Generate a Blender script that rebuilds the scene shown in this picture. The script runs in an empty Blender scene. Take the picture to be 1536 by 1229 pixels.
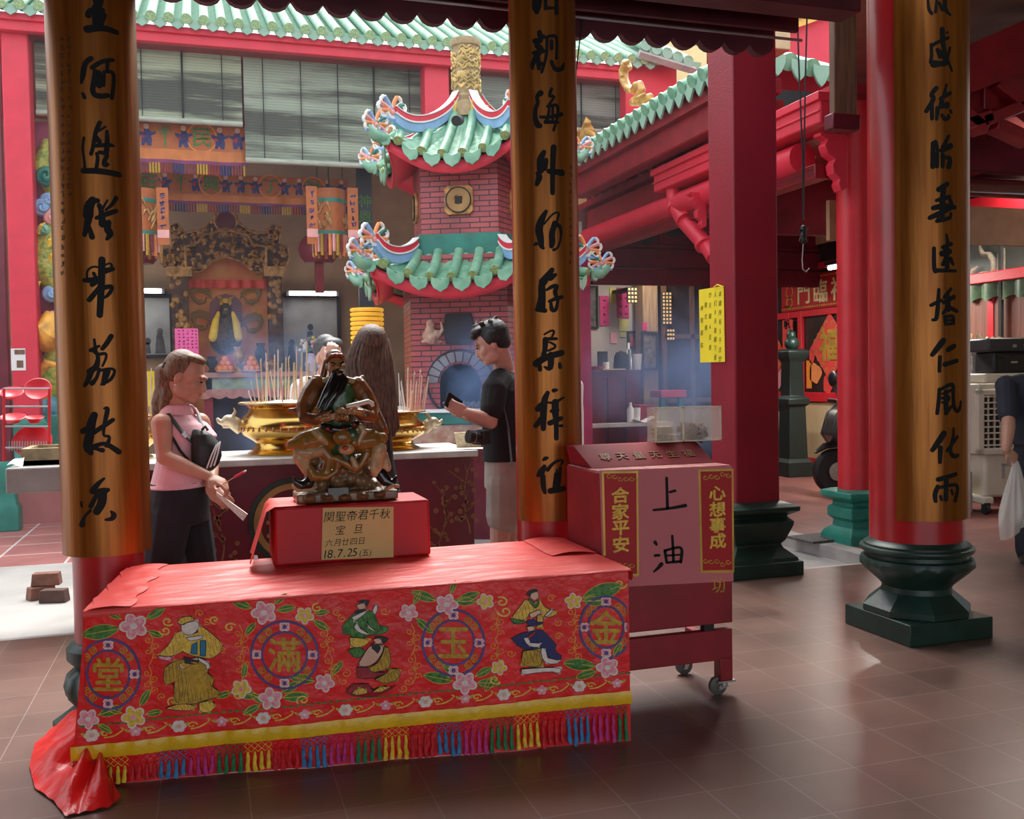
import bpy, bmesh, math, random
from math import sin, cos, pi, radians
from mathutils import Vector as V, Matrix, Euler, Quaternion, noise
random.seed(11)
SC = bpy.context.scene; COL = SC.collection
# ---------------------------------------------------------------- camera
FPX = 1450.0; IW, IH = 1536, 1229; CH = 1.48
def _d(px, py): return V(((px-IW/2)/FPX, -(py-IH/2)/FPX, -1.0))
_y = _d(310, 573).normalized(); _x = _d(5348, 483).normalized()
_x = (_x - _y*_x.dot(_y)).normalized(); _z = _x.cross(_y)
ROT = Matrix((_x, _y, _z))
cam_d = bpy.data.cameras.new('camera'); cam = bpy.data.objects.new('camera', cam_d); COL.objects.link(cam)
cam_d.sensor_width = 36; cam_d.lens = FPX/IW*36; cam_d.clip_start = .05; cam_d.clip_end = 200
cam.matrix_world = Matrix.Translation((0, 0, CH)) @ ROT.to_4x4()
SC.camera = cam
# ---------------------------------------------------------------- sky, sun, exposure
SC.view_settings.view_transform = 'Standard'; SC.view_settings.look = 'None'
SC.view_settings.gamma = 1; SC.view_settings.use_curve_mapping = False
SC.view_settings.exposure = 1.27
W = bpy.data.worlds.new('world'); SC.world = W; W.use_nodes = True
_bg = W.node_tree.nodes['Background']; _bg.inputs[0].default_value = (.86, .93, 1, 1); _bg.inputs[1].default_value = .8
sun_d = bpy.data.lights.new('sun', 'SUN'); sun = bpy.data.objects.new('sun', sun_d); COL.objects.link(sun)
sun_d.energy = 3.2; sun_d.angle = radians(46); sun_d.color = (1, .97, .92); sun.rotation_euler = V((-.15, -.52, -.84)).to_track_quat('-Z', 'Y').to_euler(); sun.location = (0, 0, 12)
try:
    SC.cycles.use_denoising = True
    SC.cycles.max_bounces = 8; SC.cycles.diffuse_bounces = 4; SC.cycles.volume_bounces = 1
    SC.cycles.sample_clamp_indirect = 6
except Exception: pass
# ---------------------------------------------------------------- pixel of the photograph -> point of the place
def _w(px, py): return ROT @ _d(px, py)
def fl(px, py, h=0.): d = _w(px, py); return V((0, 0, CH)) + d*((h-CH)/d.z)
def aty(px, py, Y): d = _w(px, py); return V((0, 0, CH)) + d*(Y/d.y)
def atx(px, py, X): d = _w(px, py); return V((0, 0, CH)) + d*(X/d.x)
def sc_at(p):   # metres per pixel at a point
    c = ROT.transposed() @ (V(p)-V((0, 0, CH))); return -c.z/FPX
# ---------------------------------------------------------------- mesh builder
def frame(t):
    t = t.normalized(); a = V((0, 0, 1)) if abs(t.z) < .9 else V((1, 0, 0))
    u = t.cross(a).normalized(); return u, t.cross(u).normalized()
class MB:
    def __init__(s): s.v = []; s.f = []; s.mi = []; s.uv = None; s.m = 0
    def add(s, vs, fs):
        o = len(s.v); s.v += [tuple(p) for p in vs]; s.f += [tuple(i+o for i in q) for q in fs]; s.mi += [s.m]*len(fs); return s
    def box(s, c, d, rz=0, M=None, top=1.0):
        x, y, z = d[0]/2, d[1]/2, d[2]/2
        P = [V((a*x*(top if k > 0 else 1), b*y*(top if k > 0 else 1), k*z)) for k in (-1, 1) for a, b in ((-1, -1), (1, -1), (1, 1), (-1, 1))]
        R = M if M is not None else Matrix.Rotation(rz, 3, 'Z'); c = V(c)
        return s.add([R @ p + c for p in P], [(3, 2, 1, 0), (4, 5, 6, 7), (0, 1, 5, 4), (1, 2, 6, 5), (2, 3, 7, 6), (3, 0, 4, 7)])
    def bx(s, a, b): return s.box([(a[i]+b[i])/2 for i in range(3)], [abs(b[i]-a[i]) for i in range(3)])
    def tube(s, pts, r, n=8, flat=1.0, up=None):
        pts = [V(p) for p in pts]; m = len(pts)
        rs = r if isinstance(r, (list, tuple)) else [r]*m
        vs = []; u = None
        for i, p in enumerate(pts):
            t = (pts[min(i+1, m-1)]-pts[max(i-1, 0)])
            if t.length < 1e-9: t = V((0, 0, 1))
            t.normalize()
            if u is None: u = frame(t)[0] if up is None else V(up)
            u = u - t*u.dot(t)
            u = u.normalized() if u.length > 1e-6 else frame(t)[0]
            w = t.cross(u)
            for k in range(n): a = 2*pi*k/n; vs.append(p + u*cos(a)*rs[i] + w*sin(a)*rs[i]*flat)
        fs = [(i*n+k, i*n+(k+1) % n, (i+1)*n+(k+1) % n, (i+1)*n+k) for i in range(m-1) for k in range(n)]
        fs += [tuple(range(n-1, -1, -1)), tuple((m-1)*n+k for k in range(n))]
        return s.add(vs, fs)
    def cyl(s, a, b, r, n=16, r2=None): return s.tube([a, b], [r, r if r2 is None else r2], n)
    def lathe(s, prof, c=(0, 0, 0), n=32, a0=0, a1=2*pi, M=None, rfn=None):
        full = abs(a1-a0-2*pi) < 1e-6; k = n if full else n+1; vs = []; c = V(c)
        for r, z in prof:
            for i in range(k):
                a = a0+(a1-a0)*i/n; rr = r*(rfn(a, z) if rfn else 1); p = V((rr*cos(a), rr*sin(a), z))
                vs.append((M @ p if M is not None else p)+c)
        m = len(prof)
        fs = [(j*k+i, j*k+(i+1) % k, (j+1)*k+(i+1) % k, (j+1)*k+i) for j in range(m-1) for i in range(k if full else k-1)]
        if full:
            if prof[0][0] > 1e-5: fs.append(tuple(range(k-1, -1, -1)))
            if prof[-1][0] > 1e-5: fs.append(tuple((m-1)*k+i for i in range(k)))
        return s.add(vs, fs)
    def ell(s, c, r, M=None, n=14):
        m = max(6, n*2//3); pr = [(sin(pi*j/m) if 0 < j < m else 0, -cos(pi*j/m)) for j in range(m+1)]; vs = []
        r = (r, r, r) if not isinstance(r, (list, tuple)) else r; c = V(c)
        vs.append(V((0, 0, -r[2])))
        for q, z in pr[1:-1]:
            for i in range(n): a = 2*pi*i/n; vs.append(V((q*cos(a)*r[0], q*sin(a)*r[1], z*r[2])))
        vs.append(V((0, 0, r[2]))); L = len(vs)-1
        fs = [(0, 1+(i+1) % n, 1+i) for i in range(n)]
        fs += [(1+(j-1)*n+i, 1+(j-1)*n+(i+1) % n, 1+j*n+(i+1) % n, 1+j*n+i) for j in range(1, m-1) for i in range(n)]
        fs += [(L, 1+(m-2)*n+i, 1+(m-2)*n+(i+1) % n) for i in range(n)]
        return s.add([(M @ p if M is not None else p)+c for p in vs], fs)
    def grid(s, fn, nu, nv, back=None):
        vs = [fn(i/nu, j/nv) for j in range(nv+1) for i in range(nu+1)]
        fs = [(j*(nu+1)+i, j*(nu+1)+i+1, (j+1)*(nu+1)+i+1, (j+1)*(nu+1)+i) for j in range(nv) for i in range(nu)]
        return s.add(vs, fs)
    def prism(s, poly, h, M=None, fn=None):   # 2D polygon given thickness; M places it (local xy, thickness along z)
        n = len(poly); f = fn or (lambda x, y, z: M @ V((x, y, z)))
        A = sum(poly[i][0]*poly[(i+1) % n][1]-poly[(i+1) % n][0]*poly[i][1] for i in range(n))
        if A < 0: poly = poly[::-1]
        vs = [f(x, y, 0) for x, y in poly]+[f(x, y, h) for x, y in poly]
        fs = [tuple(range(n-1, -1, -1)), tuple(range(n, 2*n))]+[(i, (i+1) % n, n+(i+1) % n, n+i) for i in range(n)]
        return s.add(vs, fs)
    def stroke(s, pts, fn, h, cap=5):   # brush stroke: pts (x, y, width), fn(x, y, h) -> point
        if len(pts) == 1: pts = [(pts[0][0]-.3*pts[0][2], pts[0][1], pts[0][2]*.8), (pts[0][0]+.3*pts[0][2], pts[0][1], pts[0][2]*.8)]
        q = [pts[0]]
        for a, b in zip(pts, pts[1:]):
            for k in (1/3, 2/3, 1): q.append(tuple(a[i]+(b[i]-a[i])*k for i in range(3)))
        if len(pts) > 2:
            for _ in range(2): q = [q[0]]+[tuple((q[i-1][j]+2*q[i][j]+q[i+1][j])/4 for j in range(3)) for i in range(1, len(q)-1)]+[q[-1]]
        L = []; R = []; m = len(q)
        for i, (x, y, w) in enumerate(q):
            dx = q[min(i+1, m-1)][0]-q[max(i-1, 0)][0]; dy = q[min(i+1, m-1)][1]-q[max(i-1, 0)][1]; l = math.hypot(dx, dy) or 1
            nx, ny = -dy/l, dx/l; L.append((x+nx*w/2, y+ny*w/2)); R.append((x-nx*w/2, y-ny*w/2))
        def capp(p, a, side):
            x, y, w = p; return [(x+cos(a+side*pi*k/(cap+1))*w/2, y+sin(a+side*pi*k/(cap+1))*w/2) for k in range(1, cap+1)]
        a1 = math.atan2(L[-1][1]-R[-1][1], L[-1][0]-R[-1][0]); a0 = math.atan2(R[0][1]-L[0][1], R[0][0]-L[0][0])
        e = capp(q[-1], a1, -1); b = capp(q[0], a0, -1)
        # body as quads, caps as fans, so that it follows a curved surface
        vs = []; fs = []
        for l, r in zip(L, R): vs += [fn(*l, h), fn(*r, h), fn(*l, 0), fn(*r, 0)]
        for i in range(m-1):
            o = 4*i; fs += [(o, o+1, o+5, o+4), (o+1, o+3, o+7, o+5), (o+2, o, o+4, o+6)]
        s.add(vs, fs)
        s.prism_open([L[-1]]+e+[R[-1]], fn, h); s.prism_open([R[0]]+b+[L[0]], fn, h)
        return s
    def prism_open(s, poly, fn, h):
        n = len(poly); vs = [fn(x, y, h) for x, y in poly]+[fn(x, y, 0) for x, y in poly]
        return s.add(vs, [tuple(range(n))]+[(i, n+i, n+i+1, i+1) for i in range(n-1)])
    def build(s, name, mat, parent=None, bevel=0, smooth=40, origin=True, sub=0):
        me = bpy.data.meshes.new(name); vs = s.v; off = V((0, 0, 0))
        if parent is None and origin and vs:
            xs, ys, zs = zip(*vs); off = V(((min(xs)+max(xs))/2, (min(ys)+max(ys))/2, min(zs))); vs = [(x-off.x, y-off.y, z-off.z) for x, y, z in vs]
        me.from_pydata(vs, [], s.f)
        for m in (mat if isinstance(mat, (list, tuple)) else [mat]): me.materials.append(m)
        me.polygons.foreach_set('material_index', s.mi)
        if s.uv:
            l = me.uv_layers.new(name='UVMap')
            for p in me.polygons:
                for li in p.loop_indices: l.data[li].uv = s.uv[me.loops[li].vertex_index]
        bm = bmesh.new(); bm.from_mesh(me); bmesh.ops.recalc_face_normals(bm, faces=bm.faces); bm.to_mesh(me); bm.free()
        if smooth:
            me.polygons.foreach_set('use_smooth', [True]*len(me.polygons)); me.set_sharp_from_angle(angle=radians(smooth))
        me.update()
        o = bpy.data.objects.new(name, me); COL.objects.link(o)
        if parent is not None: adopt(o, parent)
        else: o.location = off
        if bevel:
            b = o.modifiers.new('bevel', 'BEVEL'); b.width = bevel; b.segments = 2; b.limit_method = 'ANGLE'; b.angle_limit = radians(50)
        if sub: b = o.modifiers.new('sub', 'SUBSURF'); b.levels = b.render_levels = sub
        return o
def wloc(o):
    l = o.location.copy()
    return l
def adopt(o, parent):   # parts keep world coordinates; a parent's offset is undone once
    o.parent = parent
    off = V((0, 0, 0)); p = parent
    if p.parent is None: off = p.location
    o.matrix_parent_inverse = Matrix.Translation(-off)
def tag(o, label=None, cat=None, group=None, kind=None):
    if label: o['label'] = label
    if cat: o['category'] = cat
    if group: o['group'] = group
    if kind: o['kind'] = kind
    return o
def thing(name, label, cat, loc, group=None):
    o = bpy.data.objects.new(name, None); COL.objects.link(o); o.location = V(loc); o.empty_display_size = .1
    return tag(o, label, cat, group)
def struct(name, mb, m, label=None, cat=None, **k):
    o = mb.build(name, m, **k); return tag(o, label, cat, kind='structure')
def dup(root, loc, label=None, group=None):
    r = root.copy(); COL.objects.link(r); r.location = V(loc)
    if label: r['label'] = label
    if group: r['group'] = group
    for ch in root.children:
        c = ch.copy(); COL.objects.link(c); c.parent = r
        for g in ch.children: d = g.copy(); COL.objects.link(d); d.parent = c
    return r
# ---------------------------------------------------------------- materials
def mat(name, c, rough=.5, metal=0, var=.15, vs=6., bump=0, bs=40., spec=.5, stretch=None, emit=0, c2=None, trans=0, alpha=1, coat=0, thr=None, detail=4, sheen=0):
    m = bpy.data.materials.new(name); m.use_nodes = True; N = m.node_tree.nodes; L = m.node_tree.links; b = N['Principled BSDF']
    b.inputs['Roughness'].default_value = rough; b.inputs['Metallic'].default_value = metal; b.inputs['Specular IOR Level'].default_value = spec
    if coat: b.inputs['Coat Weight'].default_value = coat; b.inputs['Coat Roughness'].default_value = .15
    if trans: b.inputs['Transmission Weight'].default_value = trans
    if sheen: b.inputs['Sheen Weight'].default_value = sheen
    b.inputs['Alpha'].default_value = alpha
    tc = N.new('ShaderNodeTexCoord'); mp = N.new('ShaderNodeMapping'); L.new(tc.outputs['Object'], mp.inputs[0])
    if stretch: mp.inputs['Scale'].default_value = stretch
    n = N.new('ShaderNodeTexNoise'); n.inputs['Scale'].default_value = vs; n.inputs['Detail'].default_value = detail; L.new(mp.outputs[0], n.inputs[0])
    r = N.new('ShaderNodeValToRGB'); L.new(n.outputs['Fac'], r.inputs[0])
    a = c2 if c2 else tuple(x*(1-var) for x in c); d = c if c2 else tuple(min(1, x*(1+var)) for x in c)
    r.color_ramp.elements[0].position, r.color_ramp.elements[1].position = thr or (.32, .68)
    r.color_ramp.elements[0].color = (*a, 1); r.color_ramp.elements[1].color = (*d, 1)
    L.new(r.outputs[0], b.inputs['Base Color'])
    if emit: b.inputs['Emission Strength'].default_value = emit; L.new(r.outputs[0], b.inputs['Emission Color'])
    if bump:
        n2 = N.new('ShaderNodeTexNoise'); n2.inputs['Scale'].default_value = bs; n2.inputs['Detail'].default_value = 6; L.new(mp.outputs[0], n2.inputs[0])
        bp = N.new('ShaderNodeBump'); bp.inputs['Strength'].default_value = bump; bp.inputs['Distance'].default_value = .01; L.new(n2.outputs['Fac'], bp.inputs['Height']); L.new(bp.outputs[0], b.inputs['Normal'])
    return m
def brickmat(name, c1, c2, mortar, bw, bh, ms=.006, offset=.5, rough=.6, use_uv=False, origin=(0, 0, 0), swap=None, bump=.25, dirt=.25, spec=.5):
    m = bpy.data.materials.new(name); m.use_nodes = True; N = m.node_tree.nodes; L = m.node_tree.links; b = N['Principled BSDF']
    b.inputs['Roughness'].default_value = rough; b.inputs['Specular IOR Level'].default_value = spec
    tc = N.new('ShaderNodeTexCoord'); mp = N.new('ShaderNodeMapping'); L.new(tc.outputs['UV' if use_uv else 'Object'], mp.inputs[0]); mp.inputs['Location'].default_value = origin
    k = N.new('ShaderNodeTexBrick'); L.new(mp.outputs[0], k.inputs[0]); k.offset = offset; k.squash = 1
    k.inputs['Scale'].default_value = 1; k.inputs['Brick Width'].default_value = bw; k.inputs['Row Height'].default_value = bh
    k.inputs['Mortar Size'].default_value = ms; k.inputs['Mortar Smooth'].default_value = .1
    k.inputs['Color1'].default_value = (*c1, 1); k.inputs['Color2'].default_value = (*c2, 1); k.inputs['Mortar'].default_value = (*mortar, 1)
    n = N.new('ShaderNodeTexNoise'); n.inputs['Scale'].default_value = 2.3; n.inputs['Detail'].default_value = 7; L.new(tc.outputs['Object'], n.inputs[0])
    r = N.new('ShaderNodeMapRange'); r.inputs[1].default_value = .3; r.inputs[2].default_value = .7; r.inputs[3].default_value = 1-dirt; r.inputs[4].default_value = 1+dirt*.4; L.new(n.outputs['Fac'], r.inputs[0])
    mx = N.new('ShaderNodeMix'); mx.data_type = 'RGBA'; mx.blend_type = 'MULTIPLY'; mx.inputs[0].default_value = 1
    L.new(k.outputs['Color'], mx.inputs[6]); L.new(r.outputs[0], mx.inputs[7]); L.new(mx.outputs[2], b.inputs['Base Color'])
    bp = N.new('ShaderNodeBump'); bp.inputs['Strength'].default_value = bump; bp.inputs['Distance'].default_value = .004; bp.invert = True
    L.new(k.outputs['Fac'], bp.inputs['Height']); L.new(bp.outputs[0], b.inputs['Normal'])
    return m
M = {}
M['red'] = mat('red lacquer', (.42, .009, .014), .34, var=.1, bump=.06, bs=9, coat=.3)
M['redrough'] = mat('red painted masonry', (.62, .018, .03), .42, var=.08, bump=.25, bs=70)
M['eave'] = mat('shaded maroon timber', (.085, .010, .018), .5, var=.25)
M['crimson'] = mat('shade-darkened red masonry', (.25, .006, .02), .45, var=.1, bump=.25, bs=70, vs=3)  # darkened copy of the red masonry: shade and haze put into its colour
M['matt'] = mat('matt maroon timber', (.13, .010, .020), .8, var=.2, spec=.15)
M['maroon'] = mat('maroon paint', (.13, .008, .022), .38, var=.18, bump=.05)
M['dkred'] = mat('dark red timber', (.26, .010, .018), .42, var=.2, bump=.08)
M['fascia'] = mat('bright red paint', (.68, .025, .055), .45, var=.07)
M['board'] = mat('gilded lacquer board', (.36, .125, .015), .33, .6, vs=5, stretch=(7, 7, .35), bump=.10, bs=8, c2=(.22, .065, .007))
M['ink'] = mat('black lettering', (.008, .008, .008), .6, var=.2, spec=.2)
M['inkline'] = mat('dull lettering', (.05, .02, .012), .6)
M['green'] = mat('dark green paint', (.010, .034, .025), .42, var=.35, bump=.15, bs=25)
M['teal'] = mat('teal paint', (.02, .20, .15), .42, var=.2, bump=.1)
M['stone'] = mat('grey concrete', (.36, .33, .31), .85, var=.25, vs=3, bump=.3, bs=60)
M['white'] = mat('white paint', (.8, .8, .78), .5, var=.05)
M['gold'] = mat('gold paint', (.62, .38, .07), .35, .5, var=.25, bump=.1)
M['oldgold'] = mat('tarnished gilding', (.44, .23, .07), .45, .35, var=.5, vs=14, bump=.5, bs=60)
M['glazegreen'] = mat('green glazed tile', (.27, .50, .34), .42, var=.35, vs=9, c2=(.12, .33, .21), bump=.06)
M['palegreen'] = mat('weathered pale green tile', (.34, .50, .39), .75, spec=.15, var=.3, vs=4, c2=(.24, .41, .31))
M['pan'] = mat('shade-darkened green pan tile', (.13, .28, .20), .8, spec=.12, var=.3, vs=4, c2=(.10, .23, .16))  # darker than the rolls so shading between them sits in the colour
M['blue'] = mat('blue paint', (.25, .43, .68), .5); M['orange'] = mat('orange paint', (.85, .28, .09), .5)
M['pinkp'] = mat('pink paint', (.80, .38, .36), .5); M['yellow'] = mat('yellow paint', (.85, .58, .05), .5)
M['black'] = mat('black rubber', (.012, .012, .013), .5); M['steel'] = mat('steel', (.45, .45, .45), .35, .9)
M['wood'] = mat('brown wood', (.16, .08, .045), .55, var=.35, vs=6, stretch=(6, 6, .5))
M['tan'] = mat('tan plaster', (.42, .25, .14), .8, var=.12); M['cream'] = mat('cream paint', (.62, .50, .30), .6, var=.08)
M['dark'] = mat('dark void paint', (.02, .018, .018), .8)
# ---------------------------------------------------------------- writing
_G = {}
def glyph(ch, bold=0., ext=.02):
    k = (ch, bold, ext)
    if k not in _G:
        c = bpy.data.curves.new('lettering', 'FONT'); c.body = ch; c.size = 1; c.offset = bold; c.extrude = ext; c.resolution_u = 3
        o = bpy.data.objects.new('lettering', c); COL.objects.link(o); bpy.context.view_layer.update()
        me = bpy.data.meshes.new_from_object(o.evaluated_get(bpy.context.evaluated_depsgraph_get()))
        vs = [tuple(v.co) for v in me.vertices]; fs = [tuple(p.vertices) for p in me.polygons]
        bpy.data.objects.remove(o); bpy.data.curves.remove(c); bpy.data.meshes.remove(me)
        if vs:
            xs = [v[0] for v in vs]; ys = [v[1] for v in vs]; w = max(xs)-min(xs)
            cx = (max(xs)+min(xs))/2; cy = (max(ys)+min(ys))/2 if ord(ch) > 0x2e80 else .36
            vs = [(x-cx, y-cy, z+ext) for x, y, z in vs]
        else: w = .3
        _G[k] = (vs, fs, w)
    return _G[k]
def text_mb(mb, s, fn, size, x=0, y=0, vertical=True, pitch=1.05, bold=0., ext=.02, shear=0., sx=1.):
    n = len(s)
    for i, ch in enumerate(s):
        if ch == ' ': continue
        vs, fs, w = glyph(ch, min(bold, 0), ext)
        ox, oy = (x, y+((n-1)/2-i)*pitch*size) if vertical else (x+(i-(n-1)/2)*pitch*size, y)
        for kk, (da, db) in enumerate(((0, 0),) if bold <= .004 else ((bold, 0), (-bold, 0), (0, bold), (0, -bold))): mb.add([fn(ox+((a+da)*sx+b*shear)*size, oy+(b+db)*size, c*size+kk*.0005) for a, b, c in vs], fs)
    return mb
def plane_fn(o, ux, uy):   # local x, y on a plane, h along its normal
    o = V(o); ux = V(ux).normalized(); uy = V(uy).normalized(); n = ux.cross(uy)
    return lambda x, y, h: o+ux*x+uy*y+n*h
def inside(p, poly):
    c = False
    for i in range(len(poly)):
        (x0, y0), (x1, y1) = poly[i], poly[i-1]
        if (y0 > p[1]) != (y1 > p[1]) and p[0] < (x1-x0)*(p[1]-y0)/(y1-y0)+x0: c = not c
    return c
def scribble(mb, fn, x, y, s, n=3, w=.12, h=.0006):   # a sketchy handwritten mark too small to read
    for _ in range(n):
        a = random.uniform(-.45, .45)*s; b = random.uniform(-.45, .45)*s
        if random.random() < .5: mb.stroke([(x-.4*s*random.random(), y+b, w*s), (x+.4*s*random.random(), y+b+.1*s, w*s)], fn, h, 1)
        else: mb.stroke([(x+a, y+.4*s*random.random(), w*s), (x+a*.7, y-.4*s*random.random(), w*s)], fn, h, 1)
# ---------------------------------------------------------------- ground
M['tile'] = brickmat('brown floor tile', (.175, .098, .078), (.15, .082, .064), (.27, .21, .18), .3083, .2915, .0022, 0, .30, origin=(-2.572, -3.015, 0), bump=.12, dirt=.3, spec=.7)
M['paver'] = brickmat('red courtyard paver', (.42, .16, .14), (.37, .13, .12), (.62, .55, .52), .62, .62, .012, 0, .55, bump=.2, dirt=.25)
M['apron'] = mat('grey cement apron', (.36, .34, .32), .85, var=.2, vs=1.6, bump=.25, bs=60)
M['hall2'] = brickmat('worn red tile', (.24, .09, .075), (.20, .075, .065), (.30, .2, .18), .6, .6, .006, 0, .35, bump=.15, dirt=.3)
struct('floor', MB().bx((-7, -6, -.3), (5, 6.2, 0)), M['tile'], origin=False, smooth=0)
struct('floor.001', MB().bx((5, -6, -.3), (9, 6.2, 0)), M['tile'], origin=False, smooth=0)
struct('floor.002', MB().bx((5.12, 6.2, -.3), (12, 20, 0)), M['hall2'], origin=False, smooth=0)
struct('trim_1', MB().bx((4.95, 6.2, -.3), (5.12, 20, .004)), M['stone'])
struct('trim_2', MB().bx((-7, 6.2, -.3), (4.95, 6.33, -.02)), M['stone'])
struct('courtyard_apron', MB().bx((-9, 6.33, -.4), (4.95, 9.3, -.1)), M['apron'], smooth=0)
struct('courtyard_ground', MB().bx((-9, 9.3, -.4), (4.95, 20, -.1)), M['paver'], origin=False, smooth=0)
# ---------------------------------------------------------------- roof over the hall
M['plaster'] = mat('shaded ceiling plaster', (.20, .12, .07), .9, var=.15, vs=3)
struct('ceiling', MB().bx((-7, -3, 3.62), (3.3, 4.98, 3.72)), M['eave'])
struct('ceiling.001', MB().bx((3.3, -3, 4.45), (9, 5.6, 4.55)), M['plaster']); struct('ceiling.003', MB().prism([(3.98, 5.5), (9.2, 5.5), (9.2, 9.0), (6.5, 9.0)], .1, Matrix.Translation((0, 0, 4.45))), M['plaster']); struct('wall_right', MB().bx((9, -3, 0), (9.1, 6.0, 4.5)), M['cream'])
struct('added_wall_front', MB().bx((-7, -3.1, 0), (-3.2, -3, 4.5)).bx((5.0, -3.1, 0), (9, -3, 4.5)).bx((-3.2, -3.1, 3.5), (5.0, -3, 4.5)), M['cream'])  # unseen wall added; its opening is sized to shape light from behind
struct('wall_left', MB().bx((-7.1, -3, 0), (-7, 5.0, 3.7)), M['cream'])
mb = MB()
for Y, z in ((4.52, 3.35), (2.2, 3.4), (0, 3.4)): mb.bx((-7, Y-.09, z+.05), (3.4, Y+.09, 3.62))
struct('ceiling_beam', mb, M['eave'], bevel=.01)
def eave():
    mb = MB(); poly = [(-7, 3.62), (-7, 3.36)]; x = -7; n = int(10.3/.162)
    for i in range(n):
        for k in range(7): t = k/6; poly.append((-7+(i+t)*.162, 3.375-.055*(1-(2*t-1)**2)**.7 if 0 < t < 1 else 3.375))
    poly.append((-7+n*.162, 3.62))
    mb.prism(poly, .05, Matrix(((1, 0, 0, 0), (0, 0, -1, 5.02), (0, 1, 0, 0), (0, 0, 0, 1))))
    return mb
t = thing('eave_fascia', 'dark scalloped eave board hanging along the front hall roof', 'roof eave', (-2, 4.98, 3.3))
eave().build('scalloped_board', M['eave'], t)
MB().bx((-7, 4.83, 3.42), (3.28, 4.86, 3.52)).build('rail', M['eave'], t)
MB().cyl((-7, 4.8, 3.40), (3.28, 4.8, 3.36), .008, 6).build('conduit', M['steel'], t)
# ---------------------------------------------------------------- three round pillars with writing boards
def cyl_hit(px, py, c, R):
    d = _w(px, py); ox, oy = -c[0], -c[1]; a = d.x*d.x+d.y*d.y; b = 2*(ox*d.x+oy*d.y); q = ox*ox+oy*oy-R*R
    k = (-b-math.sqrt(max(0, b*b-4*a*q)))/(2*a); return V((0, 0, CH))+d*k
def S(txt): return [[tuple(float(v) for v in p.split(',')) for p in st.split()] for st in txt.split(';')]
CH_L = [(100, 0, ["290,0,90 290,60,60;200,140,50 210,90,40 330,95,40;280,80,80 290,230,90;340,140,50 320,190,50;190,270,60 330,255,50 460,300,40",
 "225,540,40 165,580,40 150,700,45 135,765,20;235,625,35 330,560,35 425,555,30;375,590,30 370,650,25;340,665,25 430,655,30 435,760,30 415,905,30;265,660,40 255,760,45 235,820,40 250,880,45 330,890,45 375,880,40;290,680,60 310,720,50 300,790,45;345,690,25 340,790,25;150,865,25 165,900,30"]),
 (100, 180, ["160,165,20 145,260,20 160,350,18 170,440,20 160,470,30;155,470,45 300,470,50 480,505,45;305,25,35 265,110,35 245,250,30 225,315,30;280,110,20 355,65,18;270,160,40 300,200,40;250,240,30 400,230,35 430,240,20;370,105,25 375,200,40 365,300,40;275,310,25 290,340,30 275,440,30;300,300,30 385,310,35 345,380,35 350,420,50 375,410,30",
 "240,740,60 200,800,80 200,880,80;230,745,50 285,745,40;200,920,60 180,1010,40 165,1060,35;210,990,30 235,1080,45;300,790,40 320,830,40 330,960,60;330,820,20 375,740,15;455,720,35 420,780,30 360,830,20;275,905,30 360,870,45 455,840,35;385,945,45 370,1010,60 410,1050,55 370,1100,25"]),
 (100, 380, ["325,60,55 320,300,55 305,570,50;350,110,15 410,85,15 415,130,20;345,165,50 425,145,35;190,240,15 185,160,15 240,120,15 295,130,15;165,250,35 240,250,50 300,240,50;250,185,28 270,230,30;235,290,40 290,250,40;310,310,40 210,430,40;335,320,40 415,300,35 420,330,30 380,390,30 340,415,12",
 "255,795,20 265,880,25 285,960,25;410,765,40 370,830,40 330,880,35;225,895,35 300,855,20;250,900,30 290,940,30 365,915,25 365,970,20 330,1040,18;290,960,30 280,1050,50 210,1090,45;225,1090,50 200,1170,40 170,1220,30;300,1070,30 280,1150,25 235,1200,40;310,1080,25 420,1060,25 450,1085,20 410,1170,30 320,1210,20;370,1090,60 340,1200,40"]),
 (100, 600, ["255,140,55 225,220,70 215,330,70 185,440,75 225,490,40;150,290,45 190,270,50;220,320,40 330,250,40 425,185,35;345,80,15 375,70,35 375,110,40 345,230,30 335,340,20 390,330,25 395,360,25 370,420,40;240,440,50 320,400,30 380,410,40 480,480,45;260,450,20 330,465,40",
 "345,725,20 290,770,40 240,840,50;240,850,35 350,840,60 380,830,35;280,870,35 225,980,40;330,850,70 330,950,70 280,1030,60;220,1020,25 160,1080,20 145,1150,50;135,945,18 140,985,10;360,1105,20 420,1100,40 440,1060,50 410,1030,20"])]
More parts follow.
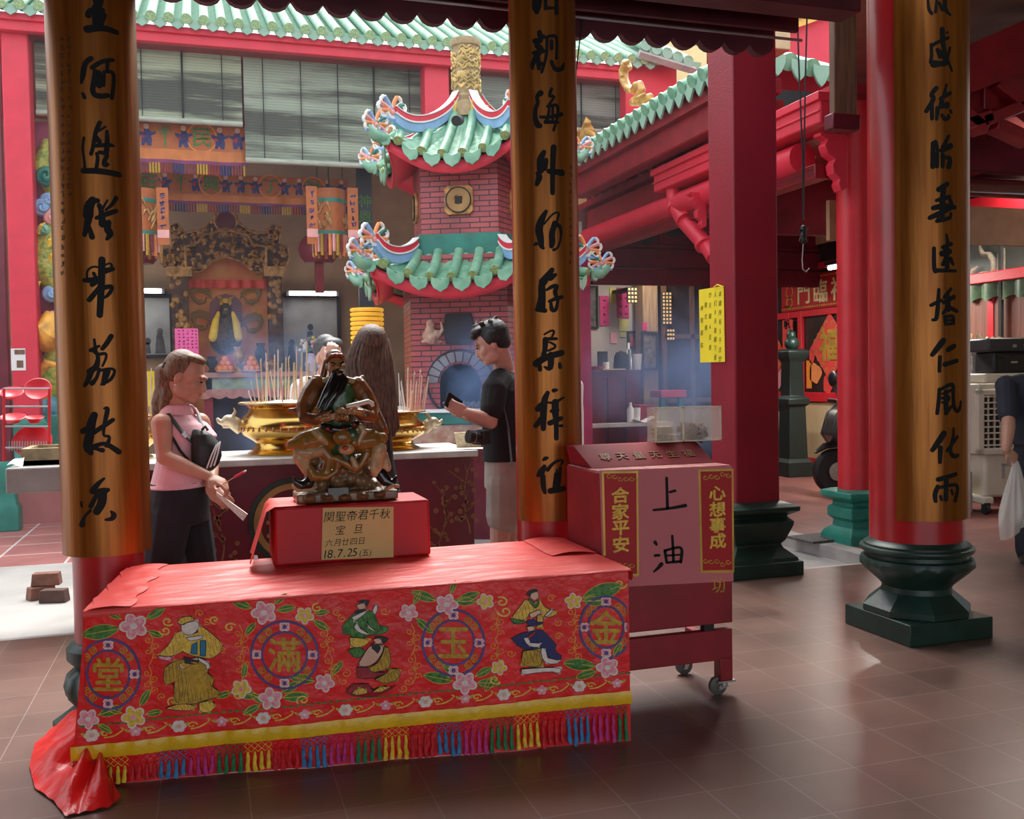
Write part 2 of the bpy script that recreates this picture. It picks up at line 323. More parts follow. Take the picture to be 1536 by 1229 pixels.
CH_M = [(780, 0, ["160,0,80 150,70,80 155,110,40;235,0,30 235,80,30;335,0,30 335,120,35;250,75,30 310,75,20",
 "180,300,40 185,340,45 215,340,40;140,380,45 190,375,40;160,420,50 190,450,50;125,490,30 210,470,40;170,490,50 115,590,40 115,630,25;165,540,40 175,630,35;195,580,25 205,600,30;250,350,25 245,520,25 200,665,25;250,340,22 335,325,30 340,400,22 335,540,25;290,380,30 290,450,30;290,570,30 320,650,35 390,640,40 400,590,20",
 "190,860,50 150,890,30 170,950,30 140,1000,35 140,1100,40 165,1160,50 185,1160,40;290,820,25 260,900,25 330,875,22 265,970,20;250,980,18 275,1000,20 245,1120,30;270,980,25 350,960,28 350,1060,22 310,1200,22;190,1080,25 270,1085,30 380,1055,35;235,1125,35 350,1130,22;300,990,22 300,1120,22"]),
 (780, 200, ["220,175,40 185,240,60 200,300,80 190,340,60;240,250,40 225,320,50;160,370,30 185,400,60 155,470,35;310,130,50 300,300,45 300,550,38;265,350,40 385,365,55",
 "240,720,30 195,800,60 170,890,65 190,960,60 195,1040,45 215,1060,25;150,1020,30 130,1030,15;225,835,8 275,770,8 320,730,8 365,730,8 345,790,8 335,840,10;320,830,45 290,930,50 300,1000,55 290,1040,40;330,840,40 375,860,30 380,960,10 350,1060,12 310,1075,25"]),
 (780, 370, ["295,215,40 255,270,55 210,330,70;280,290,50 325,260,30;200,370,60 205,470,60 190,560,80;160,580,40 230,590,40;245,400,20 300,365,35 350,355,30 320,410,40 330,450,35;270,505,25 330,480,35 385,465,30;285,520,25 290,590,40 335,590,30 350,480,22",
 "225,810,12 290,770,18 320,780,20 295,830,12;225,860,25 260,850,30 335,850,25;235,860,50 230,960,40 215,1000,40;270,880,15 330,910,20 320,935,20 260,960,20;150,1080,60 230,1020,55 385,980,50;285,1000,55 285,1140,50 225,1110,15;180,1105,40 185,1135,35;365,1080,25 370,1110,35"]),
 (780, 560, ["255,180,35 225,240,55 215,350,60 215,510,45;165,330,50 200,300,60;200,420,50 145,485,40;310,160,35 335,155,25;250,270,12 310,275,25 360,250,25 400,222,8;325,270,60 325,370,60 335,450,40 335,600,40;290,350,30 350,340,25;275,460,45 380,415,35;380,485,30",
 "215,800,20 235,785,40 255,780,20;225,860,35 195,920,65 170,940,35;210,950,45 215,1050,45 230,1100,30;255,890,35 285,850,25 340,805,25 405,800,15 380,840,12;330,930,30 320,1060,40;370,870,25 365,960,30 355,1050,25;340,890,15 345,980,20;280,1085,50 400,1065,45"])]
CH_R = [(1370, 0, ["135,0,20 140,90,25 170,125,25;215,0,20 205,110,25;290,0,35 290,90,35 340,140,15;240,30,25 270,90,30",
 "265,270,40 270,400,40 300,520,25 355,655,15;170,420,30 245,380,30 320,350,25;165,410,25 170,520,25 160,570,30;310,300,20;230,470,35 250,520,40;190,590,60 300,590,30;220,460,30 290,500,30 280,600,30;335,440,20 310,560,20",
 "210,815,40 155,880,35 200,900,40 120,1025,35;170,960,30 172,1095,30;305,780,20 275,900,30;250,910,30 335,860,35;260,940,40 250,1000,40 330,940,30 310,990,30;225,1000,40 215,1100,25;260,1060,25 290,1105,35 330,1090,30 320,1060,20;340,1020,25 350,1040,20"]),
 (1370, 190, ["180,150,30 180,370,40;200,145,40 225,200,25 220,370,30;200,250,30 200,330,30;325,85,25 275,190,40;260,220,40 340,180,50;270,260,35 270,370,30;275,290,30 345,280,35 325,370,45",
 "235,580,45 310,530,40;280,560,40 265,700,50 265,860,40;215,680,30 330,650,40;185,750,40 275,730,50 380,745,35;340,680,30 360,740,30;155,840,40 260,790,45 370,740,30;220,870,35 345,845,35 345,800,20;225,800,20 225,860,20"]),
 (1370, 340, ["190,200,30 190,390,30 205,410,40;205,405,35 385,410,25;305,75,20 315,150,30;270,190,30 345,160,35;265,250,50 330,230,50;300,200,50 310,380,40;270,350,30 300,300,40;340,300,40 365,350,20",
 "235,580,25 225,750,35 215,860,35 180,860,25;165,725,30 255,680,30;345,575,25 290,650,35;280,700,30 370,650,40;315,640,40 320,760,50;275,800,25 320,740,40 400,780,30;290,830,30 300,900,30;300,830,25 370,820,30 365,890,35;300,865,20 360,860,20;300,900,25 370,895,25"]),
 (1370, 490, ["275,130,50 230,190,50 175,260,35;245,280,30 240,410,30;320,215,40 375,180,40;290,350,40 400,315,35",
 "240,580,30 235,680,30 220,800,30;250,580,25 370,510,35 365,620,30 370,740,30 400,790,35 430,760,25 435,690,12;270,620,20 340,590,25;300,600,35 300,760,40;270,660,25 330,640,30 320,690,25 265,700,20;300,800,35 345,740,25"]),
 (1370, 600, ["280,310,50 230,390,50 175,465,35;250,440,40 245,575,30;370,265,20 370,350,30 330,470,30 370,530,40 410,510,30;405,340,25 310,470,25",
 "230,735,40 390,685,35;305,730,40 300,920,35;225,800,35 195,870,40 205,935,30;230,810,25 400,770,30 410,830,30 385,930,30;250,890,25 260,920,25;350,830,20 360,870,20"])]
def board(c, R, face, half, zb, chars, label, side=None):
    t = thing('couplet_board', label, 'sign board', (c[0]+sin(face)*R, c[1]-cos(face)*R, zb), 'calligraphy boards on the pillars')
    def fn(s, z, h): a = face+s/R; return V((c[0]+sin(a)*(R+h), c[1]-cos(a)*(R+h), z))
    zT = 4.3 if c[0] > 3 else 3.385; mb = MB(); n = 28; w = half*R
    for hh in (0, -.03):
        pass
    vs = []; fs = []
    for k in range(n+1):
        s = -w+2*w*k/n
        for z, h in ((zb, 0), (zT, 0), (zT, -.028), (zb, -.028)): vs.append(fn(s, z, h))
    for k in range(n):
        for j in range(4): fs.append((k*4+j, k*4+(j+1) % 4, k*4+4+(j+1) % 4, k*4+4+j))
    fs += [(3, 2, 1, 0), (4*n, 4*n+1, 4*n+2, 4*n+3)]
    mb.add(vs, fs).build('board', M['board'], t, smooth=30)
    for x0, y0, cl in chars:
        for txt in cl:
            mb = MB()
            for st in S(txt):
                pts = []
                for x, y, wd in st:
                    p = cyl_hit(x0+x/6.145, y0+y/6.145, c, R); a = math.atan2(p.x-c[0], -(p.y-c[1]))-face
                    pts.append((a*R, p.z, max(wd, 16)/6.145*sc_at(p)*1.12))
                mb.stroke(pts, fn, .0035)
            mb.build('character', M['ink'], t, smooth=0)
    if side:
        mb = MB(); p = None
        for sx, y0, y1 in side:
            y = y0
            while y < y1:
                p = cyl_hit(sx, y, c, R); a = math.atan2(p.x-c[0], -(p.y-c[1]))-face
                scribble(mb, fn, a*R, p.z, .026, 4, .13, .0012); y += 13
        mb.build('small_inscription', M['inkline'], t, smooth=0)
    return t
CL, CM, CR = (-.428, 4.53), (1.597, 4.53), (3.80, 4.50)
def lotus_pillar(c, label):
    x, y = c; t = thing('red_pillar', label, 'pillar', (x, y, 0)); r = .146
    MB().lathe([(r*1.01, .33), (r, .5), (r, 3.62)], (x, y, 0), 40).build('shaft', M['red'], t)
    MB().lathe([(.12, .25), (.165, .28), (.182, .30), (.182, .345), (.165, .365), (.14, .375)], (x, y, 0), 36).build('collar', M['green'], t)
    MB().lathe([(.10, .085), (.15, .10), (.18, .14), (.188, .18), (.175, .23), (.14, .26), (.11, .27)], (x, y, 0), 72, rfn=lambda a, z: 1+.055*abs(cos(6*a))).build('lotus_bulb', M['green'], t, smooth=50)
    MB().lathe([(.245, .0), (.245, .03), (.20, .06), (.15, .095), (.12, .1)], (x, y, 0), 8).build('foot', M['green'], t, smooth=20)
lotus_pillar(CL, 'red round pillar on a dark lotus foot behind the left end of the cloth-covered table')
lotus_pillar(CM, 'red round pillar behind the right end of the cloth-covered table, beside the man in black')
board(CL, .183, radians(-6), radians(86), aty(153, 836, 4.53-.18).z, CH_L, 'curved gold-brown board of black running script left of the pink shirt', [(94, 58, 420), (104, 58, 300)])
board(CM, .183, radians(19), radians(86), aty(820, 783, 4.53-.17).z, CH_M, 'curved gold-brown board with black running script between the man in black and the red cabinet', [(856, 250, 400)])
t = thing('red_pillar', 'thick glossy red pillar on a green square plinth at the right of the open floor', 'pillar', (*CR, 0))
x, y = CR
MB().lathe([(.25, .50), (.25, 4.3)], (x, y, 0), 48).build('shaft', M['red'], t)
def petal(a, z): return 1+.03*abs(sin(9*a)) if .30 < z < .405 else 1
MB().lathe([(.17, .22), (.188, .235), (.184, .265), (.20, .285), (.26, .345), (.297, .385), (.305, .405), (.297, .425), (.272, .432), (.268, .452), (.298, .463), (.306, .477), (.303, .488), (.282, .494), (.282, .505), (.262, .515), (.25, .53)], (x, y, 0), 72, rfn=petal).build('turned_base', M['green'], t, smooth=35)
MB().lathe([(.295, .118), (.295, .155), (.20, .235)], (x, y, 0), 8, a0=radians(22.5), a1=radians(22.5)+2*pi).build('octagon', M['green'], t, smooth=20, bevel=.006)
MB().bx((x-.275, y-.275, 0), (x+.275, y+.275, .118)).build('plinth', M['green'], t, bevel=.006)
board(CR, .277, 0, radians(62), aty(1400, 783, 4.50-.25).z, CH_R, 'curved gold-brown board with black running script in front of the thick pillar at right')
# ---------------------------------------------------------------- square pillar at the courtyard corner
def sqring(mb, c, lv):   # lv: (half width, z) rings
    vs = []; n = len(lv)
    for h, z in lv: vs += [(c[0]-h, c[1]-h, z), (c[0]+h, c[1]-h, z), (c[0]+h, c[1]+h, z), (c[0]-h, c[1]+h, z)]
    fs = [(i*4+k, i*4+(k+1) % 4, i*4+4+(k+1) % 4, i*4+4+k) for i in range(n-1) for k in range(4)]+[(3, 2, 1, 0), tuple(n*4-4+k for k in range(4))]
    return mb.add(vs, fs)
QC = (3.80, 6.32)
t = thing('square_pillar', 'tall square red pillar on a dark moulded base behind the red cabinet', 'pillar', (*QC, 0))
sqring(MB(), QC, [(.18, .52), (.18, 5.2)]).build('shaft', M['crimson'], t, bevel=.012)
sqring(MB(), QC, [(.28, .10), (.27, .13), (.20, .19), (.185, .22), (.21, .25), (.25, .36), (.255, .39), (.225, .42), (.215, .43), (.26, .455), (.285, .47), (.285, .50), (.25, .515), (.19, .535)]).build('moulded_base', M['green'], t, bevel=.008, smooth=25)
MB().bx((QC[0]-.3, QC[1]-.3, 0), (QC[0]+.3, QC[1]+.3, .105)).build('plinth', M['green'], t, bevel=.008)
def blob(mb, name, m, parent, voxel=.006, smooth=4, **k):
    o = mb.build(name, m, parent, smooth=0, **k)
    r = o.modifiers.new('fuse', 'REMESH'); r.mode = 'VOXEL'; r.voxel_size = voxel; r.use_smooth_shade = True
    if smooth: s = o.modifiers.new('soft', 'SMOOTH'); s.iterations = smooth; s.factor = .5
    return o
# ---------------------------------------------------------------- embroidered tablecloth
A0 = fl(115, 1180); B0 = fl(946, 1112); UX = (B0-A0).normalized(); SN = V((UX.y, -UX.x, 0)); SL = (B0-A0).length
M['satin'] = mat('red satin', (.80, .012, .012), .34, var=.12, vs=5, bump=.85, bs=17)
M['topcloth'] = mat('matt red cloth', (.86, .085, .075), .45, var=.06, bump=.6, bs=16, stretch=(.5, 2.2, 1))
M['band'] = mat('gold satin band', (.82, .47, .015), .3, var=.08, vs=12, bump=.4, bs=25)
M['thread_gold'] = mat('dull gold thread', (.52, .29, .02), .55, var=.25, vs=60)
M['thread_orange'] = mat('orange thread', (.80, .26, .03), .5, var=.2, vs=80)
M['thread_yellow'] = mat('yellow thread', (.78, .50, .06), .5, var=.2, vs=80)
M['thread_blue'] = mat('violet blue thread', (.10, .06, .22), .55)
M['thread_green'] = mat('green thread', (.06, .20, .03), .5, var=.5, vs=60)
M['thread_pink'] = mat('pink thread', (.80, .16, .26), .5, var=.35, vs=70, c2=(.85, .50, .50))
M['thread_white'] = mat('off white thread', (.78, .66, .60), .5, var=.12, vs=60)
M['thread_skin'] = mat('flesh thread', (.75, .42, .30), .55); M['thread_navy'] = mat('navy thread', (.02, .02, .14), .5)
M['thread_dkred'] = mat('crimson thread', (.38, .01, .02), .5); M['thread_teal'] = mat('blue thread', (.02, .18, .32), .5)
M['thread_black'] = mat('black thread', (.012, .01, .01), .5)
EM = [M['thread_'+k] for k in 'gold orange yellow blue green pink white skin navy dkred teal black'.split()]
EI = {k: i for i, k in enumerate('gold orange yellow blue green pink white skin navy dkred teal black'.split())}
def wav(u, v): return .006*sin(u*9+.6*sin(v*6))*(1-v*.9)+.003*sin(u*31+v*9)*(.9-v)
def sfn(u, v, h): return A0+UX*u+V((0, 0, v))+SN*(wav(u, v)+h)
def pl(px, py):
    d = _w(px, py); t = (A0-V((0, 0, CH))).dot(SN)/d.dot(SN); q = V((0, 0, CH))+d*t; return (q-A0).dot(UX), q.z
PXM = .00262
tc = thing('tablecloth', 'embroidered red satin tablecloth with a gold band and coloured tassels over the long table', 'tablecloth', ((A0+B0)/2).to_tuple())
mb = MB(); mb.grid(lambda i, j: sfn((-.02+.07*j)*(1-i)+SL*i, .002+j*(.640+.055*i), 0), 150, 16)
pr0 = sfn(SL, .02, 0)
mb.grid(lambda i, j: V((SL*UX.x, SL*UX.y, 0))+A0+V((.06*i+.01*sin(i*14), .62*i, 0))*1.0+V((0, 0, .002+j*.69))+SN*wav(SL, j*.6)*(1-i), 14, 10)
mb.build('skirt', M['satin'], tc, smooth=60)
TFL, TFR = sfn(.045, .652, .012), sfn(SL+.005, .704, .012); TBR = V((1.605, 4.32, .70)); TBL = V((-.345, 4.36, .702))
def topfn(i, j):
    p = (TFL*(1-i)+TFR*i)*(1-j)+(TBL*(1-i)+TBR*i)*j
    w = .007*noise.noise((p.x*3.2, p.y*11, 1))+.004*noise.noise((p.x*8, p.y*26, 7)); e = min(1, min(i, 1-i, j, 1-j)*14+.25)
    return p+V((0, 0, w*e))
mb = MB(); mb.grid(topfn, 130, 60)
mb.grid(lambda i, j: topfn(i, 0)+V((0, 0, -j*(.012+.007*noise.noise((i*7, 3, 1))+.012*(i < .12))))+SN*(.008*sin(pi*j)+.004*j), 130, 4)
mb.grid(lambda i, j: topfn(1, i)+V((.012*sin(pi*j/1.2), 0, -j*.05)), 30, 3)
mb.grid(lambda i, j: topfn(0, i)+V((-.006*j*sin(i*9), 0, -j*.10)), 30, 6)
# folded strip along the left end and a raised fold by the pillar
mb.grid(lambda i, j: topfn(.005+.075*i+.006*sin(j*20), j)+V((0, 0, .004+.012*sin(pi*i)*(.5+.5*noise.noise((i*3, j*9, 2))))), 8, 40)
mb.grid(lambda i, j: topfn(.90+.10*i, .55*j+.45)+V((0, 0, .004+.010*sin(pi*i))), 8, 20)
mb.build('top_cloth', M['topcloth'], tc, smooth=70)
# heap of satin at the left foot
ht = [(90, 1085), (52, 1120), (44, 1152), (52, 1185), (80, 1205), (98, 1228), (128, 1222), (165, 1214), (182, 1200)]
def heap(i, j):
    k = i*(len(ht)-1); a = min(int(k), len(ht)-2); t = k-a; q = fl(*ht[a])*(1-t)+fl(*ht[a+1])*t
    up = V((-.42, 4.15, .16))*(1-i)+sfn(.10*i, .20-.1*i, .012)*i
    p = up*(1-j)+q*j; s = sin(pi*j); p.z = max(.004, up.z*(1-j)**1.2+.006)+.02*s*(1+sin(i*23+j*2))+.035*s*noise.noise((i*7, j*3, 3))+.006*abs(sin(i*40))*j
    o = (q-up); o.z = 0; o = o.normalized() if o.length else o
    return p+o*(.02*s*sin(i*23+.8))
mb = MB(); mb.grid(heap, 90, 24); mb.build('satin_heap', M['satin'], tc, smooth=80)
# gold band
def bandv(u): return .098+.027*u
mb = MB(); mb.grid(lambda i, j: sfn(-.015+i*(SL+.02), bandv(i*SL)+j*.052, .004+.004*sin(pi*j)+.002*sin(i*190)), 220, 5)
mb.build('gold_band', M['band'], tc, smooth=70)
# motifs
class Emb:
    def __init__(s): s.mb = MB(); s.f = s.fn
    def fn(s, x, y, h): u, v = pl(x, y); return sfn(u, v, h)
    def poly(s, c, P, h=.0035, line=1.1):
        s.mb.m = EI[c]; A = V((sum(p[0] for p in P)/len(P), sum(p[1] for p in P)/len(P)))
        vs = [s.fn(x, y, h) for x, y in P]+[s.fn(x, y, 0) for x, y in P]; n = len(P)
        s.mb.add(vs, [tuple(range(n))]+[(i, n+i, n+(i+1) % n, (i+1) % n) for i in range(n)])
        if line and c in ('gold', 'yellow', 'green', 'navy', 'dkred'):
            xs = [p[0] for p in P]; ys = [p[1] for p in P]; w = max(xs)-min(xs); nf = int(w/4.5); s.mb.m = EI['dkred' if c in ('yellow',) else 'black']
            for q_ in range(1, nf):
                run = []
                for r_ in range(15):
                    y = min(ys)+(max(ys)-min(ys))*r_/14; p = (min(xs)+w*q_/nf+1.6*sin(r_*.7+q_*1.3)+(q_-nf/2)*.25*(r_-7)/7, y)
                    if inside((p[0]-1.2, p[1]), P) and inside((p[0]+1.2, p[1]), P): run.append(p)
                    else:
                        if len(run) > 2: s.mb.stroke([(a, b, .55) for a, b in run], s.fn, h+.0006, 0)
                        run = []
                if len(run) > 2: s.mb.stroke([(a, b, .55) for a, b in run], s.fn, h+.0006, 0)
        if line: s.mb.m = EI['black']; s.mb.stroke([(x, y, line) for x, y in P+[P[0]]], s.fn, h+.0012, 1)
    def disc(s, c, x, y, rx, ry, h=.0035, a=0, n=12): s.poly(c, [(x+cos(a)*rx*cos(2*pi*k/n)-sin(a)*ry*sin(2*pi*k/n), y+sin(a)*rx*cos(2*pi*k/n)+cos(a)*ry*sin(2*pi*k/n)) for k in range(n)], h, 0)
    def line(s, c, pts, w, h=.003): s.mb.m = EI[c]; s.mb.stroke([(x, y, w) for x, y in pts], s.fn, h, 2)
    def ring(s, c, x, y, rx, ry, w, h=.004, n=44):
        s.mb.m = EI[c]; vs = []
        for k in range(n): a = 2*pi*k/n; vs += [s.fn(x+cos(a)*(rx+d*w/2), y+sin(a)*(ry+d*w/2), hh) for d, hh in ((-1, 0), (-1, h), (1, h), (1, 0))]
        s.mb.add(vs, [(k*4+j, k*4+j+1, (k+1) % n*4+j+1, (k+1) % n*4+j) for k in range(n) for j in range(3)])
    def build(s, name): return s.mb.build(name, EM, tc, smooth=0)
def leafp(e, x, y, a, l, w=None, k1=1.):
    w = w or l*.36; p = []
    for k in range(9): t = k/8; p.append((t*l, -w/2*sin(pi*t)**.8 if 0 < t < 1 else 0))
    for k in range(7, 0, -1): t = k/8; p.append((t*l, w/2*sin(pi*t)**.8))
    P = [(x+cos(a)*q-sin(a)*r, y+sin(a)*q+cos(a)*r) for q, r in p]
    e.poly('green', P, .003, 0); e.mb.m = EI['yellow']; e.mb.stroke([(x, y, .9*k1), (x+cos(a)*l*.95, y+sin(a)*l*.95, .6*k1)], e.fn, .004, 1)
    e.mb.stroke([(q[0], q[1], .7*k1) for q in P], e.fn, .0036, 1)
def flower(x, y, r, c='pink', name='embroidered_flower', leaves=()):
    e = Emb()
    for a, d, l in leaves: leafp(e, x+cos(a)*r*d, y+sin(a)*r*d, a, l)
    o = random.random()
    for k in range(5):
        a = o+2*pi*k/5; e.disc('white', x+cos(a)*r*.58, y+sin(a)*r*.5, r*.48, r*.40, .0042, a); e.disc(c, x+cos(a)*r*.52, y+sin(a)*r*.45, r*.40, r*.30, .005, a)
    e.disc('pink' if c != 'pink' else 'white', x, y, r*.27, r*.22, .0062)
    return e.build(name)
def spiral(e, c, x, y, r, w, turns=1.4, d=1, a0=0, ry=.8):
    n = int(14*turns); e.line(c, [(x+cos(a0+d*2*pi*turns*k/n)*r*(1-.8*k/n), y+sin(a0+d*2*pi*turns*k/n)*r*ry*(1-.8*k/n)) for k in range(n+1)], w)
for (x, y, rx, ry, ch, clip) in ((163, 1011, 47, 52, '堂', (128, 999)), (427, 982, 50, 50, '滿', None), (680, 964, 46, 49, '玉', None), (909, 941, 39, 46, '金', (0, 940))):
    e = Emb()
    if clip: e.fn = (lambda cl: lambda X, Y, h: sfn(*(lambda uv: (min(max(uv[0], -.005), SL-.004), uv[1]))(pl(min(max(X, cl[0]), cl[1]), Y)), h))(clip)
    for q, w in ((1, 3.6), (.68, 3.2)): e.ring('blue', x, y, rx*q, ry*q, w)
    for k in range(4):
        a = k*pi/2; X = x+cos(a)*rx*.84; Y = y+sin(a)*ry*.84
        if clip and not clip[0]-3 < X < clip[1]+3: continue
        for j in range(4): b = j*pi/2+.78; e.disc('white', X+cos(b)*4.5, Y+sin(b)*4, 4.4, 3.8, .004); e.disc('pink', X+cos(b)*4, Y+sin(b)*3.6, 3.2, 2.6, .0045)
        e.disc('blue', X, Y, 3.2, 3.4, .0055)
    for k in range(4):
        a0 = k*pi/2+pi/4
        for sgn in (-1, 1):
            X = x+cos(a0+sgn*.17)*rx*.84; Y = y+sin(a0+sgn*.17)*ry*.84
            if clip and not clip[0] < X < clip[1]: continue
            ca, sa = cos(a0+pi/2), sin(a0+pi/2)
            Q = lambda s, t: (X+ca*s-sa*t, Y+sa*s+ca*t)
            e.line('gold', [Q(-5, -5), Q(5, -5), Q(5, 5), Q(-5, 5), Q(-5, -2), Q(2, -2), Q(2, 2), Q(-1, 2)], 1.5)
    e.mb.m = EI['gold']; text_mb(e.mb, ch, lambda a, b, h: e.fn(x+a, y-b, .003+h*.00001), 54, bold=.02, ext=.02, sx=.95)
    e.build('medallion')
L3 = lambda *a: [(radians(q), 1.0, l) for q, l in a]
for x, y, r, c, lv in ((201, 939, 21, 'pink', L3((-150, 30), (170, 60), (-30, 34), (20, 26))), (396, 919, 19, 'pink', L3((200, 34), (-10, 30), (130, 26), (-40, 26))), (406, 1048, 18, 'pink', L3((190, 40), (-30, 34), (-5, 40), (150, 30))),
 (133, 1078, 16, 'pink', L3((-20, 40), (30, 26))), (487, 1024, 15, 'pink', L3((-50, 28), (190, 40))), (613, 919, 14, 'pink', L3((-60, 22), (40, 34))), (670, 907, 17, 'pink', L3((200, 40), (-20, 36), (-70, 22))),
 (697, 1024, 18, 'pink', L3((190, 46), (-30, 30), (220, 26), (0, 36))), (911, 1001, 17, 'pink', L3((185, 50), (-60, 26), (160, 34))), (201, 1075, 18, 'yellow', L3((-60, 30), (200, 26), (-10, 26))), (457, 923, 14, 'yellow', L3((30, 30), (-10, 24))),
 (728, 902, 13, 'yellow', L3((180, 36),)), (748, 1001, 12, 'yellow', L3((120, 30),)), (860, 902, 13, 'yellow', L3((-18, 66), (0, 40))), (362, 1033, 15, 'yellow', L3((-80, 24), (30, 30), (160, 26)))):
    flower(x, y, r, c, 'embroidered_flower', lv)
e = Emb()
for x, y in ((228, 972), (226, 1022), (362, 962), (364, 1000), (490, 962), (497, 1003), (620, 960), (622, 1002), (745, 936), (745, 980), (862, 930), (862, 972)):
    for dx, dy, r, d in ((-5, -12, 6, 1), (5, -4, 6.5, -1), (-6, 5, 6.5, 1), (5, 13, 6, -1), (0, 0, 4, 1)): spiral(e, 'orange', x+dx, y+dy, r, 1.4, 1.15, d, dy)
    e.line('orange', [(x-3, y-24), (x+3, y-12), (x-2, y-2), (x+4, y+10), (x-3, y+24)], 1.5)
e.build('gold_knotwork')
e = Emb()
for x, y, r, d in ((252, 932, 9, 1), (248, 946, 9, -1), (322, 930, 8, 1), (345, 942, 9, -1), (357, 1042, 11, 1), (368, 1028, 9, -1), (455, 1050, 10, 1), (476, 912, 9, -1), (752, 903, 10, 1), (757, 917, 11, -1), (742, 1019, 9, 1), (930, 876, 10, 1), (260, 1052, 9, 1)): spiral(e, 'yellow', x, y, r, 2.3, 1.1, d, x)
for x, y, r, d in ((505, 918, 7, 1), (513, 928, 7, -1), (577, 917, 8, 1), (519, 1010, 8, 1), (515, 1022, 7, -1), (612, 1023, 8, 1), (605, 1033, 7, -1), (300, 920, 7, 1), (310, 932, 7, -1), (335, 975, 6, 1), (836, 935, 7, 1), (838, 955, 7, -1), (766, 980, 7, 1), (827, 898, 7, -1), (243, 1045, 7, 1)): spiral(e, 'orange', x, y, r, 1.6, 1.2, d, y)
e.build('gold_scrolls')
def P_(t): return [tuple(int(v) for v in p.split(',')) for p in t.split()]
FIG = [(120, 860, 5.587, "yellow:860,480 800,500 740,610 655,680 700,700 800,690 860,650 920,690 1000,705 1090,720 1150,690 1195,640 1195,590 1120,520 1060,470 1000,430 990,500 900,520|pink:650,690 790,695 760,735 680,725|white:850,430 990,385 1005,460 930,530 850,500|yellow:820,415 835,375 900,358 950,365 960,400 900,405 870,440|white:890,540 1030,515 1040,545 920,575|teal:940,600 985,570 985,685 925,675|teal:1010,565 1060,560 1055,700 1005,695|gold:715,790 800,720 1000,725 1100,770 1060,840 1135,880 1100,950 1175,990 1160,1040 1060,1060 960,1100 780,1095 800,900 720,940 700,880|skin:830,760 880,730 990,700 1000,725 900,790 850,810|white:985,700 1080,740 1095,790 1060,820 1060,770 1000,740|black:870,700 1000,735 990,765 880,755|yellow:720,1130 850,1080 985,1110 960,1150 800,1145|yellow:1000,1085 1100,1060 1145,1110 1090,1170 1000,1165"),
 (480, 870, 6.825, "green:350,340 270,420 225,480 235,555 300,560 380,605 480,585 520,560 600,565 695,530 705,480 600,470 580,400 550,330 480,300 430,350|white:535,320 570,235 590,260 585,330 560,360|skin:372,255 460,225 470,290 400,315|black:385,225 430,200 510,212 480,280 460,230|black:350,325 400,300 470,295 400,345|white:328,380 380,350 495,300 470,340 345,430|white:348,480 380,425 410,500 505,550 480,565 380,530|white:480,425 510,480 580,525 560,530 490,490|yellow:305,585 525,600 480,660 420,690 310,690|green:290,720 340,690 420,690 465,730 400,805 330,780|skin:400,840 450,760 500,680 560,650 655,670 640,740 580,835 500,885 400,885|skin:545,605 630,580 640,650 570,655|black:530,650 600,660 625,690 590,755 560,715 530,700|black:560,582 640,575 705,600 645,665 630,600|gold:660,680 705,690 730,850 700,905 600,935 520,945 500,895 590,850 645,750|dkred:385,890 500,890 520,945 695,940 600,985 500,1012 380,1005|gold:560,1015 690,950 705,900 835,910 800,1025 660,1062|dkred:270,1130 330,1060 500,1060 530,1140 775,1080 700,1130 540,1200 320,1180|yellow:320,1150 400,1090 480,1110 490,1165 400,1185|yellow:540,1140 620,1080 715,1092 640,1135 560,1175"),
 (740, 860, 6.145, "yellow:290,240 380,270 430,235 460,300 500,330 595,350 585,385 470,420 440,360 330,360 300,440 155,420 210,350|skin:340,180 410,160 422,220 380,255 335,225|black:302,195 330,155 400,142 410,168 345,178 335,218|green:328,228 390,290 425,238 412,305 380,325 318,250|green:155,415 280,430 295,460 180,468|skin:330,370 430,325 442,370 340,420|white:470,390 540,318 552,350 490,402|yellow:400,380 455,380 458,512 400,500|navy:165,600 250,550 320,540 380,515 460,528 530,600 582,660 560,720 632,760 620,805 520,782 470,700 380,690 300,705 220,670|navy:298,440 370,415 400,450 455,442 455,462 380,485 308,472|skin:303,490 370,478 382,522 320,535|white:275,590 320,585 335,640 442,638 420,682 330,672 290,632|dkred:318,570 392,518 382,552 330,605|gold:270,712 440,690 462,865 245,852|white:440,680 480,690 492,780 615,800 590,832 480,832 430,750|white:255,880 400,868 632,860 612,925 540,900 380,912 255,935")]
for X, Y, k, t in FIG:
    e = Emb()
    for i, it in enumerate(t.split('|')):
        c, p = it.split(':'); e.poly(c, [(X+a/k, Y+b/k) for a, b in P_(p)], .0028+.0006*i, .8)
    e.build('embroidered_figure')
e = Emb(); e.fn = lambda u, v, h: sfn(u, v+.027*u, h)
for k in range(84): e.mb.m = EI['green']; e.mb.stroke([(.02+k*.025, .222, .006), (.036+k*.025, .222, .006)], e.fn, .003, 1)
for k in range(14):
    u = .06+k*.1535; w = .186
    if k % 2 == 0:
        for j in range(6): a = j*pi/3; e.disc('white', u+cos(a)*.016, w+sin(a)*.014, .012, .010, .004)
        e.disc('skin', u, w, .010, .009, .005)
    else:
        for j in range(5): a = j*2*pi/5+.3; e.disc('pink', u+cos(a)*.013, w+sin(a)*.012, .009, .008, .004)
        e.disc('white', u, w, .006, .006, .005)
    leafp(e, u+.018, w, .5, .022, None, .0025); leafp(e, u-.018, w, pi-.5, .022, None, .0025)
    if k == 13: break
    e.mb.m = EI['yellow']; U = u+.0768
    e.mb.stroke([(U-.03+.018*cos(a)*(1-a/9), w+.012*sin(a)*(1-a/9), .0045) for a in [x*.55 for x in range(12)]], e.fn, .003, 1)
    e.mb.stroke([(U-.034, w-.014, .0045), (U, w-.012, .0055), (U+.03, w+.006, .0045), (U+.036, w+.014, .004), (U+.026, w+.018, .004)], e.fn, .003, 1)
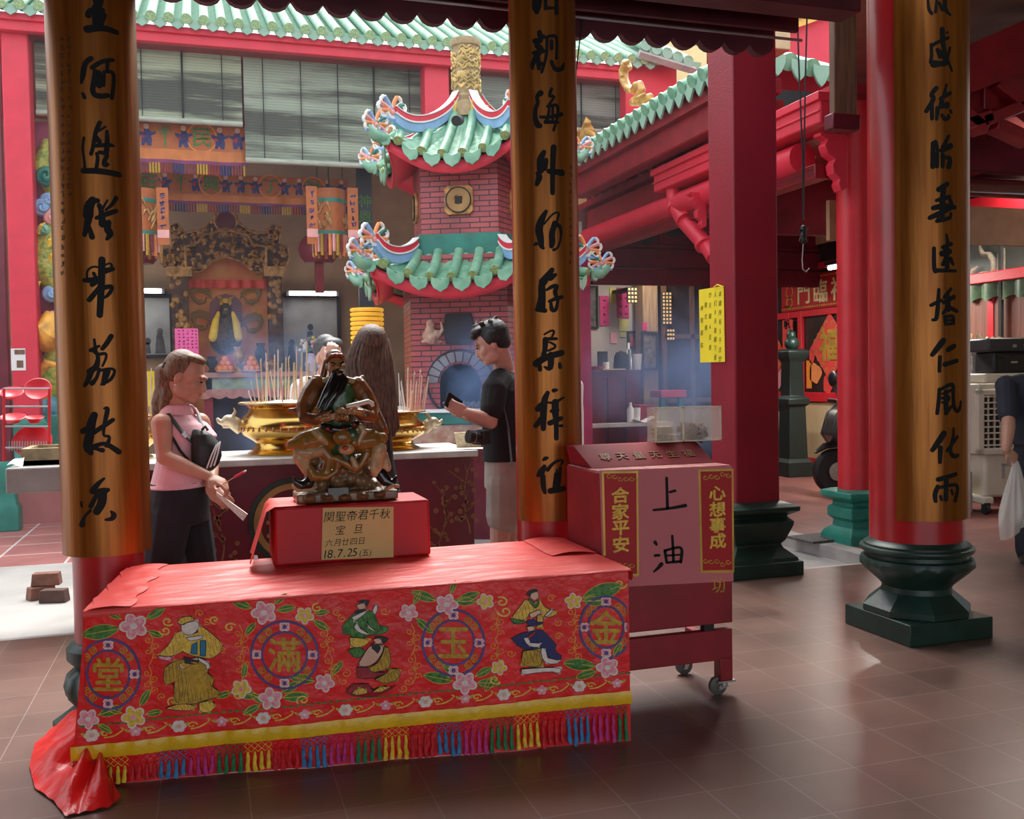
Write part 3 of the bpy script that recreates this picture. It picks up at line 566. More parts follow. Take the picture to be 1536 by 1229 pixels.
e.build('flower_border')
TC = [mat('tassel '+n, c, .6, var=.3, vs=50) for n, c in (('blue', (.04, .20, .45)), ('magenta', (.55, .03, .22)), ('green', (.015, .19, .07)), ('yellow', (.85, .50, .03)), ('red', (.62, .012, .025)))]
seq = [2, 3, 4]+[0, 1, 2, 3, 4]*4
mbn = MB(); u = -.005; n = 0; tip = []
for g, ci in enumerate(seq):
    for q in range(4):
        if n >= 82 or u > SL: break
        zt = bandv(u)-.036; zb = .012+random.uniform(-.004, .01); off = .014+random.uniform(-.004, .004)
        p = [sfn(u+random.uniform(-.0012, .0012)*k, zt+(zb-zt)*k/4, off+.003*k) for k in range(5)]
        t = MB(); t.tube(p, [.004, .0078, .007, .009, .0095], 7); t.ell(p[0], .0055, n=8); t.build('tassel', TC[ci], tc)
        for d in (-1, 1):
            for k in range(3): a = sfn(u+d*.0125*(k % 2), bandv(u)-k*.012+.002, .01); b = sfn(u+d*.0125*((k+1) % 2), bandv(u)-(k+1)*.012+.002, .011); mbn.m = ci; mbn.tube([a, b], .0013, 4)
        u += .0258; n += 1
mbn.build('net_fringe', TC, tc)
# ---------------------------------------------------------------- red plinth box with its paper notice
M['redpaper'] = mat('red paper', (.42, .004, .009), .55, var=.06, bump=.15, bs=8)
a, b = fl(412, 851, .700), fl(647, 833, .700); ux = (b-a).normalized(); bw = (b-a).length; un = V((-ux.y, ux.x, 0)); BH = .248; BD = .30
t = thing('display_box', 'red paper-covered box on the cloth-covered table under the warrior figure', 'box', (a+ux*bw/2+un*BD/2).to_tuple())
mb = MB(); P = [a+ux*(bw*i)+un*(BD*j) for i, j in ((0, 0), (1, 0), (1, 1), (0, 1))]; vs = [p for p in P]+[p+V((0, 0, BH))+(ux*.004 if k in (0, 3) else ux*-.004) for k, p in enumerate(P)]
mb.add(vs, [(3, 2, 1, 0), (4, 5, 6, 7), (0, 1, 5, 4), (1, 2, 6, 5), (2, 3, 7, 6), (3, 0, 4, 7)]); mb.build('box_body', M['redpaper'], t, bevel=.012)
M['redpaper2'] = mat('lighter red paper', (.70, .06, .05), .5, var=.08)
def flap(i, j):   # loose sheet draped over the left end
    k = j*1.35; top = a+V((0, 0, BH+.004))+un*(BD*i); inn = max(0, .25-j*.25/.3)
    if j < .3: return top+ux*(inn*.55)+V((0, 0, .004*sin(i*7)))
    q = (j-.3)/.7; return top-ux*(.012+.075*q+.012*sin(i*5+1))+V((0, 0, -.235*q))
mb = MB(); mb.grid(flap, 14, 14); mb.build('draped_sheet', M['redpaper2'], t, smooth=60)
MB().prism([(0, 0), (.022, 0), (.018, .02), (.004, .022)], .002, Matrix.Translation(a-ux*.085+un*.03+V((0, 0, .03))) @ Matrix(((ux.x, 0, -un.x, 0), (ux.y, 0, -un.y, 0), (0, 1, 0, 0), (0, 0, 0, 1)))).build('tape', M['white'], t)
bfn = plane_fn(a-un*.003, ux, (0, 0, 1))
def bpx(px, py):
    d = _w(px, py); k = (a-V((0, 0, CH))).dot(un)/d.dot(un); q = V((0, 0, CH))+d*k; return (q-a).dot(ux), q.z-a.z
M['notice'] = mat('manila paper', (.58, .42, .16), .7, var=.05)
t = thing('paper_notice', 'buff paper notice with handwritten date taped on the red box', 'notice', (a+ux*bw/2-un*.003).to_tuple())
MB().prism([bpx(484, 762), bpx(590, 760), bpx(590, 836), bpx(482, 840)], .0015, fn=bfn).build('sheet', M['notice'], t, smooth=0)
mb = MB(); f2 = lambda x, y, h: bfn(x, y, h+.0015)
for s, px, py, sz, pit in (('関聖帝君千秋', 536, 773, .048, 1.0), ('宝旦', 524, 794, .044, 1.75), ('六月廿四日', 518, 813, .034, 1.02), ('18.7.25', 510, 829.5, .050, .42), ('(五)', 548, 829, .034, .62)):
    x, y = bpx(px, py); text_mb(mb, s, f2, sz, x, y, False, pit, bold=-.004, ext=.012, shear=.18)
mb.build('handwriting', M['ink'], t, smooth=0)
# ---------------------------------------------------------------- glazed statue
G_BR = mat('brown glaze', (.17, .055, .014), .24, var=.5, vs=14, coat=.25, bump=.35, bs=45); G_GR = mat('green glaze', (.03, .085, .028), .24, var=.45, vs=16, coat=.25, bump=.35, bs=45)
G_CR = mat('cream glaze', (.38, .25, .12), .26, var=.35, vs=18, coat=.25, bump=.35, bs=45); G_DK = mat('black glaze', (.012, .009, .008), .2, coat=.5)
G_SK = mat('ochre glaze', (.30, .13, .04), .26, var=.3, vs=20, coat=.25, bump=.35, bs=45); G_RK = mat('rock glaze', (.17, .085, .035), .35, var=.55, vs=22, bump=.5, bs=40, coat=.3)
G_RD = mat('red glaze', (.45, .03, .015), .2, coat=.5); G_OC = mat('amber glaze', (.22, .10, .014), .24, var=.3, vs=16, coat=.25, bump=.35, bs=45); G_WH = mat('white glaze', (.7, .62, .5), .2, coat=.5)
sc = a+ux*((bpx(524, 750)[0]))+un*.135+V((0, 0, BH+.006)); SP = sc_at(sc)
t = thing('warrior_statue', 'glazed ceramic statue of a seated bearded warrior holding a book on the red box', 'statue', sc.to_tuple())
def q(x, y, d=0.): return sc+ux*((430+x/5.12-524)*SP)+V((0, 0, (751.5-520-y/5.12)*SP))-un*d   # photo crop coordinates, d towards the viewer
z_ = SP/5.12
def chain(mb, pts, n=10): mb.tube([q(*p[:3]) for p in pts], [p[3]*z_ for p in pts], n); [mb.ell(q(*p[:3]), p[3]*z_*.98, n=n) for p in (pts[0], pts[-1])]
def el(mb, x, y, d, rx, ry, rd, n=12): mb.ell(q(x, y, d), (rx*z_, rd, ry*z_), n=n)
mb = MB()   # rock
for i in range(16): el(mb, 150+i*44, 1150+random.uniform(-8, 8), .0+.05*sin(i*2.1), 62, 42, .085)
for x, y, r in ((300, 1060, 70), (420, 1040, 90), (520, 1030, 95), (620, 1050, 90), (700, 1090, 70), (560, 930, 90), (460, 960, 70), (360, 1000, 60), (250, 880, 75), (250, 980, 70), (620, 900, 75), (660, 980, 60)): el(mb, x, y, -.02, r, r*.95, .075)
mb.box(q(485, 1152, 0), (760*z_, .2, 70*z_)); blob(mb, 'rock_base', G_RK, t, .005, 2)
o = MB().prism([(-75, -28), (75, -28), (75, 28), (-75, 28)], .006, fn=lambda x, y, h: q(410+x, 1108-y, .098+h)).build('plaque', G_DK, t)
mb = MB()
for k in range(4): scribble(mb, lambda x, y, h: q(360+k*34+x, 1108-y, .1045+h), 0, 0, 30, 4, .12)
mb.build('plaque_lettering', G_OC, t, smooth=0)
mb = MB(); chain(mb, [(440, 700, 0, 120), (440, 600, .01, 118), (440, 480, .01, 130), (440, 380, 0, 145), (445, 310, -.005, 120), (440, 250, 0, 50)], 16)
chain(mb, [(440, 700, 0, 130), (470, 800, .03, 110), (500, 900, .05, 60)]); blob(mb, 'robe', G_GR, t, .004, 3)
mb = MB()   # thighs, knees and skirts
chain(mb, [(400, 740, .02, 95), (270, 720, .05, 100), (150, 740, .075, 85), (85, 745, .075, 45)]); chain(mb, [(480, 760, .02, 90), (620, 740, .05, 100), (720, 730, .07, 80), (760, 720, .07, 45)])
chain(mb, [(290, 780, .07, 60), (350, 860, .075, 45), (330, 960, .07, 40), (270, 985, .075, 35), (190, 950, .07, 40)]); chain(mb, [(190, 900, .08, 30), (230, 990, .085, 45), (330, 1000, .085, 24), (400, 960, .085, 22), (420, 870, .08, 40)])
chain(mb, [(390, 860, .085, 28), (470, 900, .09, 30), (540, 950, .09, 26), (600, 900, .08, 30), (640, 830, .075, 40)]); blob(mb, 'skirt_folds', G_OC, t, .004, 3)
mb = MB(); chain(mb, [(130, 800, .085, 45), (210, 810, .09, 55), (290, 800, .085, 40)]); chain(mb, [(130, 840, .08, 50), (170, 900, .075, 48), (200, 960, .07, 40)])
blob(mb, 'trouser_leg', G_CR, t, .004, 3); mb = MB(); chain(mb, [(730, 800, .085, 60), (715, 900, .08, 55), (700, 980, .075, 45)]); chain(mb, [(690, 850, .09, 30), (675, 960, .09, 25)]); chain(mb, [(770, 850, .08, 30), (790, 950, .075, 35)]); blob(mb, 'trouser_leg', G_CR, t, .004, 3)
for P in ([(215, 1000, .06, 45), (190, 1045, .075, 48), (130, 1050, .09, 38), (90, 1015, .10, 18), (85, 985, .10, 9)], [(740, 990, .07, 55), (780, 1050, .085, 52), (830, 1070, .10, 36), (850, 1020, .10, 14)]):
    mb = MB(); chain(mb, P); blob(mb, 'boot', G_DK, t, .004, 2)
mb = MB(); chain(mb, [(80, 1050, .10, 14), (110, 1080, .10, 16), (200, 1085, .09, 14), (250, 1070, .08, 12)], 8); blob(mb, 'boot_sole', G_CR, t, .003, 2); mb = MB(); chain(mb, [(770, 1108, .10, 16), (820, 1080, .115, 18), (862, 1090, .11, 14)], 8); blob(mb, 'boot_sole', G_CR, t, .003, 2)
mb = MB()   # arms
chain(mb, [(300, 300, 0, 75), (240, 380, .02, 78), (190, 470, .04, 70), (185, 545, .07, 55), (260, 560, .10, 48), (320, 530, .115, 40)]); chain(mb, [(190, 500, .04, 60), (120, 495, .03, 24), (75, 490, .03, 12)])
chain(mb, [(600, 320, 0, 75), (650, 400, .02, 72), (690, 490, .04, 65), (680, 560, .07, 55), (610, 540, .10, 50), (560, 510, .11, 40)]); chain(mb, [(700, 510, .04, 55), (750, 600, .04, 45), (780, 660, .04, 38), (815, 682, .04, 14)]); blob(mb, 'sleeves', G_BR, t, .004, 3)
mb = MB()
for x0, x1 in ((240, 330), (560, 650)):
    s = -1 if x0 < 400 else 1; chain(mb, [(440+s*60, 265, .03, 22), (440+s*120, 285, .02, 26), (440+s*170, 275, .0, 22), (440+s*205, 250, -.01, 12)], 8)
blob(mb, 'shoulder_guards', G_CR, t, .003, 2)
mb = MB(); el(mb, 428, 165, .03, 62, 88, .04, 20); el(mb, 432, 205, .048, 46, 46, .03); chain(mb, [(432, 150, .066, 8), (434, 178, .076, 13)], 8); el(mb, 366, 170, .02, 13, 24, .012); el(mb, 494, 170, .02, 13, 24, .012); chain(mb, [(430, 240, .0, 50), (430, 290, 0, 60)])
blob(mb, 'face', G_SK, t, .003, 2)
mb = MB(); chain(mb, [(385, 140, .066, 7), (415, 152, .072, 8)], 6); chain(mb, [(452, 152, .072, 8), (482, 138, .066, 7)], 6); el(mb, 404, 166, .067, 13, 5, .005); el(mb, 462, 166, .067, 13, 5, .005); mb.build('brows_and_eyes', G_DK, t)
mb = MB(); el(mb, 428, 95, .015, 68, 58, .045); chain(mb, [(362, 130, .03, 16), (385, 95, .055, 18), (430, 85, .064, 20), (475, 95, .055, 18), (492, 130, .03, 16)], 8); chain(mb, [(365, 130, 0, 20), (350, 220, -.01, 26), (330, 270, -.01, 22)]); blob(mb, 'cap', G_BR, t, .003, 2)
mb = MB()
for x in (395, 430, 465): el(mb, x, 88, .066, 17, 15, .012)
mb.build('cap_jewels', G_RD, t)
mb = MB()
for k in range(11):
    o = (k-5)*11; chain(mb, [(432+o*.55, 215, .068, 11), (436+o*1.2, 275, .085+.006*(k%2), 12), (415+o*1.25-20+6*(k%2), 350, .10+.006*(k%3), 12), (375+o*.95-35, 430, .11+.007*(k%2), 10), (340+o*.7-40, 500+abs(o)*-.4+(k%3)*14, .115, 5)], 7)
chain(mb, [(395, 210, .07, 9), (432, 200, .082, 12), (470, 210, .07, 9)], 8); mb.build('beard', G_DK, t)
mb = MB(); el(mb, 440, 232, .088, 18, 8, .008); mb.build('lips', G_SK, t)
mb = MB(); chain(mb, [(315, 615, .09, 30), (380, 640, .115, 32), (440, 648, .12, 32), (520, 630, .11, 32), (560, 605, .09, 28)]); blob(mb, 'belt', G_DK, t, .004, 2)
mb = MB(); [el(mb, x, y, .135, 13, 12, .012) for x, y in ((335, 632), (450, 640), (530, 608))]; mb.build('belt_studs', G_RD, t)
mb = MB(); el(mb, 440, 535, .115, 55, 60, .03); el(mb, 405, 560, .125, 25, 25, .02); el(mb, 475, 560, .125, 25, 25, .02); chain(mb, [(400, 505, .135, 10), (440, 490, .14, 12), (480, 505, .135, 10)], 8); chain(mb, [(440, 520, .14, 9), (440, 555, .15, 15)], 8); blob(mb, 'lion_buckle', G_SK, t, .003, 1)
mb = MB(); [el(mb, x, 528, .146, 9, 8, .006) for x in (418, 462)]; chain(mb, [(415, 585, .14, 7), (440, 578, .146, 8), (468, 585, .14, 7)], 6); mb.build('lion_eyes', G_DK, t)
for nm, m, x, y, d, rx, ry in (('belly_plate', G_OC, 445, 700, .125, 75, 60), ('belly_plate', G_GR, 520, 690, .118, 45, 55), ('belly_plate', G_CR, 475, 790, .115, 62, 45), ('belly_plate', G_OC, 530, 745, .11, 35, 45)):
    mb = MB(); el(mb, x, y, d, rx, ry, .025, 16); mb.build(nm, m, t)
mb = MB(); el(mb, 460, 778, .138, 24, 18, .014); mb.build('apron_gem', G_RD, t)
mb = MB(); chain(mb, [(250, 660, .09, 30), (290, 700, .10, 34), (330, 740, .10, 20)]); chain(mb, [(590, 630, .09, 30), (610, 665, .095, 30), (560, 760, .10, 18)]); chain(mb, [(515, 860, .11, 20), (540, 920, .115, 28)]); blob(mb, 'apron_edging', G_CR, t, .004, 2)
mb = MB(); chain(mb, [(345, 545, .125, 30), (300, 555, .12, 30)]); [chain(mb, [(340, 530+k*13, .13, 8), (385, 520+k*12, .137, 7), (405, 528+k*10, .132, 6)], 6) for k in range(4)]; chain(mb, [(330, 525, .135, 9), (360, 500, .14, 8)], 6); blob(mb, 'beard_hand', G_SK, t, .002, 1)
mb = MB(); chain(mb, [(590, 520, .12, 30), (540, 510, .125, 28)]); [chain(mb, [(545, 490+k*12, .13, 8), (510, 492+k*11, .14, 7), (488, 498+k*9, .145, 6)], 6) for k in range(4)]; chain(mb, [(550, 485, .135, 9), (520, 470, .14, 8)], 6); blob(mb, 'book_hand', G_SK, t, .002, 1)
mb = MB(); vs = []
mb.tube([q(470, 470, .15), q(560, 455, .145), q(640, 437, .13), q(672, 455, .125), q(676, 478, .125)], [17*z_, 20*z_, 20*z_, 20*z_, 15*z_], 8); blob(mb, 'book', G_WH, t, .003, 1)
# ---------------------------------------------------------------- red offering cabinet on castors
TY = 3.88
def tp(px, py, Y=TY): p = aty(px, py, Y); return p
xl, xr = tp(900, 800).x, tp(1098, 800).x; zt, zb = tp(1098, 699).z, tp(1100, 934).z; z1, z2 = tp(1100, 944).z, tp(1100, 990).z; TB = TY+.40
t = thing('offering_cabinet', 'red wheeled cabinet with pink front paper standing right of the cloth-covered table', 'cabinet', ((xl+xr)/2, TY+.2, 0))
MB().bx((xl, TY, zb), (xr, TB, zt)).build('cabinet_body', M['dkred'], t, bevel=.006)
M['dusty'] = mat('dusty pink ledge', (.60, .28, .26), .8, var=.4, vs=20, c2=(.40, .10, .10))
MB().bx((xl+.005, TY+.004, zt), (xr-.004, TB-.01, zt+.004)).build('ledge', M['dusty'], t)
zs0, zs1 = tp(1066, 690, TY+.16).z, tp(1060, 661, TY+.34).z
xa, xb = tp(868, 690, TY+.16).x+.05, tp(1068, 692, TY+.16).x
mb = MB(); mb.add([(xa, TY+.13, zt+.004), (xb, TY+.13, zt+.004), (xb, TB, zt+.004), (xa, TB, zt+.004), (xa-.02, TY+.30, zs1), (xb-.005, TY+.30, zs1), (xb-.005, TB, zs1), (xa-.02, TB, zs1)], [(3, 2, 1, 0), (4, 5, 6, 7), (0, 1, 5, 4), (1, 2, 6, 5), (2, 3, 7, 6), (3, 0, 4, 7)])
mb.build('sloped_lid', mat('matt dark red', (.20, .008, .014), .7, spec=.15), t, bevel=.004)
sl = V((0, .17, zs1-zt-.004)); sf = plane_fn(V((xa, TY+.128, zt+.004)), (1, 0, 0), sl)
mb = MB(); text_mb(mb, '尊天量无生福', sf, .062, (xb-xa)*.50, sl.length*.48, False, 1.36, bold=.005, ext=.008); mb.build('lid_lettering', mat('faded gilt lettering', (.26, .10, .02), .6), t, smooth=0)
MB().bx((xl-.02, TY+.01, z2), (xr+.003, TY+.05, z1)).bx((xl-.02, TY+.05, z2), (xl+.02, TB, z2+.06)).bx((xr-.037, TY+.05, z2), (xr+.003, TB, z2+.06)).build('lower_box', M['dkred'], t, bevel=.004)
for x in (xl+.05, xr-.14): MB().bx((x, TY+.012, z1-.002), (x+.05, TY+.05, zb+.002)).build('spacer', M['dark'], t)
zc = tp(1088, 1022).z
for X, Y in ((xr-.032, TY+.035), (xr-.032, TB-.035), (xl+.03, TY+.035), (xl+.03, TB-.035)):
    if Y < TY+.1: MB().bx((X-.032, Y-.03, zc), (X+.032, Y+.03, z2+.01)).build('leg', M['dkred'], t, bevel=.003)
    else: MB().bx((X-.03, Y-.03, z2-.012), (X+.03, Y+.03, z2+.01)).build('leg', M['dkred'], t)
    top = zc if Y < TY+.1 else z2-.012; R = .043
    c = MB(); c.bx((X-.045, Y-.035, top-.008), (X+.045, Y+.035, top)); c.cyl((X, Y, top-.008), (X, Y, top-.03), .02, 12)
    for s in (-1, 1): c.add([(X-.018, Y+s*.021-.002, top-.028), (X+.02, Y+s*.021-.002, top-.028), (X-.022, Y+s*.021-.002, .03), (X-.042, Y+s*.021-.002, .03), (X-.018, Y+s*.021+.002, top-.028), (X+.02, Y+s*.021+.002, top-.028), (X-.022, Y+s*.021+.002, .03), (X-.042, Y+s*.021+.002, .03)], [(0, 1, 2, 3), (7, 6, 5, 4), (0, 4, 5, 1), (1, 5, 6, 2), (2, 6, 7, 3), (3, 7, 4, 0)])
    co = c.build('caster', M['steel'], t)
    w = MB(); w.lathe([(.012, -.014), (.036, -.014), (R, -.009), (R, .009), (.036, .014), (.012, .014)], (X-.03, Y, R+.001), 28, M=Matrix.Rotation(pi/2, 3, 'X')); w.build('wheel', mat('caster wheel', (.10, .095, .085), .5), co)
    MB().cyl((X-.03, Y-.026, R), (X-.03, Y+.026, R), .007, 10).build('axle', M['steel'], co)
ffn = plane_fn((0, TY-.001, 0), (1, 0, 0), (0, 0, 1))
def fq(px, py): p = tp(px, py); return p.x, p.z
M['pinkpaper'] = mat('pink paper', (.60, .16, .17), .7, var=.06, vs=2)
MB().prism([fq(899, 706), fq(1097, 699), fq(1100, 872), (fq(905, 882)[0], fq(905, 882)[1])], .0012, fn=ffn).build('front_paper', M['pinkpaper'], t, smooth=0)
mb = MB(); hw = lambda x, y, h: ffn(*fq(870+x/4.725, 640+y/4.725), h+.0014)
for s in S("612,365,20 615,470,20 618,575,22;635,465,18 672,455,20;520,592,18 640,580,20 745,560,26;530,820,26 540,835,20;530,915,20 560,912,18;575,975,30 550,1005,22 522,1028,14;600,880,22 612,960,20;600,880,18 700,850,20 725,870,22 712,960,22;652,775,18 658,870,20 660,955,20;612,915,14 705,908,14;615,965,18 712,955,20"):
    mb.stroke([(x, y, w) for x, y, w in s], lambda x, y, h: ffn(*fq(870+x/4.725, 640+y/4.725), h+.0014), .0006)
for f in mb.v: pass
o = mb.build('brush_lettering', M['ink'], t, smooth=0)
for word, x0, x1, y0, y1, tx, ty, lb in (('合家平安', 152, 410, 318, 1065, 284, 660, 'left'), ('心想事成', 836, 1085, 303, 1038, 970, 640, 'right')):
    C = lambda x, y: fq(870+x/4.725, 640+y/4.725)
    p = MB().prism([C(x0, y0), C(x1, y0-4), C(x1+6, y1-4), C(x0+18, y1)], .002, fn=ffn).build('couplet_strip', M['gold'], t, smooth=0)
    MB().prism([C(x0+16, y0+16), C(x1-14, y0+12), C(x1-8, y1-22), C(x0+32, y1-18)], .001, fn=lambda x, y, h: ffn(x, y, h+.0021)).build('strip_field', M['redpaper'], p, smooth=0)
    mb = MB(); sz = (fq(0, 640)[1]-fq(0, 670)[1]); cx, cy = C(tx, ty)
    text_mb(mb, word, lambda x, y, h: ffn(x, y, h+.0034), sz, cx, cy, True, 1.0, bold=.028, ext=.012, sx=1.2); mb.build('gilt_lettering', M['thread_yellow'], p, smooth=0)
    e = MB()
    for yy in (y0+45, y1-75):
        for k in range(5):
            X = x0+50+k*40; Y = yy+random.uniform(-14, 14)
            e.stroke([(X+20*cos(a)*(1-a/9), Y+20*sin(a)*(1-a/9), 6) for a in [q_*.7 for q_ in range(9)]], lambda x, y, h: ffn(*C(x, y), h+.0032), .0012, 1)
    e.build('gilt_flowers', M['thread_gold'], p, smooth=0)
mb = MB(); text_mb(mb, '功', ffn, .075, fq(1077, 872)[0], fq(1077, 878)[1], False, bold=.0, ext=.01); mb.build('gilt_character', M['thread_gold'], t, smooth=0)
# clear plastic donation box on the lid
M['acrylic'] = mat('clear scratched plastic', (.85, .78, .72), .12, var=.05, alpha=.22); M['edge'] = mat('plastic edge', (.72, .62, .45), .3)
ax0, ax1 = aty(981, 640, TB-.08).x, aty(1078, 640, TB-.08).x; az0, az1 = zs1+.002, aty(1030, 611, TB-.10).z; ay0, ay1 = TB-.10, TB-.005
t = thing('donation_box', 'clear plastic donation box of notes on top of the red cabinet', 'box', ((ax0+ax1)/2, TB-.05, az0))
mb = MB(); g = .004
for P in ((ax0, ay0, az0, ax1, ay0+g, az1), (ax0, ay1-g, az0, ax1, ay1, az1), (ax0, ay0, az0, ax0+g, ay1, az1), (ax1-g, ay0, az0, ax1, ay1, az1), (ax0, ay0, az1-g, ax1, ay1, az1), (ax0, ay0, az0, ax1, ay1, az0+g)): mb.bx(P[:3], P[3:])
mb.build('clear_panels', M['acrylic'], t)
mb = MB(); xm = ax0+(ax1-ax0)*.42
for x in (ax0, xm, ax1): mb.bx((x-.004, ay0-.001, az0), (x+.004, ay0+.004, az1+.002))
for z in (az0, az1-.004): mb.bx((ax0, ay0-.001, z), (ax1, ay0+.004, z+.006))
mb.build('box_edging', M['edge'], t)
mb = MB()
for k in range(9): mb.box((ax0+.06+random.uniform(-.02, .02), ay0+.045, az0+.008+k*.008), (.085, .06, .005), rz=random.uniform(-.3, .3))
mb.build('banknotes', mat('banknotes', (.45, .36, .2), .7, var=.4, vs=40), t)
mb = MB()
for k in range(60): mb.box((xm+.025+random.random()*.11, ay0+.02+random.random()*.06, az0+.01+random.random()*.06), (.05, .03, .004), M=Euler((random.random()*3, random.random()*3, random.random()*3)).to_matrix())
mb.build('crumpled_notes', mat('dark notes', (.16, .08, .06), .7, var=.6, vs=50), t)
# yellow handwritten poster on the square pillar
SX = QC[0]-.18
def qx(px, py): p = atx(px, py, SX-.004); return p.y, p.z
pf = lambda x, y, h: V((SX-.004-h, x, y))
M['yelpaper'] = mat('yellow paper', (.84, .66, .02), .6, var=.05)
t = thing('yellow_poster', 'yellow handwritten poster wired to the side of the square red pillar', 'poster', (SX, qx(1068, 545)[0], qx(1068, 545)[1]))
MB().prism([qx(1049, 435), qx(1086, 429), qx(1088, 543), qx(1051, 544)], .004, fn=pf).build('poster_sheet', M['yelpaper'], t, smooth=0)
mb = MB()
for s, x, y0, y1 in (('本廟所有5千古炒', 360, 185, 1040), ('人们0天進廟下香', 296, 190, 1020), ('炒天廟6支香', 228, 200, 890), ('敬合佛', 172, 330, 630), ('神明保佑', 118, 375, 860)):
    for k, ch in enumerate(s):
        y = y0+(y1-y0)*k/(len(s)-1); X, Z = qx(1040+x/8.783, 420+y/8.783); text_mb(mb, ch, lambda a, b, h: pf(X-a, Z+b, h+.0042), .046, 0, 0, True, bold=-.005, ext=.006, sx=.95, shear=.15)
mb.build('handwriting', M['ink'], t, smooth=0)
mb = MB(); mb.tube([pf(*qx(1072, 431), .006), pf(*qx(1078, 427), .012), pf(*qx(1085, 430), .006)], .004, 6); mb.build('top_curl', M['yelpaper'], t)
# ---------------------------------------------------------------- people
SKIN = mat('skin', (.52, .27, .18), .5, var=.08, vs=14, bump=.05, bs=80); SKIN2 = mat('fair skin', (.60, .35, .27), .5, var=.08, vs=14)
BLK = mat('black cotton', (.012, .012, .014), .85, var=.3, vs=8, bump=.25, bs=14); TRS = mat('black trousers', (.014, .015, .022), .8, var=.3, bump=.2, bs=12)
PNK = mat('pink pique', (.80, .45, .49), .75, var=.07, vs=6, bump=.35, bs=11); WHT = mat('white cotton', (.72, .70, .70), .8, var=.06, bump=.3, bs=12)
GRY = mat('grey shorts cloth', (.36, .31, .27), .85, var=.12, bump=.3, bs=12); NVY = mat('navy cotton', (.02, .022, .035), .8, var=.3, bump=.25, bs=14)
HBK = mat('black hair', (.012, .011, .012), .42, var=.4, vs=10, stretch=(30, 30, 4), bump=.4, bs=20); HBR = mat('highlighted brown hair', (.26, .14, .06), .42, var=.5, vs=6, stretch=(22, 22, 5), c2=(.06, .028, .012), bump=.4, bs=12)
HLB = mat('long brown hair', (.19, .10, .06), .45, var=.5, vs=5, stretch=(26, 26, 2.5), c2=(.03, .016, .011), bump=.5, bs=12)
def Pp(px, py, Y): return aty(px, py, Y)
def limb(mb, pts, rs, n=12):
    mb.tube(pts, rs, n)
    for p, r in zip(pts, rs): mb.ell(p, r*.99, n=n)
def oval(mb, rings, n=20):   # rings: (centre, wide axis, half width, half depth)
    vs = []
    for c, w, a, b in rings:
        w = V(w).normalized(); d = V((0, 0, 1)).cross(w)
        for k in range(n): t = 2*pi*k/n; vs.append(V(c)+w*cos(t)*a+d*sin(t)*b)
    m = len(rings); fs = [(i*n+k, i*n+(k+1) % n, (i+1)*n+(k+1) % n, (i+1)*n+k) for i in range(m-1) for k in range(n)]+[tuple(range(n-1, -1, -1)), tuple((m-1)*n+k for k in range(n))]
    return mb.add(vs, fs)
def rot3(f, u): f = V(f).normalized(); r = f.cross(V(u)).normalized(); u = r.cross(f); return r, f, u, Matrix((r, f, u)).transposed()
def head(mb, c, f, u, s=1.0):
    r, f, u, R = rot3(f, u); E = lambda a, b, d, q: mb.ell(c+(r*a+f*b+u*d)*s, tuple(x*s for x in q), R, 18)
    E(0, -.012, .027, (.075, .093, .094)); E(0, .022, -.035, (.060, .074, .084)); E(0, .060, -.088, (.030, .030, .025)); E(0, .086, .024, (.05, .014, .012))
    for k in (-1, 1): E(k*.036, .052, -.03, (.030, .032, .034)); E(k*.077, -.012, -.012, (.009, .019, .031)); E(k*.045, .02, -.07, (.022, .045, .035))
    mb.tube([c+(f*.088+u*.014)*s, c+(f*.098-u*.014)*s, c+(f*.107-u*.033)*s], [.008*s, .011*s, .013*s], 10); mb.ell(c+(f*.103-u*.038)*s, tuple(x*s for x in (.018, .013, .010)), R)
    E(0, .090, -.058, (.024, .012, .007)); E(0, .088, -.070, (.020, .012, .007))
    return r, f, u, R
def face_parts(c, f, u, par, s=1.0, lip=(.45, .12, .11)):
    r, f, u, R = rot3(f, u); mb = MB()
    for k in (-1, 1): mb.ell(c+(r*k*.031+f*.089+u*.002)*s, tuple(x*s for x in (.014, .006, .0045)), R, 10)
    mb.build('eyes', M['ink'], par); mb = MB()
    for k in (-1, 1): mb.tube([c+(r*k*.014+f*.098+u*.020)*s, c+(r*k*.033+f*.094+u*.026)*s, c+(r*k*.050+f*.080+u*.020)*s], [.002, .0032, .0018], 6)
    mb.build('eyebrows', HBK, par); mb = MB()
    mb.ell(c+(f*.0955-u*.058)*s, tuple(x*s for x in (.021, .009, .0055)), R, 10); mb.ell(c+(f*.0935-u*.069)*s, tuple(x*s for x in (.018, .009, .0055)), R, 10); mb.build('lips', mat('lip colour', lip, .4), par)
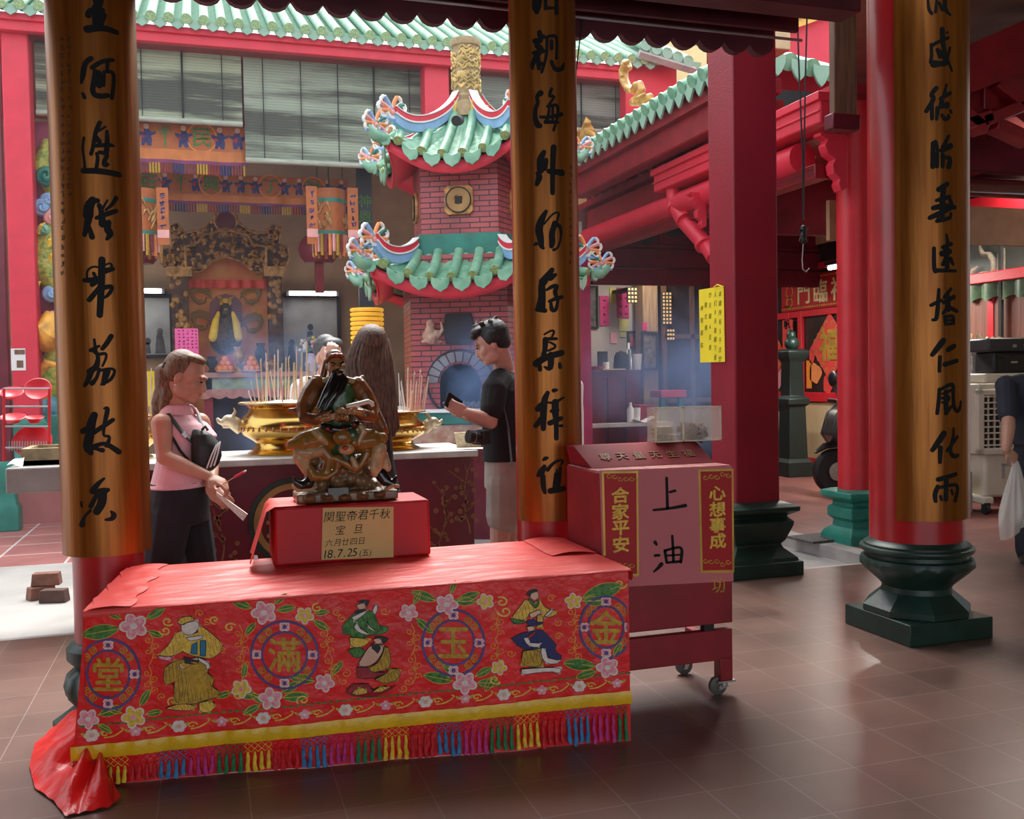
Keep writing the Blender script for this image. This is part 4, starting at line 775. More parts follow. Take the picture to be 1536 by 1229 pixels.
def hand(mb, w, d, n, curl=.6, side=1, s=1.0, thumb=.5):
    d = V(d).normalized(); n = (V(n)-d*V(n).dot(d)).normalized(); t = d.cross(n)*side; R = Matrix((t, d, n)).transposed()
    mb.ell(w+d*.045*s, (.040*s, .055*s, .015*s), R, 14); mb.ell(w+d*.005*s, (.026*s, .03*s, .02*s), R, 12)
    for k in range(4):
        b = w+d*(.088-.004*abs(k-1))*s+t*(.030-.0195*k)*s; L = (.066, .075, .069, .053)[k]*s; pts = [b-d*.02*s, b]; a = 0
        for j, q_ in enumerate((.45, .32, .25)): a += curl*(.75+.25*j)*(1+.06*k); pts.append(pts[-1]+(d*cos(a)+n*sin(a))*L*q_)
        mb.tube(pts, [.0095*s, .0095*s, .0088*s, .0082*s, .007*s], 8); mb.ell(pts[-1], .007*s, n=8)
    b = w+d*.025*s+t*.028*s; p1 = b+(d*.6+t*.6+n*thumb)*.036*s; p2 = p1+(d*.85+t*.05+n*thumb*1.1)*.030*s
    mb.tube([b, p1, p2], [.014*s, .0105*s, .0085*s], 8); mb.ell(p2, .0085*s, n=8)
# ---- woman in a pink polo shirt
Y0 = 5.0; fd = V((.90, -.43, 0)).normalized(); wd = V((-.43, -.90, 0)).normalized()   # facing, and towards her right side
foot = Pp(268, 1018, Y0); foot.z = 0
t = thing('person', 'person in a sleeveless pink polo shirt looking down at incense in both hands', 'person', foot)
hc = Pp(279, 566, 4.97); nb = Pp(268, 618, 5.0); hip = Pp(268, 748, Y0); wst = Pp(269, 705, Y0); ch = Pp(276, 655, Y0)
shR, elR, wrR = Pp(243, 636, 4.86), Pp(246, 686, 4.80), Pp(311, 714, 4.74); shL, elL, wrL = Pp(300, 634, 5.13), Pp(318, 690, 5.10), Pp(316, 737, 4.82)
hf = V((.90, -.28, -.34)); hu = V((.36, -.05, .95))
mb = MB(); r_, f_, u_, R_ = head(mb, hc, hf, hu, .98)
limb(mb, [hc-u_*.05-f_*.03, nb-fd*.01], [.050, .054]); oval(mb, [(nb+V((0, 0, -.0)), wd, .07, .06), (nb-V((0, 0, .05)), wd, .15, .075), (ch, wd, .15, .10), (wst, wd, .125, .09), (hip, wd, .155, .11), (hip-V((0, 0, .1)), wd, .15, .1)])
limb(mb, [shR, (shR+elR)/2, elR], [.052, .044, .036]); limb(mb, [elR, (elR*.6+wrR*.4), wrR], [.037, .036, .024]); limb(mb, [shL, elL], [.05, .036]); limb(mb, [elL, (elL+wrL)/2, wrL], [.037, .034, .024])
hand(mb, wrR, (.80, -.15, -.42), (-.3, .4, -.8), .62, -1, .95, .45); hand(mb, wrL, (.72, -.45, -.50), (-.1, .8, -.3), .75, 1, .95, .5)
for k in (-1, 1):
    h = hip+wd*k*.085-V((0, 0, .06)); kn = V((foot.x+wd.x*k*.12-k*.055+.02, foot.y+wd.y*k*.10, .46)); an = V((foot.x+wd.x*k*.13-k*.09, foot.y+wd.y*k*.11, .08))
    limb(mb, [h, kn, an], [.085, .058, .038]); limb(mb, [an-V((0, 0, .035))-fd*.05, an-V((0, 0, .05))+fd*.14], [.036, .03])
blob(mb, 'body', SKIN, t, .0048, 3); face_parts(hc, hf, hu, t, .98)
mb = MB(); shoulders = nb-V((0, 0, .045))
oval(mb, [(nb-V((0, 0, .006))-fd*.01, wd, .075, .070), (shoulders, wd, .155, .092), (nb*.5+ch*.5, wd, .163, .112), (ch+fd*.02, wd, .160, .135), (ch*.4+wst*.6+fd*.01, wd, .142, .115), (wst*.6+hip*.4, wd, .158, .122), (Pp(268, 731, Y0), wd, .172, .135)], 26)
blob(mb, 'polo_shirt', PNK, t, .006, 2); mb = MB()
for k in (-1, 1): mb.grid(lambda i, j: nb+V((0, 0, .035-.05*j))+Matrix.Rotation(k*(.25+2.2*i), 3, 'Z') @ fd*(.062+.028*j+.006*sin(pi*j)), 12, 4)
mb.build('collar', PNK, t, smooth=60).modifiers.new('thick', 'SOLIDIFY').thickness = .005
mb = MB(); oval(mb, [(Pp(268, 722, Y0), wd, .158, .125), (hip, wd, .178, .140), (hip-V((0, 0, .12)), wd, .178, .132)], 26)
for k in (-1, 1):
    h = hip+wd*k*.085-V((0, 0, .06)); kn = V((foot.x+wd.x*k*.12-k*.055+.02, foot.y+wd.y*k*.10, .46)); an = V((foot.x+wd.x*k*.13-k*.09, foot.y+wd.y*k*.11, .07)); limb(mb, [h, (h+kn)/2, kn, an], [.106, .096, .078, .07])
blob(mb, 'trousers', TRS, t, .007, 2)
mb = MB(); E = lambda a, b, d, q_: mb.ell(hc+(r_*a+f_*b+u_*d)*.98, q_, R_, 20)
E(0, -.036, .037, (.083, .088, .093)); E(0, -.075, .0, (.06, .045, .06)); E(0, .012, .098, (.060, .055, .028)); E(.058, -.045, .025, (.028, .05, .045)); E(-.058, -.045, .025, (.028, .05, .045))
bk = hc-f_*.10-u_*.015; limb(mb, [bk, Pp(248, 585, 5.0), Pp(240, 605, 5.02), Pp(234, 622, 5.04)], [.052, .05, .042, .020]); limb(mb, [bk, Pp(252, 592, 4.97), Pp(243, 616, 4.98)], [.04, .038, .014]); blob(mb, 'hair', HBR, t, .005, 2)
mb = MB(); c_ = Pp(256, 541, 4.93); limb(mb, [c_+V((-.035, .03, -.03)), c_+V((-.022, .02, -.012)), c_+V((-.008, .03, .008))], [.008, .011, .008]); mb.build('hair_clip', M['black'], t)
mb = MB(); mb.ell(hc+(r_*.082-f_*.012-u_*.05)*.98, .006, n=8); mb.build('earring', M['white'], t)
# bag across her chest
BGM = mat('black nylon', (.015, .015, .016), .55, var=.2, bump=.25, bs=30)
t = thing('sling_bag', 'black sling bag with three white stripes worn on the chest over the pink shirt', 'bag', Pp(308, 705, 4.80))
mb = MB(); n_ = V((.62, -.78, 0)); ub = V((.80, .58, 0))
bc = [(296, 644, .022, .02), (302, 652, .05, .04), (309, 668, .075, .055), (310, 685, .078, .055), (308, 698, .068, .05), (306, 707, .045, .03)]
oval(mb, [(Pp(x, y, 4.83), ub, w_, d_) for x, y, w_, d_ in bc], 20); blob(mb, 'bag_body', BGM, t, .006, 3)
mb = MB()
for k in range(3): mb.tube([Pp(310+k*5.5, 703-k*2, 4.765+.006*k), Pp(317+k*5, 684-k*2, 4.76+.008*k), Pp(325+k*2.6, 667-k*2.2, 4.795+.012*k)], .0042, 6)
mb.build('white_stripes', M['white'], t); mb = MB()
ring = lambda P, w: mb.tube(P, w, 8, .25)
ring([Pp(238, 634, 4.98), Pp(242, 624, 4.90), Pp(252, 621, 4.86), Pp(262, 634, 4.84), Pp(276, 652, 4.83), Pp(294, 668, 4.80)], .014); ring([Pp(292, 612, 5.09), Pp(298, 622, 5.0), Pp(303, 640, 4.93), Pp(306, 655, 4.86)], .009); ring([Pp(258, 655, 4.84), Pp(270, 676, 4.82), Pp(288, 697, 4.81), Pp(298, 706, 4.80)], .013)
mb.build('strap', BGM, t); mb = MB(); p = Pp(277, 653, 4.815)
mb.box(p, (.03, .012, .022), M=Euler((0, .8, .3)).to_matrix()); mb.build('buckle', M['steel'], t, bevel=.003); mb = MB(); mb.tube([Pp(303, 645, 4.81), Pp(308, 640, 4.80), Pp(312, 646, 4.80)], .007, 8); mb.build('loop', M['black'], t)
# incense in her hands
INC = mat('incense paste', (.62, .44, .27), .8, var=.15); INR = mat('red stick end', (.65, .03, .06), .6)
def stick(a, b, label, group, r=.0028, redfrac=.3, mi=None):
    a, b = V(a), V(b); o = MB(); k = a+(b-a)*redfrac; o.m = 1; o.cyl(a, k, r*.55, 6); o.m = 0; o.cyl(k, b, r, 6); x = o.build('incense_stick', [mi or INC, INR], None); tag(x, label, 'incense', group)
for k in range(5): stick(Pp(318+k, 734+k*1.5, 4.79), Pp(371-k*1.5, 772+k*2.2, 4.62), 'incense stick held low in the hand of the person in pink, pointing down right', "incense sticks in the lower hand", .0032, .1, M['thread_white'])
o = MB(); o.cyl(Pp(334, 727, 4.70), Pp(352, 716, 4.66), .0022, 6); o.m = 1; o.cyl(Pp(352, 716, 4.66), Pp(366, 708, 4.63), .006, 8); o.m = 2; o.cyl(Pp(366, 708, 4.63), Pp(369, 706, 4.625), .004, 8)
tag(o.build('incense_stick', [INC, INR, M['white']]), 'red-tipped incense stick pinched in the upper hand of the person in pink', 'incense')
# ---- man in black with a phone
Y0 = 5.62; fd = V((-.86, .50, 0)).normalized(); wd = V((-.50, -.86, 0)).normalized()   # wd: his left side, towards the viewer
foot = Pp(762, 915, Y0); foot.z = 0
t = thing('person', 'person with short black hair, black T-shirt and grey shorts looking at a phone', 'person', foot)
hc = Pp(738, 515, 5.58); nb = Pp(757, 558, 5.66); ch = Pp(755, 615, Y0); wst = Pp(757, 662, Y0); hip = Pp(760, 705, Y0)
shN, elN, wrN = Pp(742, 584, 5.48), Pp(736, 633, 5.42), Pp(700, 619, 5.40); shF, elF, wrF = Pp(775, 584, 5.88), Pp(745, 640, 5.84), Pp(708, 628, 5.62)
hf = V((-.86, .34, -.36)); hu = V((-.34, .1, .94)); mb = MB(); r_, f_, u_, R_ = head(mb, hc, hf, hu, 1.03)
limb(mb, [hc-u_*.05-f_*.03, nb], [.056, .064]); oval(mb, [(nb, wd, .08, .07), (nb-V((0, 0, .06)), wd, .18, .085), (ch, wd, .17, .11), (wst, wd, .15, .10), (hip, wd, .16, .11), (hip-V((0, 0, .1)), wd, .15, .1)])
limb(mb, [shN, elN], [.056, .042]); limb(mb, [elN, (elN+wrN)/2, wrN], [.044, .042, .028]); limb(mb, [shF, elF], [.056, .042]); limb(mb, [elF, wrF], [.042, .028])
hand(mb, wrN, (-.75, .15, .35), (.2, .85, .25), .55, 1, 1.0, .5); hand(mb, wrF, (-.8, -.2, .35), (.2, -.6, .6), .6, -1, 1.0, .5)
for k in (-1, 1):
    h = hip+wd*k*.09-V((0, 0, .07)); kn = V((foot.x+wd.x*k*.10-.02, foot.y+wd.y*k*.10, .48)); an = V((foot.x+wd.x*k*.10, foot.y+wd.y*k*.10, .08))
    limb(mb, [h, kn, (kn*.6+an*.4)-fd*.015, an], [.09, .06, .056, .04]); limb(mb, [an-V((0, 0, .03))-fd*.05, an-V((0, 0, .045))+fd*.16], [.042, .034])
blob(mb, 'body', SKIN2, t, .005, 3); face_parts(hc, hf, hu, t, 1.03, (.5, .22, .18))
mb = MB(); E = lambda a, b, d, q_: mb.ell(hc+(r_*a+f_*b+u_*d)*1.03, q_, R_, 20)
E(0, -.028, .045, (.087, .098, .095)); E(0, -.055, .0, (.078, .062, .07)); E(0, .045, .092, (.068, .055, .035)); E(.0, .085, .075, (.05, .025, .022)); E(-.07, -.02, .03, (.022, .05, .05)); E(.07, -.02, .03, (.022, .05, .05))
for k in range(16): a = k*.9; mb.tube([hc+(r_*.05*cos(a)+f_*(.05*sin(a)-.02)+u_*.125)*1.03, hc+(r_*.075*cos(a)+f_*(.085*sin(a)-.01)+u_*(.135-.02*(k % 3)))*1.03], [.016, .004], 6)
blob(mb, 'hair', HBK, t, .005, 1)
mb = MB(); oval(mb, [(nb-V((0, 0, .0)), wd, .085, .078), (nb-V((0, 0, .045)), wd, .185, .102), (nb*.5+ch*.5, wd, .195, .128), (ch, wd, .185, .132), (wst, wd, .18, .128), (Pp(758, 690, Y0), wd, .188, .135)], 26)
limb(mb, [nb-V((0, 0, .05))+wd*.12, shN, (shN*.35+elN*.65)], [.075, .078, .072]); limb(mb, [nb-V((0, 0, .05))-wd*.12, shF, (shF*.35+elF*.65)], [.075, .078, .072]); blob(mb, 'tshirt', BLK, t, .007, 2)
mb = MB(); oval(mb, [(Pp(759, 684, Y0), wd, .175, .128), (hip-V((0, 0, .1)), wd, .19, .135)], 24)
for k in (-1, 1): h = hip+wd*k*.095-V((0, 0, .07)); limb(mb, [h, h-V((0, 0, .12)), V((h.x, h.y, Pp(750, 772, Y0).z))], [.105, .108, .112])
blob(mb, 'shorts', GRY, t, .007, 2)
mb = MB(); mb.tube([Pp(768, 700, 5.40), Pp(762, 640, 5.40), Pp(752, 600, 5.43), Pp(745, 572, 5.52), Pp(756, 560, 5.68)], .016, 8, .25); mb.build('backpack_strap', mat('grey webbing', (.12, .12, .12), .7), t)
t = thing('phone', 'dark smartphone held out in front of the black T-shirt', 'phone', Pp(680, 607, 5.44))
mb = MB(); mb.box(Pp(680, 605, 5.46), (.085, .010, .155), M=Euler((.35, -1.15, .35)).to_matrix()); mb.build('phone_body', M['black'], t, bevel=.004)
t = thing('camera', 'black camera with a lens hanging at the hip of the black T-shirt', 'camera', Pp(716, 666, 5.36))
MB().box(Pp(722, 656, 5.38), (.06, .10, .085), rz=.5).build('camera_body', M['black'], t, bevel=.008); a, b = Pp(720, 657, 5.36), Pp(702, 655, 5.34)
MB().tube([a, a*.4+b*.6, a*.4+b*.6, b], [.034, .034, .038, .038], 20).build('lens', M['black'], t); MB().tube([a*.5+b*.5, a*.45+b*.55], .0355, 20).build('lens_ring', M['steel'], t)
# ---- woman with long brown hair seen from behind
Y0 = 5.38; wd = V((.93, -.35, 0)).normalized(); fd = V((-.35, .94, 0)).normalized(); foot = Pp(556, 950, Y0); foot.z = 0
t = thing('person', 'person with long brown hair seen from behind, standing at the bronze censers', 'person', foot)
hc = Pp(557, 522, Y0); nb = Pp(558, 572, 5.36); ch = Pp(556, 630, Y0); hip = Pp(556, 730, Y0); hf = V((-.80, .60, -.1)); hu = V((-.05, 0, 1)); mb = MB(); r_, f_, u_, R_ = head(mb, hc, hf, hu, .98)
limb(mb, [hc-u_*.05, nb], [.05, .056]); oval(mb, [(nb, wd, .07, .06), (nb-V((.03, 0, .05)), wd, .115, .07), (ch-V((.02, 0, 0)), wd, .125, .1), (Pp(553, 680, Y0), wd, .12, .09), (hip, wd, .15, .11), (hip-V((0, 0, .1)), wd, .14, .1)])
for k in (-1, 1):
    s_ = nb-V((.03, 0, .06))+wd*k*.115; e_ = s_+V((-.02, .10, -.26)); w_ = e_+V((-.06*k, .2, .04)); limb(mb, [s_, e_, w_], [.048, .036, .024]); hand(mb, w_, (-.2*k, .9, .2), (-k, 0, 0), .4, k)
    h = hip+wd*k*.08-V((0, 0, .06)); kn = V((foot.x+wd.x*k*.08, foot.y+wd.y*k*.08, .46)); an = V((kn.x, kn.y, .07)); limb(mb, [h, kn, an], [.085, .058, .038]); limb(mb, [an-V((0, 0, .03)), an-V((0, 0, .04))+fd*.15], [.036, .03])
blob(mb, 'body', SKIN2, t, .006, 3); face_parts(hc, hf, hu, t, .98)
mb = MB(); oval(mb, [(nb-V((0, 0, .01)), wd, .09, .07), (nb-V((.03, 0, .05)), wd, .125, .08), (ch-V((.02, 0, 0)), wd, .135, .11), (Pp(553, 690, Y0), wd, .14, .11), (Pp(556, 735, Y0), wd, .165, .125)], 22)
for k in (-1, 1): s_ = nb-V((.03, 0, .06))+wd*k*.115; limb(mb, [s_, s_+V((-.01, .05, -.14))], [.055, .052])
blob(mb, 'dark_top', BLK, t, .007, 2); mb = MB(); oval(mb, [(Pp(556, 725, Y0), wd, .155, .12), (hip-V((0, 0, .12)), wd, .16, .12)], 22)
for k in (-1, 1): h = hip+wd*k*.08-V((0, 0, .06)); kn = V((foot.x+wd.x*k*.08, foot.y+wd.y*k*.08, .46)); limb(mb, [h, kn, V((kn.x, kn.y, .07))], [.095, .075, .065])
blob(mb, 'trousers', TRS, t, .007, 2)
mb = MB(); mb.ell(hc-fd*.015+V((-.005, 0, .035)), (.092, .095, .098), n=20); random.seed(5)
for k in range(70):
    a = random.uniform(-1.25, 1.15); x1 = 566+26*a+random.uniform(-4, 4); yb = 668-22*abs(a-.3)+random.uniform(-14, 12); s0 = hc+V((.085*sin(a)+.01, -.075*cos(a)*1.0, .03+random.uniform(-.02, .06)))
    p1 = Pp(556+30*a*.95, 545, 5.38-.10*cos(a)); p2 = Pp(560+29*a, 595, 5.36-.115*cos(a*.8)); p3 = Pp(x1, 640, 5.37-.13*cos(a*.8)+random.uniform(-.01, .01)); p4 = Pp(x1+random.uniform(-4, 5), yb, 5.37-.13*cos(a*.8))
    p2.x += random.uniform(-.012, .012); p3.x += .012*sin(k*2.1); p1.x += .008*sin(k*1.3); mb.tube([hc+V((-.008+.058*sin(a), -.045*cos(a), .092)), hc+V((-.002+.092*sin(a), -.08*cos(a), .035)), p1, p2, p3, p4], [.010, .018, .019, .018, .013, .003], 7)
mb.build('hair', HLB, t, smooth=80)
# ---- man in a white shirt behind the altar
Y0 = 7.35; foot = Pp(478, 820, Y0); foot.z = -.1; wd = V((1, .1, 0)).normalized(); fd = V((.15, -1, 0)).normalized()
t = thing('person', 'person in a white T-shirt with a fist raised to the forehead behind the incense', 'person', foot)
hc = Pp(494, 535, Y0); nb = Pp(488, 566, Y0); ch = Pp(482, 620, Y0); hip = Pp(480, 690, Y0); mb = MB(); hf = V((.45, -.86, -.25)); hu = V((0, -.2, 1)); r_, f_, u_, R_ = head(mb, hc, hf, hu, 1.2)
limb(mb, [hc-u_*.06-f_*.02, nb], [.062, .066]); oval(mb, [(nb, wd, .09, .08), (nb-V((0, 0, .06)), wd, .19, .1), (ch, wd, .19, .12), (hip, wd, .18, .12), (hip-V((0, 0, .12)), wd, .17, .11)])
sL, eL, wL = Pp(512, 585, 7.3), Pp(492, 582, 7.02), Pp(497, 540, 7.05); limb(mb, [sL, eL], [.065, .05]); limb(mb, [eL, wL], [.052, .034]); hand(mb, wL, (.1, -.05, 1), (.3, .9, 0), 1.1, 1, 1.15, .6)
sR, eR = Pp(452, 585, 7.35), Pp(446, 640, 7.3); limb(mb, [sR, eR, eR+V((.15, -.15, -.05))], [.06, .045, .03]); hand(mb, eR+V((.15, -.15, -.05)), (.8, -.5, 0), (0, 0, -1), .5)
for k in (-1, 1): h = hip+wd*k*.09-V((0, 0, .08)); an = V((h.x, h.y, 0)); limb(mb, [h, (h+an)/2, an], [.095, .065, .045]); limb(mb, [an-V((0, 0, .05)), an-V((0, 0, .06))+fd*.16], [.042, .034])
blob(mb, 'body', SKIN2, t, .006, 3); face_parts(hc, hf, hu, t, 1.2)
mb = MB(); oval(mb, [(nb-V((0, 0, .01)), wd, .10, .085), (nb-V((0, 0, .05)), wd, .20, .115), (ch, wd, .21, .14), (hip, wd, .21, .14)], 24); limb(mb, [nb-V((0, 0, .07))-wd*.13, sR, (sR+eR)/2], [.085, .085, .08]); limb(mb, [nb-V((0, 0, .07))+wd*.1, sL*.6+eL*.4], [.085, .08]); blob(mb, 'tshirt', WHT, t, .008, 2)
mb = MB(); oval(mb, [(hip+V((0, 0, .03)), wd, .185, .125), (hip-V((0, 0, .14)), wd, .18, .12)])
for k in (-1, 1): h = hip+wd*k*.09-V((0, 0, .08)); limb(mb, [h, V((h.x, h.y, 0))], [.1, .075])
blob(mb, 'trousers', TRS, t, .008, 2); mb = MB(); mb.ell(hc+(-f_*.035+u_*.045)*1.2, (.095, .112, .108), R_, 18); mb.ell(hc+(f_*.035+u_*.095)*1.2, (.08, .06, .04), R_); blob(mb, 'hair', mat('greying hair', (.06, .06, .065), .5, var=.5, vs=30), t, .006, 2)
# ---- somebody in a white shirt mostly hidden behind the middle pillar
Y0 = 8.0; foot = Pp(848, 800, Y0); foot.z = -.1; wd = V((.75, .66, 0)).normalized(); t = thing('person', 'person in a pale shirt almost hidden behind the pillar by the purple column', 'person', foot)
nb = Pp(852, 566, Y0); hc = nb+V((-.02, 0, .17)); ch = Pp(852, 620, Y0); hip = Pp(851, 690, Y0); mb = MB(); fd = V((-.66, .75, 0)); head(mb, hc, fd, (0, 0, 1)); limb(mb, [hc-V((0, 0, .05)), nb], [.055, .06])
oval(mb, [(nb, wd, .08, .07), (nb-V((0, 0, .06)), wd, .16, .09), (ch, wd, .15, .1), (hip, wd, .16, .11), (hip-V((0, 0, .1)), wd, .15, .1)]); sR = nb-V((0, 0, .08))+wd*.15
for k in (-1, 1):
    s_ = nb-V((0, 0, .08))+wd*.15*k; limb(mb, [s_, s_+V((0, 0, -.28)), s_+fd*.1+V((0, 0, -.5))], [.05, .04, .028]); hand(mb, s_+fd*.1+V((0, 0, -.5)), (fd.x*.3, fd.y*.3, -1), (-wd.x*k, -wd.y*k, 0), .4, k)
    h = hip+wd*k*.08-V((0, 0, .06)); an = V((h.x, h.y, 0)); limb(mb, [h, (h+an)/2, an], [.09, .06, .04]); limb(mb, [an-V((0, 0, .06)), an-V((0, 0, .06))+fd*.15], [.038, .03])
blob(mb, 'body', SKIN2, t, .007, 3); mb = MB(); oval(mb, [(nb-V((0, 0, .01)), wd, .09, .08), (nb-V((0, 0, .05)), wd, .17, .105), (ch, wd, .175, .13), (hip-V((0, 0, .06)), wd, .185, .135)], 22)
for k in (-1, 1): s_ = nb-V((0, 0, .08))+wd*.15*k; limb(mb, [s_, s_+V((0, 0, -.22))], [.07, .06])
blob(mb, 'pale_shirt', WHT, t, .008, 2); mb = MB()
for k in (-1, 1): h = hip+wd*k*.08-V((0, 0, .06)); limb(mb, [h, V((h.x, h.y, 0))], [.105, .075])
blob(mb, 'trousers', TRS, t, .008, 2); mb = MB(); mb.ell(hc-fd*.03+V((0, 0, .045)), (.088, .092, .095), n=16); mb.ell(hc-fd*.05, (.078, .072, .085), n=16); blob(mb, 'hair', HBK, t, .006, 2)
# ---- person at the right edge carrying a plastic bag
Y0 = 5.6; t = thing('person', 'person in a navy T-shirt at the right edge holding a plastic bag', 'person', (5.93, 5.72, 0))
wd = V((-.85, .5, 0)).normalized(); fd = V((-.5, -.85, 0)).normalized(); foot = V((5.95, 5.72, 0)); nb = foot+V((0, 0, 1.42)); hc = nb+V((-.01, -.03, .16)); ch = foot+V((0, 0, 1.2)); hip = foot+V((0, 0, .9))
sN, eN, wN = V((5.74, 5.82, 1.34)), Pp(1513, 640, Y0), Pp(1509, 676, 5.52); mb = MB(); r_, f_, u_, R_ = head(mb, hc, fd, (0, 0, 1)); limb(mb, [hc-V((0, 0, .05)), nb], [.055, .062]); oval(mb, [(nb, wd, .08, .07), (nb-V((0, 0, .06)), wd, .18, .09), (ch, wd, .18, .12), (hip, wd, .17, .12), (hip-V((0, 0, .1)), wd, .16, .11)])
limb(mb, [sN, eN], [.056, .045]); limb(mb, [eN, (eN+wN)/2, wN], [.047, .042, .029]); hand(mb, wN, (.62, -.2, -.55), (.3, .5, -.4), .75, -1, 1.05, .4); s_ = nb-V((0, 0, .08))-wd*.17; limb(mb, [s_, s_-V((0, 0, .28)), s_+fd*.1-V((0, 0, .5))], [.055, .042, .03]); hand(mb, s_+fd*.1-V((0, 0, .5)), (0, -.2, -1), (.5, 0, 0), .4)
for k in (-1, 1): h = hip+wd*k*.09-V((0, 0, .07)); an = V((h.x, h.y, .08)); limb(mb, [h, (h+an)/2, an], [.09, .062, .042]); limb(mb, [an-V((0, 0, .03)), an-V((0, 0, .045))+fd*.16], [.04, .034])
blob(mb, 'body', SKIN, t, .0055, 3); face_parts(hc, fd, (0, 0, 1), t); mb = MB(); oval(mb, [(nb-V((0, 0, .01)), wd, .09, .08), (nb-V((0, 0, .05)), wd, .19, .11), (ch, wd, .20, .14), (hip, wd, .20, .14)], 24)
limb(mb, [nb-V((0, 0, .07))+wd*.12, sN, sN*.28+eN*.72], [.085, .085, .072]); limb(mb, [nb-V((0, 0, .07))-wd*.12, s_, s_-V((0, 0, .17))], [.085, .08, .07]); blob(mb, 'tshirt', NVY, t, .007, 2)
mb = MB(); oval(mb, [(hip+V((0, 0, .03)), wd, .175, .125), (hip-V((0, 0, .14)), wd, .175, .12)])
for k in (-1, 1): h = hip+wd*k*.09-V((0, 0, .07)); limb(mb, [h, V((h.x, h.y, .1))], [.1, .078])
blob(mb, 'trousers', TRS, t, .008, 2); mb = MB(); mb.ell(hc-f_*.032+u_*.042, (.086, .096, .098), R_, 20); mb.ell(hc-f_*.055+u_*.0, (.080, .065, .08), R_, 16); mb.ell(hc+f_*.03+u_*.095, (.066, .055, .03), R_, 16); blob(mb, 'hair', HBK, t, .006, 2)
SHOE = mat('dark shoe leather', (.03, .024, .02), .5)
def shoes(t, hip, wd, fd, w, z0):
    for k in (-1, 1): mb = MB(); a = V((hip.x+wd.x*k*w, hip.y+wd.y*k*w, z0+.05)); limb(mb, [a-fd*.06, a+fd*.05-V((0, 0, .004)), a+fd*.15-V((0, 0, .012))], [.052, .050, .040]); mb.bx(a-V((.03, .03, .05)), a+V((.03, .03, .0))); blob(mb, 'shoe', SHOE, t, .007, 2)
shoes(t, hip, wd, fd, .09, 0)
M['film'] = mat('thin white plastic', (.80, .76, .70), .25, var=.06, alpha=.62, bump=.6, bs=10)
t = thing('plastic_bag', 'limp white plastic bag hanging from the hand at the right edge', 'bag', Pp(1520, 800, 5.5))
def bagf(i, j):
    a = 2*pi*i; top = Pp(1524, 692, 5.5); w = (.018+.115*min(1, j*1.25)**.9)*(1-.30*max(0, j-.72)/.28); z = top.z-.50*j*(1-.12*cos(a)); k = 1+.16*sin(a*5+j*5)*j+.08*sin(a*11)
    return V((top.x-.02*j+cos(a)*w*k, top.y+sin(a)*w*.55*k, z))
mb = MB(); mb.grid(bagf, 60, 24); mb.build('bag_film', M['film'], t, smooth=80)
# ---------------------------------------------------------------- long altar, slab table, censers
AY = 6.36; AZ = aty(328, 691, AY).z
axl, axr = aty(207, 700, AY).x, aty(718, 700, AY).x
t = thing('altar', 'long maroon altar with a pale stone top under the bronze censers', 'altar', ((axl+axr)/2, AY+.42, 0))
MB().bx((axl, AY+.03, 0), (axr-.03, AY+.8, AZ-.04)).build('altar_body', M['maroon'], t, bevel=.006)
M['stonetop'] = mat('pale stone top', (.58, .55, .52), .5, var=.15, vs=9)
MB().bx((axl-.02, AY, AZ-.045), (axr, AY+.83, AZ)).build('altar_top', M['stonetop'], t, bevel=.008)
gf = plane_fn((0, AY+.029, 0), (1, 0, 0), (0, 0, 1)); ap = lambda px, py: (aty(px, py, AY+.03).x, aty(px, py, AY+.03).z)
cx, cz = ap(440, 782); rr = ap(506, 782)[0]-cx
def ringz(mb, fn, x, y, r0, r1, h, n=48):
    vs = []
    for k in range(n): a = 2*pi*k/n; vs += [fn(x+cos(a)*r, y+sin(a)*r, hh) for r, hh in ((r0, 0), (r0, h), (r1, h), (r1, 0))]
    mb.add(vs, [(k*4+j, k*4+j+1, (k+1) % n*4+j+1, (k+1) % n*4+j) for k in range(n) for j in range(3)])
m = MB(); ringz(m, gf, cx, cz, rr*.89, rr, .012); m.m = 1; ringz(m, gf, cx, cz, rr*.74, rr*.88, .008)
for k in range(-2, 3):
    for s in (-1, 1): m.m = 1 if k % 2 else 0; m.stroke([(cx+k*rr*.27, cz+s*rr*.12, rr*.1), (cx+k*rr*.27, cz+s*rr*(.62-.06*k*k), rr*.1)], gf, .008, 0)
for s in (-1, 0, 1): m.m = 1; m.stroke([(cx-rr*.6, cz+s*rr*.3, rr*.08), (cx+rr*.6, cz+s*rr*.3, rr*.08)], gf, .009, 0)
M['ochre'] = mat('ochre paint', (.36, .20, .06), .5, var=.2)
m.build('round_emblem', [M['green'], M['ochre']], t)
m = MB()
for bx_, by_ in ((331, 850), (655, 840), (705, 800), (235, 840)):
    x, z = ap(bx_, by_); pts = [(x, z, .012)]
    for k in range(7): x += random.uniform(-.035, .045); z += .07; pts.append((x, z, .011-.001*k)); [ringz(m, gf, x+random.uniform(-.08, .08), z+random.uniform(-.04, .04), .004, .013+.006*random.random(), .002, 8) for _ in range(3)]
    m.stroke(pts, gf, .002, 1)
    for k in range(5): a = pts[2+k % 5]; m.stroke([(a[0], a[1], .007), (a[0]+random.uniform(-.12, .12), a[1]+.09, .004)], gf, .002, 1)
m.build('painted_branches', mat('faded ochre paint', (.26, .11, .05), .6), t, smooth=0)
t = thing('slab_table', 'grey concrete slab table at the left, behind the pillar, carrying a stone trough', 'table', (aty(90, 720, 6.35).x, 6.7, -.1))
sx0, sx1 = aty(8, 720, 6.35).x, aty(205, 720, 6.35).x; sz1, sz0 = aty(60, 701, 6.35).z, aty(60, 739, 6.35).z
